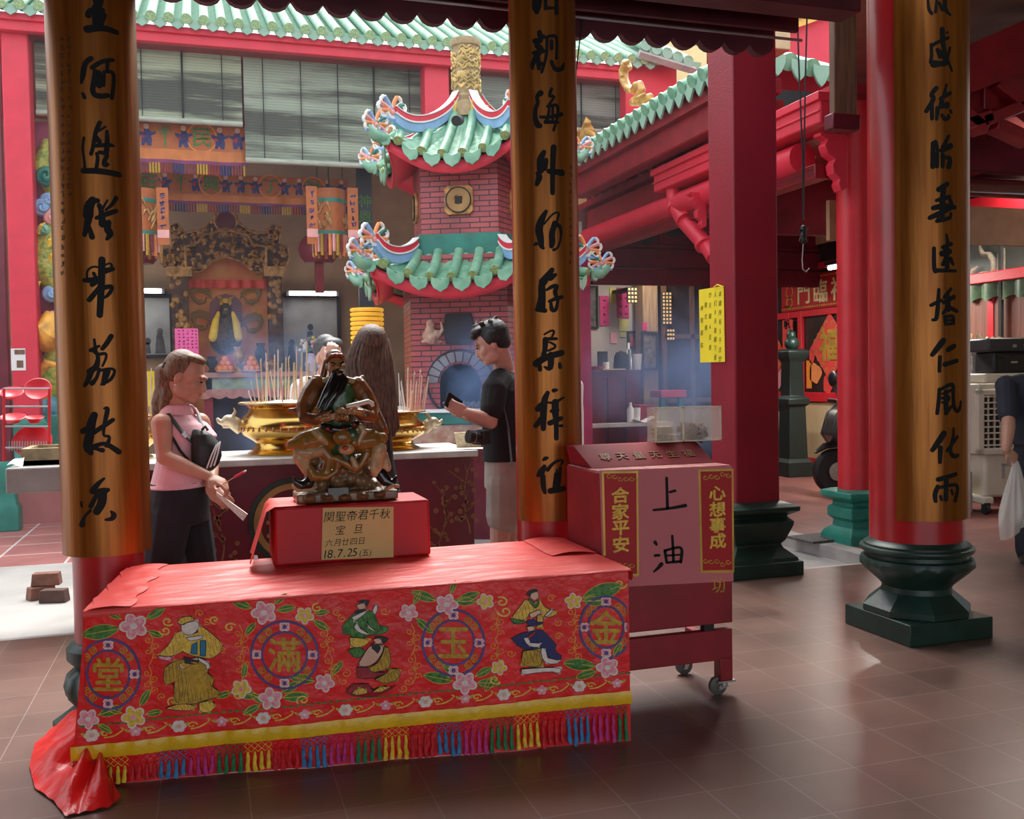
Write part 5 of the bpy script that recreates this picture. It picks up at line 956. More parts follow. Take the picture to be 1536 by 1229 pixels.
MB().bx((sx0, 6.35, sz0), (sx1, 7.1, sz1)).build('slab', M['stone'], t, bevel=.01); MB().bx((sx1-.30, 6.5, -.1), (sx1-.05, 7.0, sz0)).build('support', M['stone'], t)
tr = MB(); x0, x1 = aty(32, 690, 6.5).x, aty(125, 690, 6.5).x; z1 = aty(60, 673, 6.5).z
for P in ((x0, 6.5, sz1, x1, 6.54, z1), (x0, 6.86, sz1, x1, 6.9, z1), (x0, 6.54, sz1, x0+.04, 6.86, z1), (x1-.04, 6.54, sz1, x1, 6.86, z1), (x0, 6.5, sz1, x1, 6.9, sz1+.03)): tr.bx(P[:3], P[3:])
tag(tr.build('stone_trough', mat('mossy stone', (.34, .27, .16), .9, var=.35, vs=12, bump=.4, bs=40)), 'rough stone trough on the grey concrete slab table', 'trough')
o = MB(); o.grid(lambda i, j: aty(10+24*i, 699-12*i*j-2*j, 6.42)+V((0, .06*j, .002+.01*sin(i*5))), 8, 4); tag(o.build('paper_sheet', M['white']), 'white paper sheet lying on the left end of the concrete slab', 'paper')
# red wire rack with red dishes behind the slab
t = thing('wire_rack', 'red wire rack with dishes standing on the slab table at far left', 'rack', aty(40, 700, 6.93)); t.location.z = sz1
RW = mat('bright red plastic', (.75, .03, .05), .35); mb = MB(); rp = lambda px, py, Y=6.93: aty(px, py, Y)
for x in (6, 74):
    for Y in (6.93, 7.09): p, q_ = rp(x, 583, Y), rp(x, 690, Y); q_.z = sz1; mb.cyl(p, q_, .009, 8)
mb.build('posts', RW, t); mb = MB()
for y in (583, 610, 640, 672):
    mb.tube([rp(6, y), rp(74, y), rp(74, y, 7.09), rp(6, y, 7.09), rp(6, y)], .007, 6)
for k in range(18): mb.cyl(rp(6+4*k, 662), rp(6+4*k, 676), .0035, 5); mb.cyl(rp(6+4*k, 676), rp(6+4*k, 676, 7.09), .003, 5)
mb.build('wire_shelves', M['steel'], t)
for px, py, r, tl, lb in ((18, 597, .075, .5, 'red dish lying at the left of the top rack shelf'), (58, 590, .085, 1.0, 'red bowl tipped towards the view on the top rack shelf'), (20, 635, .08, .3, 'red dish on the middle rack shelf'), (50, 668, .12, 1.0, 'red hoop standing on the bottom rack shelf'), (52, 636, .06, .2, 'small red dish at the right of the middle rack shelf')):
    o = MB(); o.lathe([(.0, 0), (r*.55, 0), (r*.62, .012), (r*.95, .03), (r, .034), (r*.94, .036), (r*.5, .014), (0, .012)], rp(px, py, 7.0)+V((0, 0, .01)), 24, M=Matrix.Rotation(tl, 3, 'X')); tag(o.build('red_dish', RW), lb, 'dish', 'red dishes on the wire rack')
BRZ = mat('polished bronze', (.70, .45, .13), .20, 1, var=.18, vs=4, bump=.05, bs=12); BRD = mat('worn bronze', (.50, .34, .20), .38, .9, var=.3, vs=10, bump=.3, bs=30)
ASH = mat('incense ash', (.72, .68, .64), .95, var=.15, bump=.5, bs=40); PALE = mat('pale worn bronze', (.62, .52, .36), .45, .5, var=.25)
def censer(px, r, Y, yr, yb, label, yf, sides=(-1, 1)):
    c = aty(px, yf, Y); s = sc_at(c); z0 = AZ; zr = aty(px, yr, Y-r*s*.5).z; h = zr-z0
    t = thing('censer', label, 'incense burner', (c.x, Y, z0), 'bronze censers on the altar'); R = r*s
    pr = [(.62, 0), (.86, 0), (.88, .03), (.80, .07), (.74, .12), (.72, .22), (.80, .28), (.97, .38), (1.05, .50), (1.04, .60), (.95, .72), (.86, .80), (.83, .88), (.90, .95), (1.0, .98), (1.0, 1.0), (.94, 1.0), (.84, .93), (.80, .86), (.0, .85)]
    MB().lathe([(a*R, b*h) for a, b in pr], (c.x, Y, z0), 56).build('bowl', BRZ, t, smooth=50)
    mb = MB(); mb.lathe([(R*1.0, h*.955), (R*1.035, h*.965), (R*1.035, h*.995), (R*1.0, h*1.006), (R*.94, h*1.005), (R*.93, h*.96)], (c.x, Y, z0), 56); mb.build('rim', BRD, t)
    mb = MB(); mb.grid(lambda i, j: V((c.x+cos(2*pi*i)*R*.86*j, Y+sin(2*pi*i)*R*.86*j, z0+h*(.93+.10*(1-j*j))+.01*noise.noise((i*9, j*6, px)))), 28, 6); mb.build('ash', ASH, t)
    mb = MB(); n = 44
    for k in range(n): a = 2*pi*k/n; mb.ell((c.x+cos(a)*R*1.055, Y+sin(a)*R*1.055, z0+h*.50), (.006, .006, h*.05), n=6)
    mb.build('studded_band', BRD, t)
    for sd in sides:
        mb = MB(); b = V((c.x+sd*R*1.02, Y, z0+h*.62)); D = lambda x, z, y=0: b+V((sd*x*R, y*R, z*R))
        mb.tube([D(-.05, -.15), D(.08, -.02), D(.16, .05), D(.30, .02)], [.13*R, .14*R, .12*R, .07*R], 10); mb.ell(D(.20, .06), (.13*R, .11*R, .10*R)); mb.tube([D(.30, .0), D(.38, .03), D(.42, .10)], [.06*R, .05*R, .03*R], 8)
        mb.tube([D(.2, -.06), D(.32, -.08)], [.05*R, .03*R], 8)
        for y in (-1, 1): mb.tube([D(.12, .12, .05*y), D(.07, .22, .08*y), D(.10, .30, .09*y)], [.04*R, .03*R, .01*R], 6); mb.ell(D(.24, .12, .06*y), .025*R, n=8)
        blob(mb, 'dragon_handle', PALE, t, .006, 1)
    return c, R, z0+h
c1 = censer(440, 75, 6.78, 603, 684, 'larger bronze censer crowded with incense left of the warrior statue', 690, (-1,)); c2 = censer(572, 66, 6.80, 618, 680, 'bronze censer right of the statue, partly behind the long brown hair', 690, (1,)); c3 = censer(184, 50, 6.85, 624, 680, 'small bronze censer mostly hidden behind the left calligraphy pillar', 690, ())
STK = [mat('sandalwood stick', (.66, .50, .36), .85, var=.2), mat('ash tipped stick', (.66, .62, .60), .9, var=.2), mat('pinkish stick', (.66, .36, .30), .8, var=.2), mat('yellow stick', (.70, .56, .30), .8)]
def sticks(c, lst, lab, grp):
    cc, R, z = c
    for px, pt, lean, m_ in lst:
        Y = cc.y+random.uniform(-.5, .45)*R; b = aty(px, 600, Y); b.z = z-.012; tpt = aty(px+lean, pt, Y+random.uniform(-.03, .03)); r = random.uniform(.0045, .0072)
        o = MB(); o.tube([b, b*.5+tpt*.5, tpt], [r*.8, r, r*.9], 6)
        if random.random() < .5: o.m = 1; o.tube([tpt, tpt+V((random.uniform(-.006, .008), 0, .02))], [r*1.1, r*.5], 6)
        tag(o.build('incense_stick', [STK[m_], STK[1]]), lab, 'incense', grp)
L_ = [(384, 575, -7, 1), (389, 560, -5, 0), (395, 542, -4, 0), (398, 555, 2, 3), (401, 533, -2, 1), (406, 548, -5, 2), (411, 536, 1, 0), (414, 560, -8, 0), (417, 528, 0, 1), (421, 545, 2, 0), (424, 556, -4, 2), (428, 540, 1, 3), (431, 552, 3, 0), (434, 538, -1, 0), (437, 566, 4, 2), (441, 544, 0, 3), (444, 520, 1, 0), (446, 556, -3, 0), (449, 550, 2, 2), (452, 528, 1, 3), (455, 562, -2, 0), (459, 515, 1, 3), (462, 545, 1, 0), (467, 556, 2, 1), (471, 540, 1, 3), (476, 565, 2, 0), (480, 551, -2, 2), (484, 538, 3, 0), (488, 560, 3, 1), (379, 590, -6, 1), (419, 572, 5, 0), (391, 580, 3, 2)]
sticks(c1, L_, 'incense stick standing in the ash of the larger bronze censer left of the statue', 'incense sticks in the larger censer')
sticks(c2, [(600, 560, -2, 1), (605, 590, -4, 1), (611, 555, 1, 0), (614, 570, 3, 2), (618, 562, 4, 2), (622, 572, 3, 0), (625, 558, 6, 2), (629, 566, 4, 0), (632, 580, 6, 2), (635, 565, 8, 0), (608, 575, -6, 1), (616, 590, 2, 0), (627, 590, 5, 2)], 'incense stick standing in the censer in front of the brick furnace mouth', 'incense sticks in the right censer')
sticks(c3, [(221, 560, 0, 1), (224, 552, 3, 3), (227, 566, 1, 0), (230, 556, 4, 1), (233, 570, 1, 2), (218, 548, 0, 3)], 'incense stick in the small censer just right of the left pillar', 'incense sticks in the small censer')
o = MB(); p = aty(224, 590, 7.0); o.box(p+V((0, 0, .03)), (.07, .004, .24), rz=.2); tag(o.build('joss_paper', M['yelpaper']), 'upright yellow joss paper at the small hidden censer', 'paper')
o = MB(); p = aty(698, 664, 6.62); p.z = AZ; o.lathe([(.0, .004), (.062, .0), (.075, .10), (.080, .105), (.072, .103), (.058, .012), (0, .012)], p, 24); tag(o.build('cup', mat('cream basketware', (.60, .50, .33), .7, var=.25, vs=40, bump=.4)), 'cream tub standing on the right end of the altar', 'cup')
o = MB(); p = aty(712, 672, 6.6); p.z = AZ; o.lathe([(0, 0), (.045, 0), (.05, .06), (.045, .06), (.04, .006), (0, .006)], p, 20); tag(o.build('cup', M['cream']), 'small cream cup on the altar behind the hanging camera', 'cup')
for k, (x, r) in enumerate(((672, .1), (705, -.25))):
    o = MB(); p = aty(x, 679-k*2, 6.45); p.z = AZ+.002+.003*k; o.box(p, (.20, .13, .002), rz=r); tag(o.build('paper_sheet', M['white']), ('white paper sheet on the altar right of the bronze censer', 'white paper sheet at the very right end of the altar')[k], 'paper')
# bricks on the apron
BRK = mat('brown brick', (.22, .09, .06), .8, var=.25, vs=12, bump=.4, bs=50); BRK2 = mat('dark brick', (.10, .05, .04), .85, var=.25, bump=.4)
for px, py, dz, rz, m_, lb in ((62, 898, 0, .5, BRK, 'brown brick at the left of the small pile on the cement'), (82, 903, 0, -.25, BRK2, 'dark brick at the front of the small pile on the cement'), (66, 886, .095, -.1, BRK, 'brown brick lying on top of the small pile on the cement')):
    p = fl(px, py, -.1); p.z = -.1+dz
    if dz: p = fl(70, 898, -.1); p.z = -.005; p.y += .03
    o = MB(); o.box(p+V((0, 0, .047)), (.20 if dz else .19, .10, .092), rz=rz, top=.9); tag(o.build('brick', m_, bevel=.006), lb, 'brick', 'bricks on the cement apron')
# ---------------------------------------------------------------- brick furnace tower
FC = V((2.68, 9.9, 0)); FS = sc_at(V((2.68, 9.9, 1.5))); fz = lambda py: CH+(567-py)*FS; NF = 5; PH = radians(254.9-10)
def fdir(k): a = PH+2*pi*k/NF; return V((cos(a), sin(a), 0))
def fcor(k, R): a = PH+2*pi*(k-.5)/NF; return FC+V((cos(a), sin(a), 0))*R     # corner k is left of face k
M['fbrick'] = brickmat('glazed red brick', (.48, .10, .10), (.38, .07, .08), (.06, .03, .035), .20, .053, .006, .5, .45, use_uv=True, bump=.5, dirt=.35)
FUR = thing('brick_furnace', 'red brick joss-paper furnace tower with two green-tiled roofs and an ornate chimney', 'furnace', (FC.x, FC.y, -.1))
def fprism(name, m, R0, R1, z0, z1, uvs=False, arch=None, **k):
    mb = MB(); uv = []; n0 = 0
    for f in range(NF):
        a0, b0, a1, b1 = fcor(f, R0), fcor(f+1, R0), fcor(f, R1), fcor(f+1, R1); L = (b0-a0).length; u = (b0-a0)/L
        if f == 0 and arch:
            w, zs, hh = arch; mid = L/2; P = [(0, z0), (mid-w, z0)]+[(mid-w*cos(pi*t/12), zs+hh*sin(pi*t/12)) for t in range(13)]+[(mid+w, z0), (L, z0), (L, z1), (0, z1)]
            mb.add([a0+u*x+V((0, 0, z)) for x, z in P], [tuple(range(len(P)))]); uv += [(x, z) for x, z in P]
            inn = -fdir(0)*.5; q_ = P[1:16]; vs = [a0+u*x+V((0, 0, z)) for x, z in q_]; mb.m = 1
            mb.add(vs+[v+inn for v in vs], [(i, i+1, len(vs)+i+1, len(vs)+i) for i in range(len(vs)-1)]+[tuple(range(len(vs), 2*len(vs)))]); uv += [(x, z) for x, z in q_]*2; mb.m = 0
        else: mb.add([a0+V((0, 0, z0)), b0+V((0, 0, z0)), b1+V((0, 0, z1)), a1+V((0, 0, z1))], [(0, 1, 2, 3)]); uv += [(f*2.3, z0), (f*2.3+L, z0), (f*2.3+L, z1), (f*2.3, z1)]
    top = [fcor(f, R1)+V((0, 0, z1)) for f in range(NF)]; mb.add(top, [tuple(range(NF))]); uv += [(0, 0)]*NF
    if uvs: mb.uv = uv
    return mb.build(name, m, FUR, smooth=0, **k)
R_lo, R_hi = .83, .67
SOOT = mat('sooty black', (.012, .011, .011), .95)
fprism('base', M['maroon'], 1.08, 1.08, -.1, fz(657)); RL = mat('terracotta relief', (.42, .20, .14), .8, var=.4, vs=16, c2=(.58, .42, .32), bump=1., bs=26)
fprism('relief_band', RL, 1.10, 1.10, fz(657), fz(632)); fprism('teal_band', M['teal'], 1.12, 1.12, fz(631), fz(615)); fprism('white_ledge', M['white'], 1.15, 1.13, fz(615), fz(611))
fprism('lower_wall', [M['fbrick'], SOOT], R_lo, R_lo, fz(612), fz(395), True, (.205, fz(575), .19)); fprism('upper_wall', M['fbrick'], R_hi, R_hi, fz(398), fz(240), True); fprism('green_band', M['teal'], R_hi+.05, R_hi+.04, fz(402), fz(364))
af = fcor(0, R_lo); L0 = (fcor(1, R_lo)-af).length; uf = (fcor(1, R_lo)-af)/L0; f0 = plane_fn(af+uf*L0/2, uf, (0, 0, 1))
mb = MB(); zc = fz(575)
for k in range(11):
    a0, a1 = pi*k/11+.02, pi*(k+1)/11-.02; P = [(cos(a)*r*1.05, zc+sin(a)*r) for a, r in ((a0, .21), (a0, .31), ((a0+a1)/2, .315), (a1, .31), (a1, .21))]; mb.prism(P, .03, fn=f0)
mb.build('arch_stones', mat('grey arch stone', (.20, .20, .22), .6, var=.3), FUR, bevel=.004)
mb = MB(); ringz(mb, f0, 0, zc, .32, .34, .02); mb.build('arch_trim', M['dark'], FUR)
mb = MB(); mb.prism([(-.13, fz(520)), (.13, fz(520)), (.16, fz(502)), (.13, fz(478)), (-.13, fz(478)), (-.16, fz(502))], .035, fn=f0); mb.build('black_plaque', M['dark'], FUR, bevel=.006)
for s in (-1, 1):
    mb = MB(); E = lambda x, py, r, d=.03: mb.ell(f0(s*x, fz(py), d), (r, r, r*1.1), n=10)
    E(.28, 492, .045, .04); E(.29, 502, .055); E(.27, 511, .06); E(.33, 508, .04); E(.22, 505, .035); mb.box(f0(s*.28, fz(516), .02), (.20, .05, .03), rz=0); mb.tube([f0(s*.24, fz(512), .02), f0(s*.16, fz(500), .03), f0(s*.18, fz(488), .02)], [.03, .02, .01], 8)
    blob(mb, 'lion_relief', RL, FUR, .008, 1)
m = MB()
for r in range(160): x = random.uniform(-.19, .19); z = fz(612)+random.random()*.06; m.box(f0(x, z, -.06-.25*random.random()), (.05, .03, .004), M=Euler((random.random()*3, random.random()*3, random.random()*3)).to_matrix())
tag(m.build('burnt_paper', mat('burnt paper', (.12, .11, .11), .9, var=.7, vs=50, c2=(.5, .48, .46)), FUR), kind='stuff')
for f in range(NF):
    a0 = fcor(f, R_hi); u = fcor(f+1, R_hi)-a0; L = u.length; u = u/L; g = plane_fn(a0+u*L/2, u, (0, 0, 1)); zc = fz(317); mb = MB(); c = .035; w = .145
    o = mb.prism([(-w, zc-w+c), (-w+c, zc-w), (w-c, zc-w), (w, zc-w+c), (w, zc+w-c), (w-c, zc+w), (-w+c, zc+w), (-w, zc+w-c)], .03, fn=g).build('window_frame', M['oldgold'], FUR, bevel=.006)
    mb = MB(); ringz(mb, lambda x, y, h: g(x, y, h+.03), 0, zc, .05, .118, .012); mb.build('coin', M['ochre'], o); mb = MB(); ringz(mb, lambda x, y, h: g(x, y, h+.03), 0, zc, .118, .13, .016); mb.prism([(-.036, zc-.036), (.036, zc-.036), (.036, zc+.036), (-.036, zc+.036)], .008, fn=lambda x, y, h: g(x, y, h+.03)); mb.build('coin_rim', M['dark'], o)
a1_ = fcor(1, R_lo); u1 = (fcor(2, R_lo)-a1_); L1 = u1.length; u1 /= L1; g1 = plane_fn(a1_+u1*L1/2, u1, (0, 0, 1))
o = MB().prism([(-.33, fz(545)), (.33, fz(545)), (.33, fz(458)), (-.33, fz(458))], .02, fn=g1).build('relief_frame', M['oldgold'], FUR); mb = MB(); mb.prism([(-.29, fz(540)), (.29, fz(540)), (.29, fz(463)), (-.29, fz(463))], .01, fn=lambda x, y, h: g1(x, y, h+.02)); mb.build('relief_picture', mat('carved panel', (.30, .28, .24), .7, var=.6, vs=7, c2=(.03, .04, .04), bump=.6, bs=14), o)
def tier(tag_, Rt, Re, zt, ze, lift, nt, PW=.72):
    tb = MB(); pan = MB(); drip = MB(); fas = MB(); ends = MB(); rid = MB()
    def surf(f, i, j, up=0):   # i across the face -1..1, j from the top down to the eave
        R = Rt+(Re-Rt)*j; a, b = fcor(f, R), fcor(f+1, R); p = a*(.5-.5*i)+b*(.5+.5*i); z = zt+(ze-zt)*j**PW+lift*(abs(i)**2.6)*j*j; p.z = z+up; return p+(p-FC).normalized().xyz*0+V((p.x-FC.x, p.y-FC.y, 0)).normalized()*(.10*abs(i)**4*j*j)
    for f in range(NF):
        rows = 9; L = (fcor(1, Re)-fcor(0, Re)).length; sp = 2/nt
        pan.grid(lambda i, j: surf(f, 2*i-1, j, .012*((j*rows) % 1)-.012*cos((2*i-1)*nt*pi)), nt*6, rows*4)
        for k in range(nt):
            wx = (k+.5-nt/2)*sp*L/2; pts = []
            for q_ in range(13):
                j = 1.02-q_/12*1.0; side = Rt/Re*L+(L-Rt/Re*L)*j
                if abs(wx) > side/2*.97: break
                pts.append(surf(f, wx/(side/2), max(j, 0), .046))
            if len(pts) < 2: continue
            pts[0] = pts[0]+(pts[0]-pts[1])*.3; tb.tube(pts, .048, 10)
            d = (pts[0]-pts[1]).normalized(); ends.tube([pts[0]-d*.005, pts[0]+d*.012], .046, 14); ends.tube([pts[0]+d*.012, pts[0]+d*.018], .028, 10)
        for k in range(nt+1):
            i0 = min(max((k-nt/2)*sp, -1), 1); c = surf(f, i0, 1, 0); dx = (surf(f, min(1, i0+.05), 1)-surf(f, max(-1, i0-.05), 1)).normalized(); w = L/nt*.42; out = fdir(f)*.03
            drip.prism([(-w, .03), (-w*1.02, -.03), (-w*.75, -.075), (-w*.3, -.095), (0, -.115), (w*.3, -.095), (w*.75, -.075), (w*1.02, -.03), (w, .03), (0, .0)], .018, fn=lambda x, y, h: c+dx*x+V((0, 0, y))+out+fdir(f)*h)
        fas.grid(lambda i, j: surf(f, 2*i-1, .985, -.035-.13*j*(1-.25*abs(2*i-1)))-fdir(f)*.03, 24, 2)
        fas.grid(lambda i, j: surf(f, 2*i-1, .985-.35*j, -.165*(1-.25*abs(2*i-1))+.0*j)-fdir(f)*.03, 24, 2)
        for m_, z0, z1, w in ((0, 0, .085, .035), (1, .085, .10, .05), (2, .10, .155, .042), (1, .155, .165, .05)):
            rid.m = m_; n = 18; vs = []
            pth = [surf(f, -1, .02+.86*q_/n, .0)+V((0, 0, .03+.10*(q_/n)**6)) for q_ in range(n+1)]; hd = (pth[-1]-pth[0]); hd.z = 0; sd = V((-hd.y, hd.x, 0)).normalized()
            for p in pth: vs += [p+sd*w+V((0, 0, z0)), p-sd*w+V((0, 0, z0)), p-sd*w+V((0, 0, z1)), p+sd*w+V((0, 0, z1))]
            rid.add(vs, [(i*4+k, i*4+(k+1) % 4, i*4+4+(k+1) % 4, i*4+4+k) for i in range(n) for k in range(4)]+[(0, 1, 2, 3), (4*n+3, 4*n+2, 4*n+1, 4*n)])
    r = pan.build(tag_, M['glazegreen'], FUR, smooth=60); tb.build('tile_rolls', M['glazegreen'], r); drip.build('drip_tiles', M['glazegreen'], r, bevel=.004); ends.build('roll_ends', mat('olive tile end', (.26, .34, .12), .4, var=.4, vs=60), r); fas.build('fascia', M['fascia'], r, smooth=60).modifiers.new('thick', 'SOLIDIFY').thickness = .015
    rid.build('ridges', [M['blue'], M['white'], M['fascia']], r, smooth=30)
    for f in range(NF):
        for (jj, zz, S_) in ((.90, .16, 1.0), (1.04, .02, .85)):
            b = surf(f, -1, min(jj, 1), zz); d = V((b.x-FC.x, b.y-FC.y, 0)).normalized(); b = b+d*(.10 if jj > 1 else 0); o = MB(); D = lambda x, z: b+d*x*S_+V((0, 0, z*S_))
            for m_, a, l, tw in ((0, 1.75, .17, 1), (1, 2.3, .17, 1), (4, 2.85, .15, 1), (2, 1.2, .16, -1), (3, .7, .16, -1), (0, .2, .13, -1), (3, 3.3, .12, 1)):
                P = [(cos(a)*.03, .07+sin(a)*.03)]; q_ = a
                for k in range(9): st = l*.2 if k < 4 else .026; q_ += (.10 if k < 4 else .75)*tw; P.append((P[-1][0]+cos(q_)*st, P[-1][1]+sin(q_)*st))
                o.m = m_; o.tube([D(*p) for p in P], [.026*S_]*5+[.022*S_, .020*S_, .018*S_, .016*S_, .012*S_], 7, .8)
                o.m = 5; o.tube([D(*p) for p in P[4:]], [.023*S_, .0235*S_, .0215*S_, .0195*S_, .0175*S_, .0135*S_], 7, .8)
            o.m = 5; o.tube([D(.055*cos(k*.63), .07+.055*sin(k*.63)) for k in range(11)], .022*S_, 7); o.m = 3; o.ell(D(0, .07), .035*S_, n=8); o.m = 2; o.tube([D(-.12, .0), D(.14, .0)], .022*S_, 6)
            o.build('scroll_ornament', [M['orange'], M['teal'], M['blue'], M['pinkp'], M['orange'], M['white']], r)
            if jj > 1:
                o = MB(); o.tube([b-d*.12+V((0, 0, -.06)), b+V((0, 0, -.05)), b+d*.06+V((0, 0, .0)), b+d*.09+V((0, 0, .05))], [.06, .055, .04, .012], 10); o.build('corner_tile', M['glazegreen'], r)
    return r
tier('lower_roof', R_hi+.06, 1.24, fz(393), fz(436), .20, 7); tier('upper_roof', .14, 1.02, fz(166), fz(264), .22, 6, .64)
c = (FC.x, FC.y, 0); ch_m = mat('carved cream chimney', (.30, .21, .10), .7, var=.35, vs=18, c2=(.42, .31, .17), bump=.4, bs=30)
MB().lathe([(.22, fz(185)), (.20, fz(166)), (.155, fz(160)), (.165, fz(154)), (.14, fz(150)), (.137, fz(80)), (.155, fz(78)), (.16, fz(72)), (.15, fz(68)), (.11, fz(68)), (.11, fz(90))], c, 36).build('chimney', ch_m, FUR)
mb = MB(); random.seed(3)
for k in range(120):
    a = random.uniform(0, 2*pi); z = random.uniform(fz(146), fz(84)); pts = []
    for q_ in range(7): pts.append(V((FC.x+cos(a)*.146, FC.y+sin(a)*.146, z))); a += random.uniform(.08, .2); z += .028*sin(q_*1.6+k)
    mb.tube(pts, [.006, .011, .013, .013, .012, .010, .005], 6)
mb.build('chimney_relief', mat('gilded relief', (.62, .44, .16), .5, .2, var=.4, vs=10), FUR)
mb = MB()
for f in range(NF): p = fcor(f, .2); mb.box((p.x, p.y, fz(172)), (.09, .09, .12))
mb.build('chimney_foot', M['yellow'], FUR)
mb = MB(); c = FC+V((cos(PH+.9), sin(PH+.9), 0))*.50; mb.cyl(V((FC.x, FC.y, fz(205)))+fdir(0)*.55+V((.02, 0, 0)), V((FC.x, FC.y, fz(212)))+fdir(0)*.72+V((.02, 0, 0)), .05, 14); mb.build('vent_pipe', M['dark'], FUR)
# ---------------------------------------------------------------- back hall across the courtyard
BY = 12.5; bp = lambda px, py, Y=BY: aty(px, py, Y)
M['backwall'] = mat('smoke stained tan wall', (.36, .23, .13), .85, var=.2, vs=1.5)
bf = .35
struct('floor.003', MB().bx((-9, 12.1, -.3), (4.8, 17, bf)), M['paver'])
struct('wall_back', MB().bx((-9, 16.6, 0), (12, 16.8, 6)), M['backwall']); struct('ceiling.002', MB().bx((-9, 12.6, 5.6), (6.2, 16.7, 5.7)), M['dkred'])
struct('wall_left.001', MB().bx((-9, 12.6, 0), (-8.8, 16.6, 6)), M['backwall'])
def sqcol(px0, px1, Y, label, zt=5.62, zb=bf, m='fascia'):
    x0, x1 = bp(px0, 330, Y).x, bp(px1, 330, Y).x; w = x1-x0
    t = thing('red_column', label, 'pillar', ((x0+x1)/2, Y+w/2, zb)); c = ((x0+x1)/2, Y+w/2)
    sqring(MB(), c, [(w/2, zb+.75), (w/2, zt)]).build('shaft', M[m], t, bevel=.015)
    sqring(MB(), c, [(w*.9, zb), (w*.9, zb+.25), (w*.7, zb+.3), (w*.62, zb+.42), (w*.8, zb+.6), (w*.8, zb+.68), (w*.6, zb+.76)]).build('base', M['teal'], t, bevel=.01)
    return t
sqcol(10, 51, BY, 'bright red square column at far left with a small white notice'); sqcol(641, 678, BY, 'bright red square column behind the furnace chimney'); sqcol(-14, 6, 11.6, 'dark red column cut by the left edge of the view', 5.5, -.1, 'maroon')
c0 = bp(13, 522).x, bp(38, 522).x; t = thing('white_notice', 'small white notice with two pictures on the far-left red column', 'notice', (c0[0], BY-.006, bp(20, 556).z))
MB().bx((c0[0], BY-.008, bp(20, 556).z), (c0[1], BY-.002, bp(20, 523).z)).build('sheet', M['white'], t)
mb = MB(); mb.bx((c0[0]+.06, BY-.011, bp(20, 532).z), (c0[0]+.17, BY-.008, bp(20, 525).z)); mb.bx((c0[0]+.08, BY-.011, bp(20, 552).z), (c0[0]+.15, BY-.008, bp(20, 541).z)); mb.build('pictures', M['wood'], t)
# eave and tiled roof
e0, e1 = bp(-25, 27), bp(932, 108); zf1 = bp(500, 69).z; zf0 = bp(500, 89).z
t = thing('hall_roof', 'long pale green tiled roof with a bright red eave board across the courtyard', 'roof', ((e0.x+e1.x)/2, BY, zf0)); xa, xb = -2.7, 6.25
MB().bx((xa, BY-.12, zf0), (5.65, BY-.02, zf1)).build('eave_board', M['fascia'], t, bevel=.01); MB().bx((xa, BY-.17, zf1-.06), (5.7, BY-.02, zf1+.02)).build('eave_moulding', M['fascia'], t, bevel=.01); mb = MB(); mb.bx((xa, BY-.02, zf0+.02), (5.65, BY+.4, zf0+.06)); mb.build('soffit', M['dkred'], t)
PT = .199; n = int((xb-xa)/PT); sl = lambda y: zf1+.05+(y-(BY-.2))*.52
mb = MB(); mb.grid(lambda i, j: V((xa+(xb-xa)*i, BY-.2+4.2*j, sl(BY-.2+4.2*j)-.03*cos(2*pi*i*n)+.035*((j*42) % 1))), n*6, 42*2); mb.build('pan_tiles', M['pan'], t, smooth=60)
mb = MB(); md = MB()
for k in range(n+1):
    x = xa+k*PT; mb.tube([(x, BY-.26, sl(BY-.26)+.07), (x, BY+4, sl(BY+4)+.07)], .058, 10); md.tube([(x, BY-.275, sl(BY-.26)+.062), (x, BY-.255, sl(BY-.26)+.07)], .062, 12)
mb.build('roll_tiles', M['palegreen'], t); md.build('roll_end_discs', mat('olive disc', (.30, .44, .22), .5, var=.3, vs=50), t)
mb = MB()
for k in range(n): x = xa+(k+.5)*PT; mb.prism([(-.09, .05), (-.07, -.03), (0, -.075), (.07, -.03), (.09, .05)], .02, fn=lambda a, b, h: V((x+a, BY-.22-h, sl(BY-.22)+b)))
mb.build('drip_tiles', M['palegreen'], t)
# end wall, gable and yellow house beyond
struct('gable_wall', MB().bx((5.66, BY-.05, 4.1), (6.45, BY+.15, bp(960, 110).z+.2)), M['fascia']); struct('gable_wall.001', MB().bx((7.2, 14.2, 4.0), (10.5, 14.4, 7.4)), mat('pale yellow house wall', (.72, .62, .30), .8, var=.05))
t = thing('short_roof', 'short weathered green tile roof end over the red gable wall beyond the gold dragon', 'roof', (6.3, BY, bp(960, 100).z)); mb = MB(); md = MB()
a, b = bp(968, 68, BY-.3), bp(1032, 92, BY-.3)
for k in range(5): p = a+(b-a)*(k/4); mb.tube([p, p+V((.1, .9, .45))], .075, 10); md.tube([p-V((.0, .02, 0)), p], .08, 12); md.prism([(-.08, .0), (-.06, -.1), (0, -.15), (.06, -.1), (.08, 0)], .03, fn=lambda x, y, h: p+V((x+.13, h, y)))
mb.build('roll_tiles', M['palegreen'], t); md.build('tile_ends', M['palegreen'], t); MB().tube([a-V((.1, 0, .12)), b+V((.1, 0, -.12))], .06, 4).build('eave_strip', M['stone'], t)
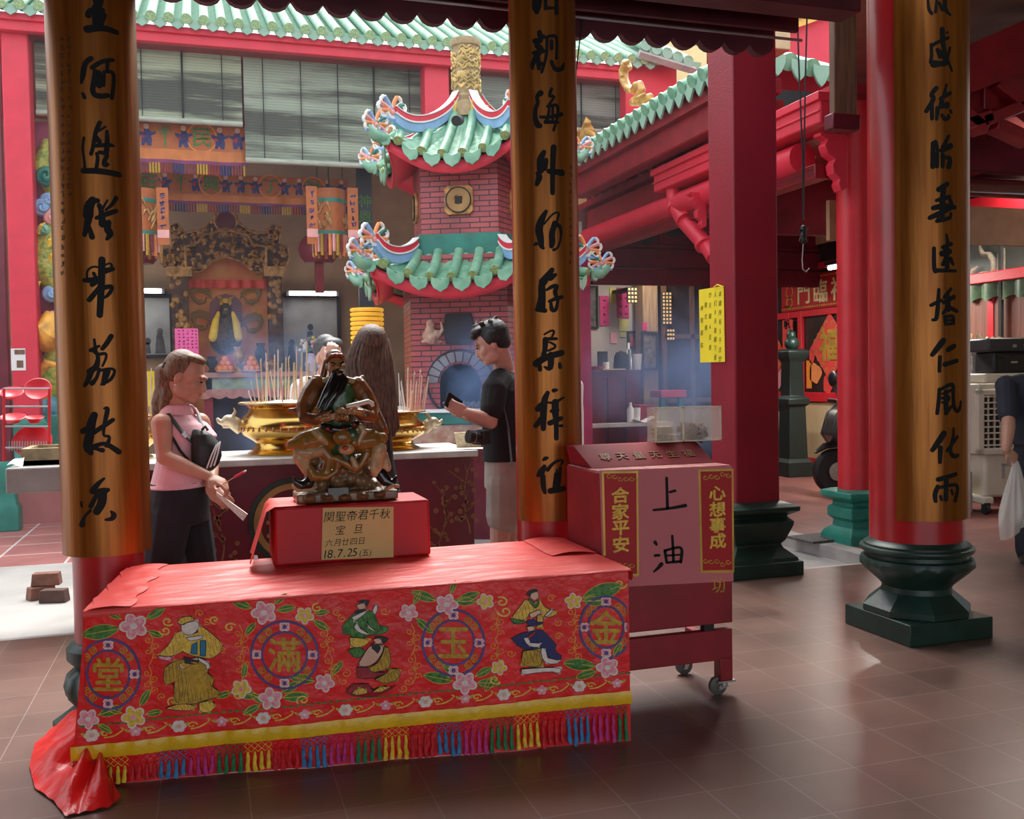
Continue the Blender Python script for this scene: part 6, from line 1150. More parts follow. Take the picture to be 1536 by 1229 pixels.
# bamboo blinds
def blindmat(name, seed, lo):
    m = bpy.data.materials.new(name); m.use_nodes = True; N = m.node_tree.nodes; L = m.node_tree.links; b = N['Principled BSDF']; b.inputs['Roughness'].default_value = .85
    tc = N.new('ShaderNodeTexCoord'); mp = N.new('ShaderNodeMapping'); mp.inputs['Scale'].default_value = (.22, 1, 2.6); mp.inputs['Location'].default_value = (seed, 0, seed); L.new(tc.outputs['Object'], mp.inputs[0])
    n = N.new('ShaderNodeTexNoise'); n.inputs['Scale'].default_value = 1.1; n.inputs['Detail'].default_value = 10; n.inputs['Roughness'].default_value = .62; L.new(mp.outputs[0], n.inputs[0])
    r = N.new('ShaderNodeValToRGB'); L.new(n.outputs['Fac'], r.inputs[0]); r.color_ramp.elements[0].position = .44; r.color_ramp.elements[0].color = (.085, .09, .07, 1); r.color_ramp.elements[1].position = .56; r.color_ramp.elements[1].color = (*lo, 1)
    w = N.new('ShaderNodeTexWave'); w.bands_direction = 'Z'; w.inputs['Scale'].default_value = 9; w.inputs['Distortion'].default_value = .0; L.new(tc.outputs['Object'], w.inputs[0])
    mx = N.new('ShaderNodeMix'); mx.data_type = 'RGBA'; mx.blend_type = 'MULTIPLY'; mx.inputs[0].default_value = .22; L.new(r.outputs[0], mx.inputs[6]); L.new(w.outputs['Color'], mx.inputs[7]); L.new(mx.outputs[2], b.inputs['Base Color'])
    bu = N.new('ShaderNodeBump'); bu.inputs['Strength'].default_value = .25; bu.inputs['Distance'].default_value = .01; L.new(w.outputs['Fac'], bu.inputs['Height']); L.new(bu.outputs[0], b.inputs['Normal']); return m
for px0, px1, yb, sd, lo, lb in ((54, 363, 178, 1.3, (.44, .50, .34), 'weathered bamboo blind at left, rolled highest, behind the left pillar'), (366, 640, 247, 4.1, (.34, .39, .30), 'weathered bamboo blind hanging lowest, between the shrine and the red column'), (682, 948, 192, 7.7, (.30, .33, .29), 'weathered bamboo blind right of the furnace chimney')):
    x0, x1 = bp(px0, 150, 12.75).x, bp(px1, 150, 12.75).x; z1 = zf0+.02; z0 = bp((px0+px1)/2, yb, 12.75).z
    t = thing('bamboo_blind', lb, 'blind', ((x0+x1)/2, 12.75, z0), 'bamboo blinds')
    MB().grid(lambda i, j: V((x0+(x1-x0)*i, 12.75+.015*sin(i*9)*(1-j), z0+(z1-z0)*j)), 30, 12).build('slats', blindmat('bamboo slats', sd, lo), t)
    mb = MB(); mb.cyl((x0, 12.74, z0), (x1, 12.74, z0), .035, 10); mb.build('rolled_edge', mat('bamboo roll', (.40, .42, .34), .8, var=.2, stretch=(1, 1, 8)), t); mb = MB()
    for k in range(5): x = x0+(x1-x0)*(k+.5)/5; mb.cyl((x, 12.735, z0), (x, 12.735, z1), .006 if k != 3 else .012, 5)
    mb.build('cords', M['dark'], t)
# embroidered banners with writing
ORB = mat('orange banner satin', (.46, .115, .018), .5, var=.15, vs=8, bump=.3, bs=10); MRB = mat('maroon fringe', (.22, .03, .05), .7, var=.3, vs=40)
def banner(name, px0, px1, y0, y1, Y, word, label, slots, cf=1.0, hem=.22, fr=.30):
    a, b = bp(px0, y0, Y), bp(px1, y0, Y); z1, z0 = a.z, bp(px0, y1, Y).z; H_ = z1-z0; L = b.x-a.x; t = thing('altar_banner', label, 'banner', ((a.x+b.x)/2, Y, z0)); fn = lambda x, z, h: V((a.x+x, Y-h+.015*sin(x*14), z))
    mb = MB(); mb.grid(lambda i, j: fn(L*i, z0+H_*j, 0), int(L*20), 6); mb.build('field', ORB, t, smooth=60)
    mb = MB(); [mb.cyl(fn(L*k_, z1, 0), fn(L*k_, 5.6, 0), .006, 5) for k_ in (.03, .97)]; mb.build('cords', M['dark'], t)
    mb = MB(); mb.grid(lambda i, j: fn(L*i, z0-H_*.03+H_*hem*j, .02+.01*sin(i*60)), int(L*24), 3); mb.build('hem', mat('plain orange hem', (.58, .17, .03), .5), t, smooth=60)
    mb = MB(); mb.grid(lambda i, j: fn(L*i, z0-H_*.03-H_*.10*(1-j), .024), int(L*20), 2); mb.build('trim', mat('purple trim', (.20, .03, .12), .6), t)
    mb = MB(); n = int(L/.035)
    for k in range(n): mb.m = (k//4) % 4; x = L*k/n; mb.tube([fn(x, z0-H_*.12, .015), fn(x, z0-H_*(.12+fr), .015)], .012, 5)
    mb.build('fringe', [MRB, M['thread_gold'], M['dkred'], M['thread_navy']], t); zc = z0+H_*(.5+hem*.5); s = H_*.60
    gi = MB(); wi = iter(word)
    for k, kind in enumerate(slots):
        x = L*(k+.5)/len(slots)
        if kind == 'c': mb = MB(); text_mb(mb, next(wi), lambda p, q_, h: fn(p, q_, h+.004), s, x, zc, True, bold=.012, ext=.01); mb.build('character', M['thread_green'], t, smooth=0); ringz(gi, fn, x, zc, s*.66, s*.72, .006, 20)
        elif kind == 'f':
            gi.m = 1; m_ = 1 if k % 2 else -1; gi.prism([(x+m_*s*a_, zc+s*b_) for a_, b_ in ((-.20, -.5), (-.02, -.46), (.05, -.3), (.12, -.5), (.24, -.48), (.20, -.1), (.36, .02), (.42, .14), (.30, .16), (.12, .10), (.10, .30), (-.12, .28), (-.24, .14), (-.42, .20), (-.40, .08), (-.20, -.02), (-.24, -.2))], .006, fn=fn); gi.m = 2; gi.prism([(x+s*.2*cos(q_), zc+s*.42+s*.16*sin(q_)) if 0 else (x+s*.13*cos(q_), zc+s*.42+s*.13*sin(q_)) for q_ in [i*pi/5 for i in range(10)]], .007, fn=fn); gi.m = 3; gi.prism([(x-s*.3, zc-s*.05), (x+s*.05, zc+s*.1), (x-.05*s, zc-s*.2)], .008, fn=fn); gi.m = 0
        else:
            for q_ in range(6): gi.m = 4; gi.stroke([(x, zc+s*.25, s*.08), (x+s*.35*cos(q_), zc+s*.25+s*.3*sin(q_), s*.04)], fn, .005, 1)
            gi.stroke([(x, zc-s*.5, s*.09), (x, zc+s*.25, s*.07)], fn, .005, 1); gi.m = 0
    gi.build('embroidery', [M['thread_orange'], M['thread_navy'], M['thread_skin'], M['thread_dkred'], M['thread_green']], t, smooth=0); return t
banner('b1', 205, 369, 183, 236, 13.0, '民作', 'orange embroidered banner above, its large green character below the left blind', 'fpfcff', 1, .30)
banner('b2', 212, 522, 256, 298, 13.9, '旺興丁財', 'lower orange embroidered banner with four dark characters spanning the shrine', 'cfpfcfffcffcff', 1, .25)
# cylinder canopies and round lanterns
for px0, px1, lb, lb2 in ((176, 246, 'cylindrical orange silk canopy just right of the left pillar', 'dark red round lantern half hidden by the left pillar'), (464, 524, 'cylindrical orange silk canopy hanging left of the furnace roof', 'dark red round lantern below the canopy at the shrine right side')):
    Y = 13.3; a, b = bp(px0, 330, Y), bp(px1, 330, Y); r = (b.x-a.x)/2*.82; c = ((a.x+b.x)/2, Y, 0); Z = lambda y: bp((px0+px1)/2, y, Y).z
    t = thing('silk_canopy', lb, 'canopy', (*c[:2], Z(366)), 'silk canopies'); MB().lathe([(r*.2, Z(283)), (r, Z(286)), (r, Z(352)), (r*.97, Z(352)), (r*.97, Z(288))], c, 28).build('silk_tube', ORB, t, smooth=50)
    mb = MB(); [mb.lathe([(r*1.03, Z(y+4)), (r*1.03, Z(y-2))], c, 28) for y in (303, 351)]; mb.build('green_bands', M['teal'], t); mb = MB(); n = 26
    for k in range(n): an = 2*pi*k/n; mb.m = k % 4; mb.tube([(c[0]+cos(an)*r, c[1]+sin(an)*r, Z(354)), (c[0]+cos(an)*r, c[1]+sin(an)*r, Z(380)-.05*(k % 2))], .022, 5)
    mb.build('tassels', [M['pinkp'], M['thread_gold'], MRB, M['orange']], t)
    for s in (-1, 1):
        o = MB(); x = c[0]+s*r*1.22; o.bx((x-.07, Y-.35, Z(372)), (x+.07, Y-.34, Z(288))); st = o.build('streamer', ORB, t); o = MB()
        for k in range(5): scribble(o, lambda p, q_, h: V((x+p, Y-.351-h, Z(300+k*11)+q_)), 0, 0, .09, 4, .16)
        o.build('streamer_marks', M['thread_navy'], st, smooth=0); o = MB(); o.bx((x-.07, Y-.355, Z(362)), (x+.07, Y-.345, Z(350))); o.build('streamer_end', M['pinkp'], st)
    mb = MB(); sp = [(r*.7, Z(296), 1.7), (-r*.8, Z(320), 4)]
    for k in range(14): an = -pi/2+random.uniform(-1.2, 1.2); z = random.uniform(Z(345), Z(310)); mb.tube([(c[0]+cos(an+q_*.12)*r*1.02, c[1]+sin(an+q_*.12)*r*1.02, z+.08*sin(q_+k)) for q_ in range(5)], [.01, .02, .025, .02, .008], 5)
    mb.build('dragon_pattern', M['oldgold'], t); mb = MB(); mb.cyl((c[0], Y, Z(283)), (c[0], Y, 5.6), .01, 6); mb.build('hanger', M['dark'], t)
    lc = V((bp(478 if px0 > 300 else 206, 375, 14.3).x, 14.3, bp(px0+20, 375, 14.3).z)); t = thing('round_lantern', lb2, 'lantern', lc-V((0, 0, .2)), 'round lanterns'); mb = MB(); mb.lathe([(.05, -.2), (.2, -.19), (.27, -.1), (.30, 0), (.27, .1), (.2, .19), (.05, .2)], lc, 32, rfn=lambda a, z: 1-.03*abs(cos(8*a))); mb.build('paper_body', mat('dark red lantern paper', (.22, .012, .03), .6, var=.15), t)
    mb = MB(); mb.bx(lc+V((-.06, -.06, -.62)), lc+V((.06, .06, -.2))); mb.build('tassel_block', M['dkred'], t); mb = MB(); mb.cyl(lc+V((0, 0, .2)), V((lc.x, lc.y, 5.6)), .008, 6); mb.build('hanger', M['dark'], t)
# ---------------------------------------------------------------- shrine
SY = 15.5; sp = lambda x, y, d=0: bp(215+x/4.655, 300+y/4.655, SY-d); sfl = lambda x, y, h: sp(x, -y, h)
t = thing('shrine', 'carved gilded shrine with an orange dragon backdrop in the hall across the courtyard', 'shrine', (sp(575, 1000).x, SY, bf))
can = [(135, 470), (130, 350), (200, 330), (185, 180), (240, 160), (290, 230), (400, 210), (470, 150), (520, 100), (575, 80), (630, 100), (680, 170), (760, 230), (850, 230), (900, 170), (965, 190), (950, 300), (1010, 330), (1020, 400), (990, 480), (870, 490), (800, 510), (760, 500), (690, 430), (575, 395), (470, 430), (400, 505), (300, 490)]
MB().prism([(x, -y) for x, y in can], .10, fn=sfl).build('canopy', mat('dark carved wood', (.07, .03, .015), .7, var=.6, vs=12, bump=1, bs=30), t)
mb = MB(); random.seed(8); k = 0
while k < 190:
    x, y = random.uniform(130, 1020), random.uniform(80, 510)
    if not inside((x, y), can): continue
    k += 1; a = random.uniform(0, 6.3); d = random.choice((-1, 1)); r = random.uniform(10, 26); mb.tube([sp(x+cos(a+d*q_*.9)*r*(1-q_*.12), y+sin(a+d*q_*.9)*r*(1-q_*.12), .11+.02*sin(q_)) for q_ in range(6)], [.012, .024, .027, .024, .019, .010], 5)
for P in (can[0:9], can[9:20], can[20:28]): mb.tube([sp(x, y, .12) for x, y in P], .018, 6)
mb.tube([sp(x, y, .15) for x, y in ((300, 490), (290, 330), (380, 300), (420, 240), (500, 225), (575, 195), (650, 225), (730, 245), (770, 310), (860, 330), (855, 480))], .024, 6); mb.build('carved_scrolls', M['oldgold'], t)
mb = MB(); mb.lathe([(0, .03), (.13, .025), (.15, 0)], sp(575, 148, .13), 24, M=Matrix.Rotation(pi/2, 3, 'X')); mb.build('red_disc', M['maroon'], t); mb = MB(); c_ = sp(575, 148, .13); mb.tube([c_+V((cos(q_)*.16, 0, sin(q_)*.16)) for q_ in [i*2*pi/24 for i in range(25)]], .018, 6); mb.build('disc_ring', M['oldgold'], t)
for x0, x1 in ((190, 310), (865, 960)):
    a, b = sp(x0, 490), sp(x1, 490); MB().bx((a.x, SY-.12, bf), (b.x, SY+.25, a.z)).build('post', mat('dark carved post', (.09, .04, .02), .6, var=.6, vs=14, bump=1, bs=30), t); mb = MB()
    mb.bx((a.x-.06, SY-.16, sp(x0, 540).z), (b.x+.06, SY+.2, a.z+.04))
    for q_ in range(20): mb.ell((random.uniform(a.x, b.x), SY-.13, random.uniform(sp(0, 900).z, a.z)), (.04, .02, .05), n=6)
    mb.build('post_carving', M['oldgold'], t)
BKD = mat('orange dragon brocade', (.72, .16, .04), .55, var=.3, vs=5, c2=(.80, .32, .07), bump=.3)
a, b = sp(290, 0).x, sp(880, 0).x; MB().bx((a, SY+.2, bf), (b, SY+.24, sp(575, 400).z)).build('backdrop', BKD, t)
mb = MB(); mb.grid(lambda i, j: V((a+(b-a)*i, SY+.12+.02*sin(i*40), sp(0, 545).z-(sp(0, 545).z-sp(0, 605).z)*j)), 60, 3); mb.build('valance', mat('red valance', (.75, .06, .03), .5), t, smooth=60)
mb = MB()
for x0, y0, s_ in ((380, 680, 1), (770, 680, -1), (390, 860, 1), (780, 880, -1)):
    for q_ in range(3): mb.tube([sp(x0+s_*(60*cos(k*.8+q_)+k*6), y0+45*sin(k*.9+q_)-20*q_, -.17) for k in range(8)], [.01, .025, .03, .03, .028, .022, .015, .006], 6)
mb.build('gold_dragons', M['ochre'], t)
mb = MB(); P = [(460, 850), (465, 720), (510, 670), (575, 655), (640, 670), (685, 720), (690, 850)]; mb.prism([(x, -y) for x, y in P], .08, fn=lambda x, y, h: sfl(x, y, h-.10)); mb.build('throne_back', M['maroon'], t)
t = thing('deity_statue', 'dark seated temple figure with yellow drapes inside the gilded shrine', 'statue', sp(575, 980, .2))
mb = MB(); limb(mb, [sp(575, 980, .2), sp(575, 860, .2), sp(575, 790, .2)], [.24, .17, .10]); blob(mb, 'robe', mat('dark gilt robe', (.07, .04, .02), .4, .4, var=.7, vs=20, bump=1, bs=30), t, .015, 1)
mb = MB(); mb.ell(sp(575, 755, .22), (.075, .08, .10)); mb.ell(sp(575, 790, .27), (.06, .05, .09)); blob(mb, 'head', mat('dark face', (.03, .022, .018), .4), t, .01, 1); mb = MB(); limb(mb, [sp(545, 725, .25), sp(550, 690, .22), sp(520, 675, .2)], [.03, .03, .01]); limb(mb, [sp(605, 725, .25), sp(600, 690, .22), sp(630, 675, .2)], [.03, .03, .01]); mb.ell(sp(575, 705, .24), (.06, .05, .06)); mb.ell(sp(575, 765, .31), (.03, .02, .02)); mb.build('gold_crown', M['gold'], t)
mb = MB(); limb(mb, [sp(525, 790, .28), sp(505, 850, .32), sp(490, 960, .34)], [.03, .055, .075]); limb(mb, [sp(625, 790, .28), sp(645, 850, .32), sp(660, 960, .34)], [.03, .055, .075]); blob(mb, 'yellow_drapes', M['yellow'], t, .015, 2)
# altar table of the shrine with its offerings
TYb = 14.1; tq = lambda px, py, d=0: bp(px, py, TYb-d); x0, x1 = tq(296, 560).x, tq(500, 560).x; tz = tq(400, 558).z
t = thing('shrine_table', 'long carved altar table in pink and green standing before the shrine', 'table', ((x0+x1)/2, TYb+.3, bf)); MB().bx((x0, TYb, tq(400, 566).z), (x1, TYb+.7, tz)).build('table_top', mat('dusty pink board', (.50, .26, .22), .6), t, bevel=.01)
MB().bx((x0+.05, TYb+.05, tq(400, 584).z), (x1-.05, TYb+.12, tq(400, 566).z)).build('green_frieze', mat('faded green frieze', (.30, .40, .27), .7, var=.3, vs=8, bump=.5), t)
mb = MB(); n = 60; zz = tq(400, 583).z; mb.prism([(x0, 0), (x1, 0)]+[(x1-(x1-x0)*k/n, -.10-.035*abs(sin(k*pi/6))) for k in range(n+1)], .06, fn=lambda x, y, h: V((x, TYb+.04-h+.03, zz+y))); mb.build('scalloped_apron', mat('pink apron', (.48, .22, .19), .7, var=.2, vs=14), t)
for x in (x0+.08, x1-.2): MB().bx((x, TYb+.05, bf), (x+.12, TYb+.6, tz-.05)).build('leg', M['dkred'], t, bevel=.01)
MB().bx((x0+.2, TYb+.35, bf), (x1-.2, TYb+.4, tz-.1)).build('back_panel', mat('dark panel', (.035, .022, .028), .7, var=.6, vs=5), t)
for pr, (cx_, lb) in enumerate(((338, 'left plate'), (378, 'right plate'))):
    c_ = tq(cx_, 557, .1)+V((0, .1, 0)); c_.z = tz; o = MB(); o.lathe([(0, .0), (.07, 0), (.13, .02), (.12, .025), (.06, .008), (0, .008)], c_, 20); tag(o.build('plate', M['white']), 'white plate of oranges on the shrine table, %s of the two' % ('left' if pr == 0 else 'right'), 'plate', 'plates of oranges')
    for dx, dy, dz in ((-.07, -.02, 0), (.0, -.05, 0), (.07, -.02, 0), (0, .04, 0), (-.03, -.02, .072), (.035, -.01, .072), (0, -.01, .135)): o = MB(); o.ell(c_+V((dx, dy, .055+dz)), .043, n=12); tag(o.build('orange', mat('orange peel', (.85, .25, .05), .5) if 'orange peel' not in bpy.data.materials else bpy.data.materials['orange peel']), 'orange in the pyramid on the %s plate of the shrine table' % ('left' if pr == 0 else 'right'), 'orange', 'oranges on the %s' % lb)
t = thing('flower_vase', 'white vase of purple and pink flowers on the shrine table behind the incense', 'vase', tq(468, 557)); c_ = tq(468, 557, -.15); c_.z = tz; MB().lathe([(0, 0), (.06, 0), (.10, .10), (.06, .22), (.07, .26), (.055, .25), (.045, .2), (0, .05)], c_, 20).build('vase', mat('pale lilac vase', (.62, .52, .62), .3), t)
for m_, nm in ((M['pinkp'], 'pink_blooms'), (mat('purple petals', (.32, .14, .42), .6), 'purple_blooms'), (M['white'], 'white_blooms'), (mat('leaf', (.12, .22, .05), .6), 'leaves'), (M['yellow'], 'yellow_blooms')):
    mb = MB(); [mb.ell(c_+V((random.uniform(-.17, .17), random.uniform(-.1, .1), .30+random.uniform(-.03, .20))), random.uniform(.025, .045), n=7) for _ in range(9)]; tag(mb.build(nm, m_, t), kind='stuff')
for k, (px, pt, m_, lb) in enumerate(((318, 535, 'dark', 'dark jar left of the left orange plate on the shrine table'), (346, 532, 'redpaper', 'small red tablet between the two plates of oranges'), (358, 520, 'oldgold', 'gilt lamp standing between the red tablet and the right orange plate'), (392, 515, 'dark', 'dark urn right of the right orange plate on the shrine table'), (408, 540, 'oldgold', 'gilt cup at the right of the shrine table'), (366, 545, 'steel', 'small metal cup in front of the gilt lamp'))):
    c_ = tq(px, 557, -.2); c_.z = tz; h = tq(px, pt, -.2).z-tz; o = MB()
    if k == 1: o.box(c_+V((0, 0, h/2)), (.11, .03, h))
    else: o.lathe([(0, 0), (.07, 0), (.05, h*.1), (.03, h*.25), (.08, h*.55), (.085, h*.7), (.05, h*.85), (.07, h), (.06, h), (0, h*.8)], c_, 18)
    tag(o.build(('jar', 'tablet', 'lamp', 'urn', 'cup', 'cup')[k], M[m_]), lb, ('jar', 'tablet', 'lamp', 'urn', 'cup', 'cup')[k])
t = thing('notice_stand', 'bright pink handwritten notice on a stand behind the head of the person in pink', 'notice', V((bp(280, 520, 12.9).x, 12.9, bf))); a, b = bp(262, 493, 12.9), bp(298, 526, 12.9); MB().bx((a.x, 12.89, b.z-.08), (b.x, 12.9, a.z)).build('sheet', mat('bright pink paper', (.82, .12, .36), .7, var=.04), t)
mb = MB()
for c in range(5):
    for r in range(6): scribble(mb, lambda x, y, h: V((a.x+.05+c*.052+x, 12.889-h, a.z-.03-r*.042+y)), 0, 0, .032, 4, .16)
mb.build('handwriting', M['ink'], t, smooth=0); MB().cyl(((a.x+b.x)/2, 12.92, bf), ((a.x+b.x)/2, 12.92, a.z-.02), .018, 8).build('pole', M['wood'], t); MB().lathe([(0, .03), (.17, .02), (.18, 0)], ((a.x+b.x)/2, 12.92, bf), 20).build('foot', M['wood'], t)
# tube lamps, murals, dark couplet board, lamp tower
LMP = mat('fluorescent tube', (1, .98, .9), .4, emit=7, var=0)
for px0, px1, py, lb in ((175, 242, 436, 'lit fluorescent tube on the wall just right of the left pillar'), (434, 504, 440, 'lit fluorescent tube on the wall right of the shrine')):
    a, b = bp(px0, py, 16.25), bp(px1, py, 16.25); t = thing('tube_lamp', lb, 'lamp', (a+b)/2, 'tube lamps in the back hall'); MB().cyl(a, (b.x, a.y, a.z), .035, 10).build('tube', LMP, t); MB().bx((a.x-.05, 16.28, a.z-.04), (b.x+.05, 16.6, a.z+.05)).build('holder', M['dark'], t)
for px0, px1, y0, y1, c1_, c2_, lb in ((150, 256, 446, 532, (.40, .42, .40), (.10, .10, .10), 'framed ink mural left of the shrine'), (424, 508, 446, 560, (.36, .36, .36), (.03, .03, .04), 'framed ink mural with dark figures right of the shrine')):
    a, b = bp(px0, y0, 16.45), bp(px1, y1, 16.45); t = thing('mural', lb, 'painting', (a.x, 16.5, b.z), 'ink murals'); MB().bx((a.x, 16.5, b.z), (b.x, 16.58, a.z)).build('painting', mat('ink wash', c1_, .8, var=.3, vs=2, detail=8), t); mb = MB()
    for x0_, z0_, x1_, z1_ in ((a.x-.05, a.z, b.x+.05, a.z+.06), (a.x-.05, b.z-.05, b.x+.05, b.z), (a.x-.06, b.z, a.x, a.z), (b.x, b.z, b.x+.06, a.z)): mb.bx((x0_, 16.46, z0_), (x1_, 16.6, z1_))
    mb.build('frame', M['dark'], t); mb = MB(); fn = lambda x, z, h: V((x, 16.5-h, z)); cx_ = (a.x+b.x)/2; h_ = a.z-b.z
    for s_, dx in ((.9, 0), (.6, .32), (.6, -.32), (.35, .15), (.4, -.12)): X = cx_+dx*(b.x-a.x)*1.1; mb.prism([(X-.13*s_, b.z+.02), (X+.13*s_, b.z+.02), (X+.10*s_, b.z+.35*s_*h_), (X+.03, b.z+.62*s_*h_), (X-.05, b.z+.62*s_*h_), (X-.12*s_, b.z+.3*s_*h_)], .004, fn=fn); mb.prism([(X+.05*cos(q_*.8), b.z+.68*s_*h_+.06*sin(q_*.8)) for q_ in range(8)], .004, fn=fn)
    mb.build('ink_figures', mat('ink figure', c2_, .8, var=.5, vs=8), t, smooth=0)
a, b = bp(536, 300, 13.4), bp(562, 480, 13.4); t = thing('dark_couplet_board', 'tall dark board with dull gold characters left of the brick furnace', 'sign board', (a.x, 13.4, bf)); MB().bx((a.x, 13.4, bf), (b.x, 13.5, 5.4)).build('board', mat('blue black lacquer', (.03, .032, .045), .5), t); mb = MB(); text_mb(mb, '神恩浩蕩佑', lambda x, y, h: V(((a.x+b.x)/2+x, 13.398-h, bp(548, 350, 13.4).z+y)), .19, 0, 0, True, 1.15, bold=.01); mb.build('characters', M['thread_green'], t, smooth=0)
c_ = V((bp(551, 500, 10.9).x, 10.9, -.1)); t = thing('lamp_tower', 'tower of small golden prayer lamps behind the long brown hair', 'lamp', c_); rr_ = bp(575, 500, 10.9).x-bp(551, 500, 10.9).x; zt_ = bp(551, 462, 10.9).z; zb_ = bp(551, 600, 10.9).z
MB().lathe([(rr_*.9, zb_), (rr_*.9, zt_-.02), (rr_*.7, zt_)], c_*V((0, 0, 0)) if 0 else (c_.x, c_.y, 0), 30).build('core', M['ochre'], t); MB().lathe([(rr_*1.1, -.1), (rr_*1.1, .3), (rr_*.8, .4), (rr_*.8, zb_)], (c_.x, c_.y, 0), 24).build('pedestal', M['dkred'], t); mb = MB(); nr = 20
for r in range(nr):
    z = zb_+(zt_-zb_)*(r+.5)/nr
    for k in range(22): an = pi+pi*k/21; mb.ell((c_.x+cos(an)*rr_*.93, c_.y+sin(an)*rr_*.93, z), (.022, .022, .022), n=6)
mb.build('golden_lamps', mat('lit golden lamp', (.85, .48, .04), .35, .2, var=.1, emit=.22), t)
# painted dragon wall at the far left
x0, x1 = bp(50, 400, 12.95).x, bp(150, 400, 12.95).x; dq = lambda px, py, d=0: bp(px, py, 12.95-d)
t = thing('dragon_wall', 'wall relief of a coloured dragon and cloud scrolls beside the far-left red column', 'relief', ((x0+x1)/2, 13, bf)); MB().bx((x0, 12.95, bf), (x1, 13.05, dq(70, 183).z)).build('wall_panel', mat('deep red panel', (.26, .02, .06), .5), t)
DG = mat('dragon scales', (.52, .44, .06), .45, var=.6, vs=24, c2=(.10, .22, .03), bump=.8, bs=30)
mb = MB(); mb.tube([dq(x, y, .1) for x, y in ((72, 210), (60, 250), (80, 285), (92, 330), (70, 370), (62, 395), (90, 425), (110, 460), (92, 540), (70, 575), (66, 610))], [.05, .10, .10, .14, .16, .18, .19, .2, .2, .2, .16], 14); mb.build('dragon_body', DG, t)
mb = MB()
for k in range(12): y = 350+k*22; x = 60+16*sin(k*.9); mb.tube([dq(x, y, .2), dq(x+3, y-12, .25), dq(x+8, y-16, .25)], [.05, .03, .008], 6)
mb.build('dragon_fins', M['yellow'], t); mb = MB(); mb.tube([dq(60, 520, .2), dq(78, 500, .28), dq(92, 480, .25)], [.10, .22, .20], 12); mb.tube([dq(60, 560, .25), dq(70, 545, .28), dq(86, 548, .25), dq(88, 565, .25)], [.05, .06, .06, .03], 8); mb.build('dragon_mane', mat('orange mane', (.80, .36, .05), .5, var=.4, vs=9), t)
for nm, c1_, L in (('teal_scroll', 'teal', ((70, 263, 14), (86, 540, 6))), ('violet_scroll', 'blue', ((63, 310, 11), (72, 300, 9), (76, 440, 10))), ('red_scroll', 'pinkp', ((78, 325, 10), (80, 475, 6))), ('green_leaf', 'glazegreen', ((84, 478, 8), (66, 345, 7)))):
    mb = MB()
    for x, y, r in L: mb.tube([dq(x+cos(q_*.55)*r*(1-q_/22), y+sin(q_*.55)*r*(1-q_/22), .18+.006*q_) for q_ in range(20)], [.045]*14+[.04, .035, .03, .025, .02, .01], 7)
    mb.build(nm, M[c1_], t)
mb = MB()
for k in range(7): mb.ell(dq(50+k*14, 612, .22), (.11, .09, .14), n=12)
mb.build('lotus_petals', mat('blue lotus', (.12, .26, .40), .4, var=.4, vs=20, c2=(.05, .25, .24)), t); MB().bx((x0, 12.6, bf), (x1, 12.96, dq(70, 622, .3).z)).build('plinth', M['teal'], t, bevel=.02)
# ---------------------------------------------------------------- right wing along the courtyard
RW_ = M['fascia']
t = thing('purple_column', 'slim crimson column at the corner of the hazy side room', 'pillar', (4.95, 12.3, 0)); c_ = aty(875, 560, 12.3)
MB().bx((c_.x-.11, 12.2, 0), (c_.x+.09, 12.4, 3.3)).build('shaft', mat('crimson paint', (.36, .02, .09), .45), t, bevel=.02); MB().bx((c_.x-.2, 12.1, 0), (c_.x+.2, 12.5, .3)).build('base', M['green'], t, bevel=.03)
t = thing('red_column', 'small round red column on a bright teal base behind the thick glossy pillar', 'pillar', (5.21, 7.05, 0)); c_ = (aty(1282, 500, 7.05).x, 7.05)
MB().lathe([(.145, .42), (.145, 3.75)], (*c_, 0), 32).build('shaft', M['redrough'], t); sqring(MB(), c_, [(.21, -.06), (.21, .06), (.19, .10), (.14, .14), (.135, .19), (.17, .22), (.17, .30), (.14, .32), (.135, .35), (.19, .38), (.21, .40), (.21, .44), (.15, .46)]).build('stepped_base', M['teal'], t, bevel=.008)
mb = MB(); mb.bx((c_[0]-.03, c_[1]-.185, .23), (c_[0]+.05, c_[1]-.16, .29)); mb.build('base_block', M['teal'], t)
def bracket(px, py, Y, X, s, label):   # carved corbel
    o = MB(); P = [(0, 0), (0, -.62), (-.08, -.66), (-.12, -.58), (-.10, -.52), (-.18, -.46), (-.20, -.36), (-.16, -.30), (-.26, -.24), (-.30, -.14), (-.26, -.08), (-.36, -.04), (-.36, 0)]
    b = aty(px, py, Y); o.prism([(x*s, y*s) for x, y in P], .14*s, fn=lambda x, y, h: b+V((x, h-.05, y))); x = o.build('carved_bracket', RW_, bevel=.01*s); return tag(x, label, 'bracket')
bracket(1265, 203, 6.92, 0, .72, 'red carved bracket against the small round column under the gutter'); bracket(1056, 290, 8.9, 0, .55, 'red carved bracket beside the upper part of the square pillar')
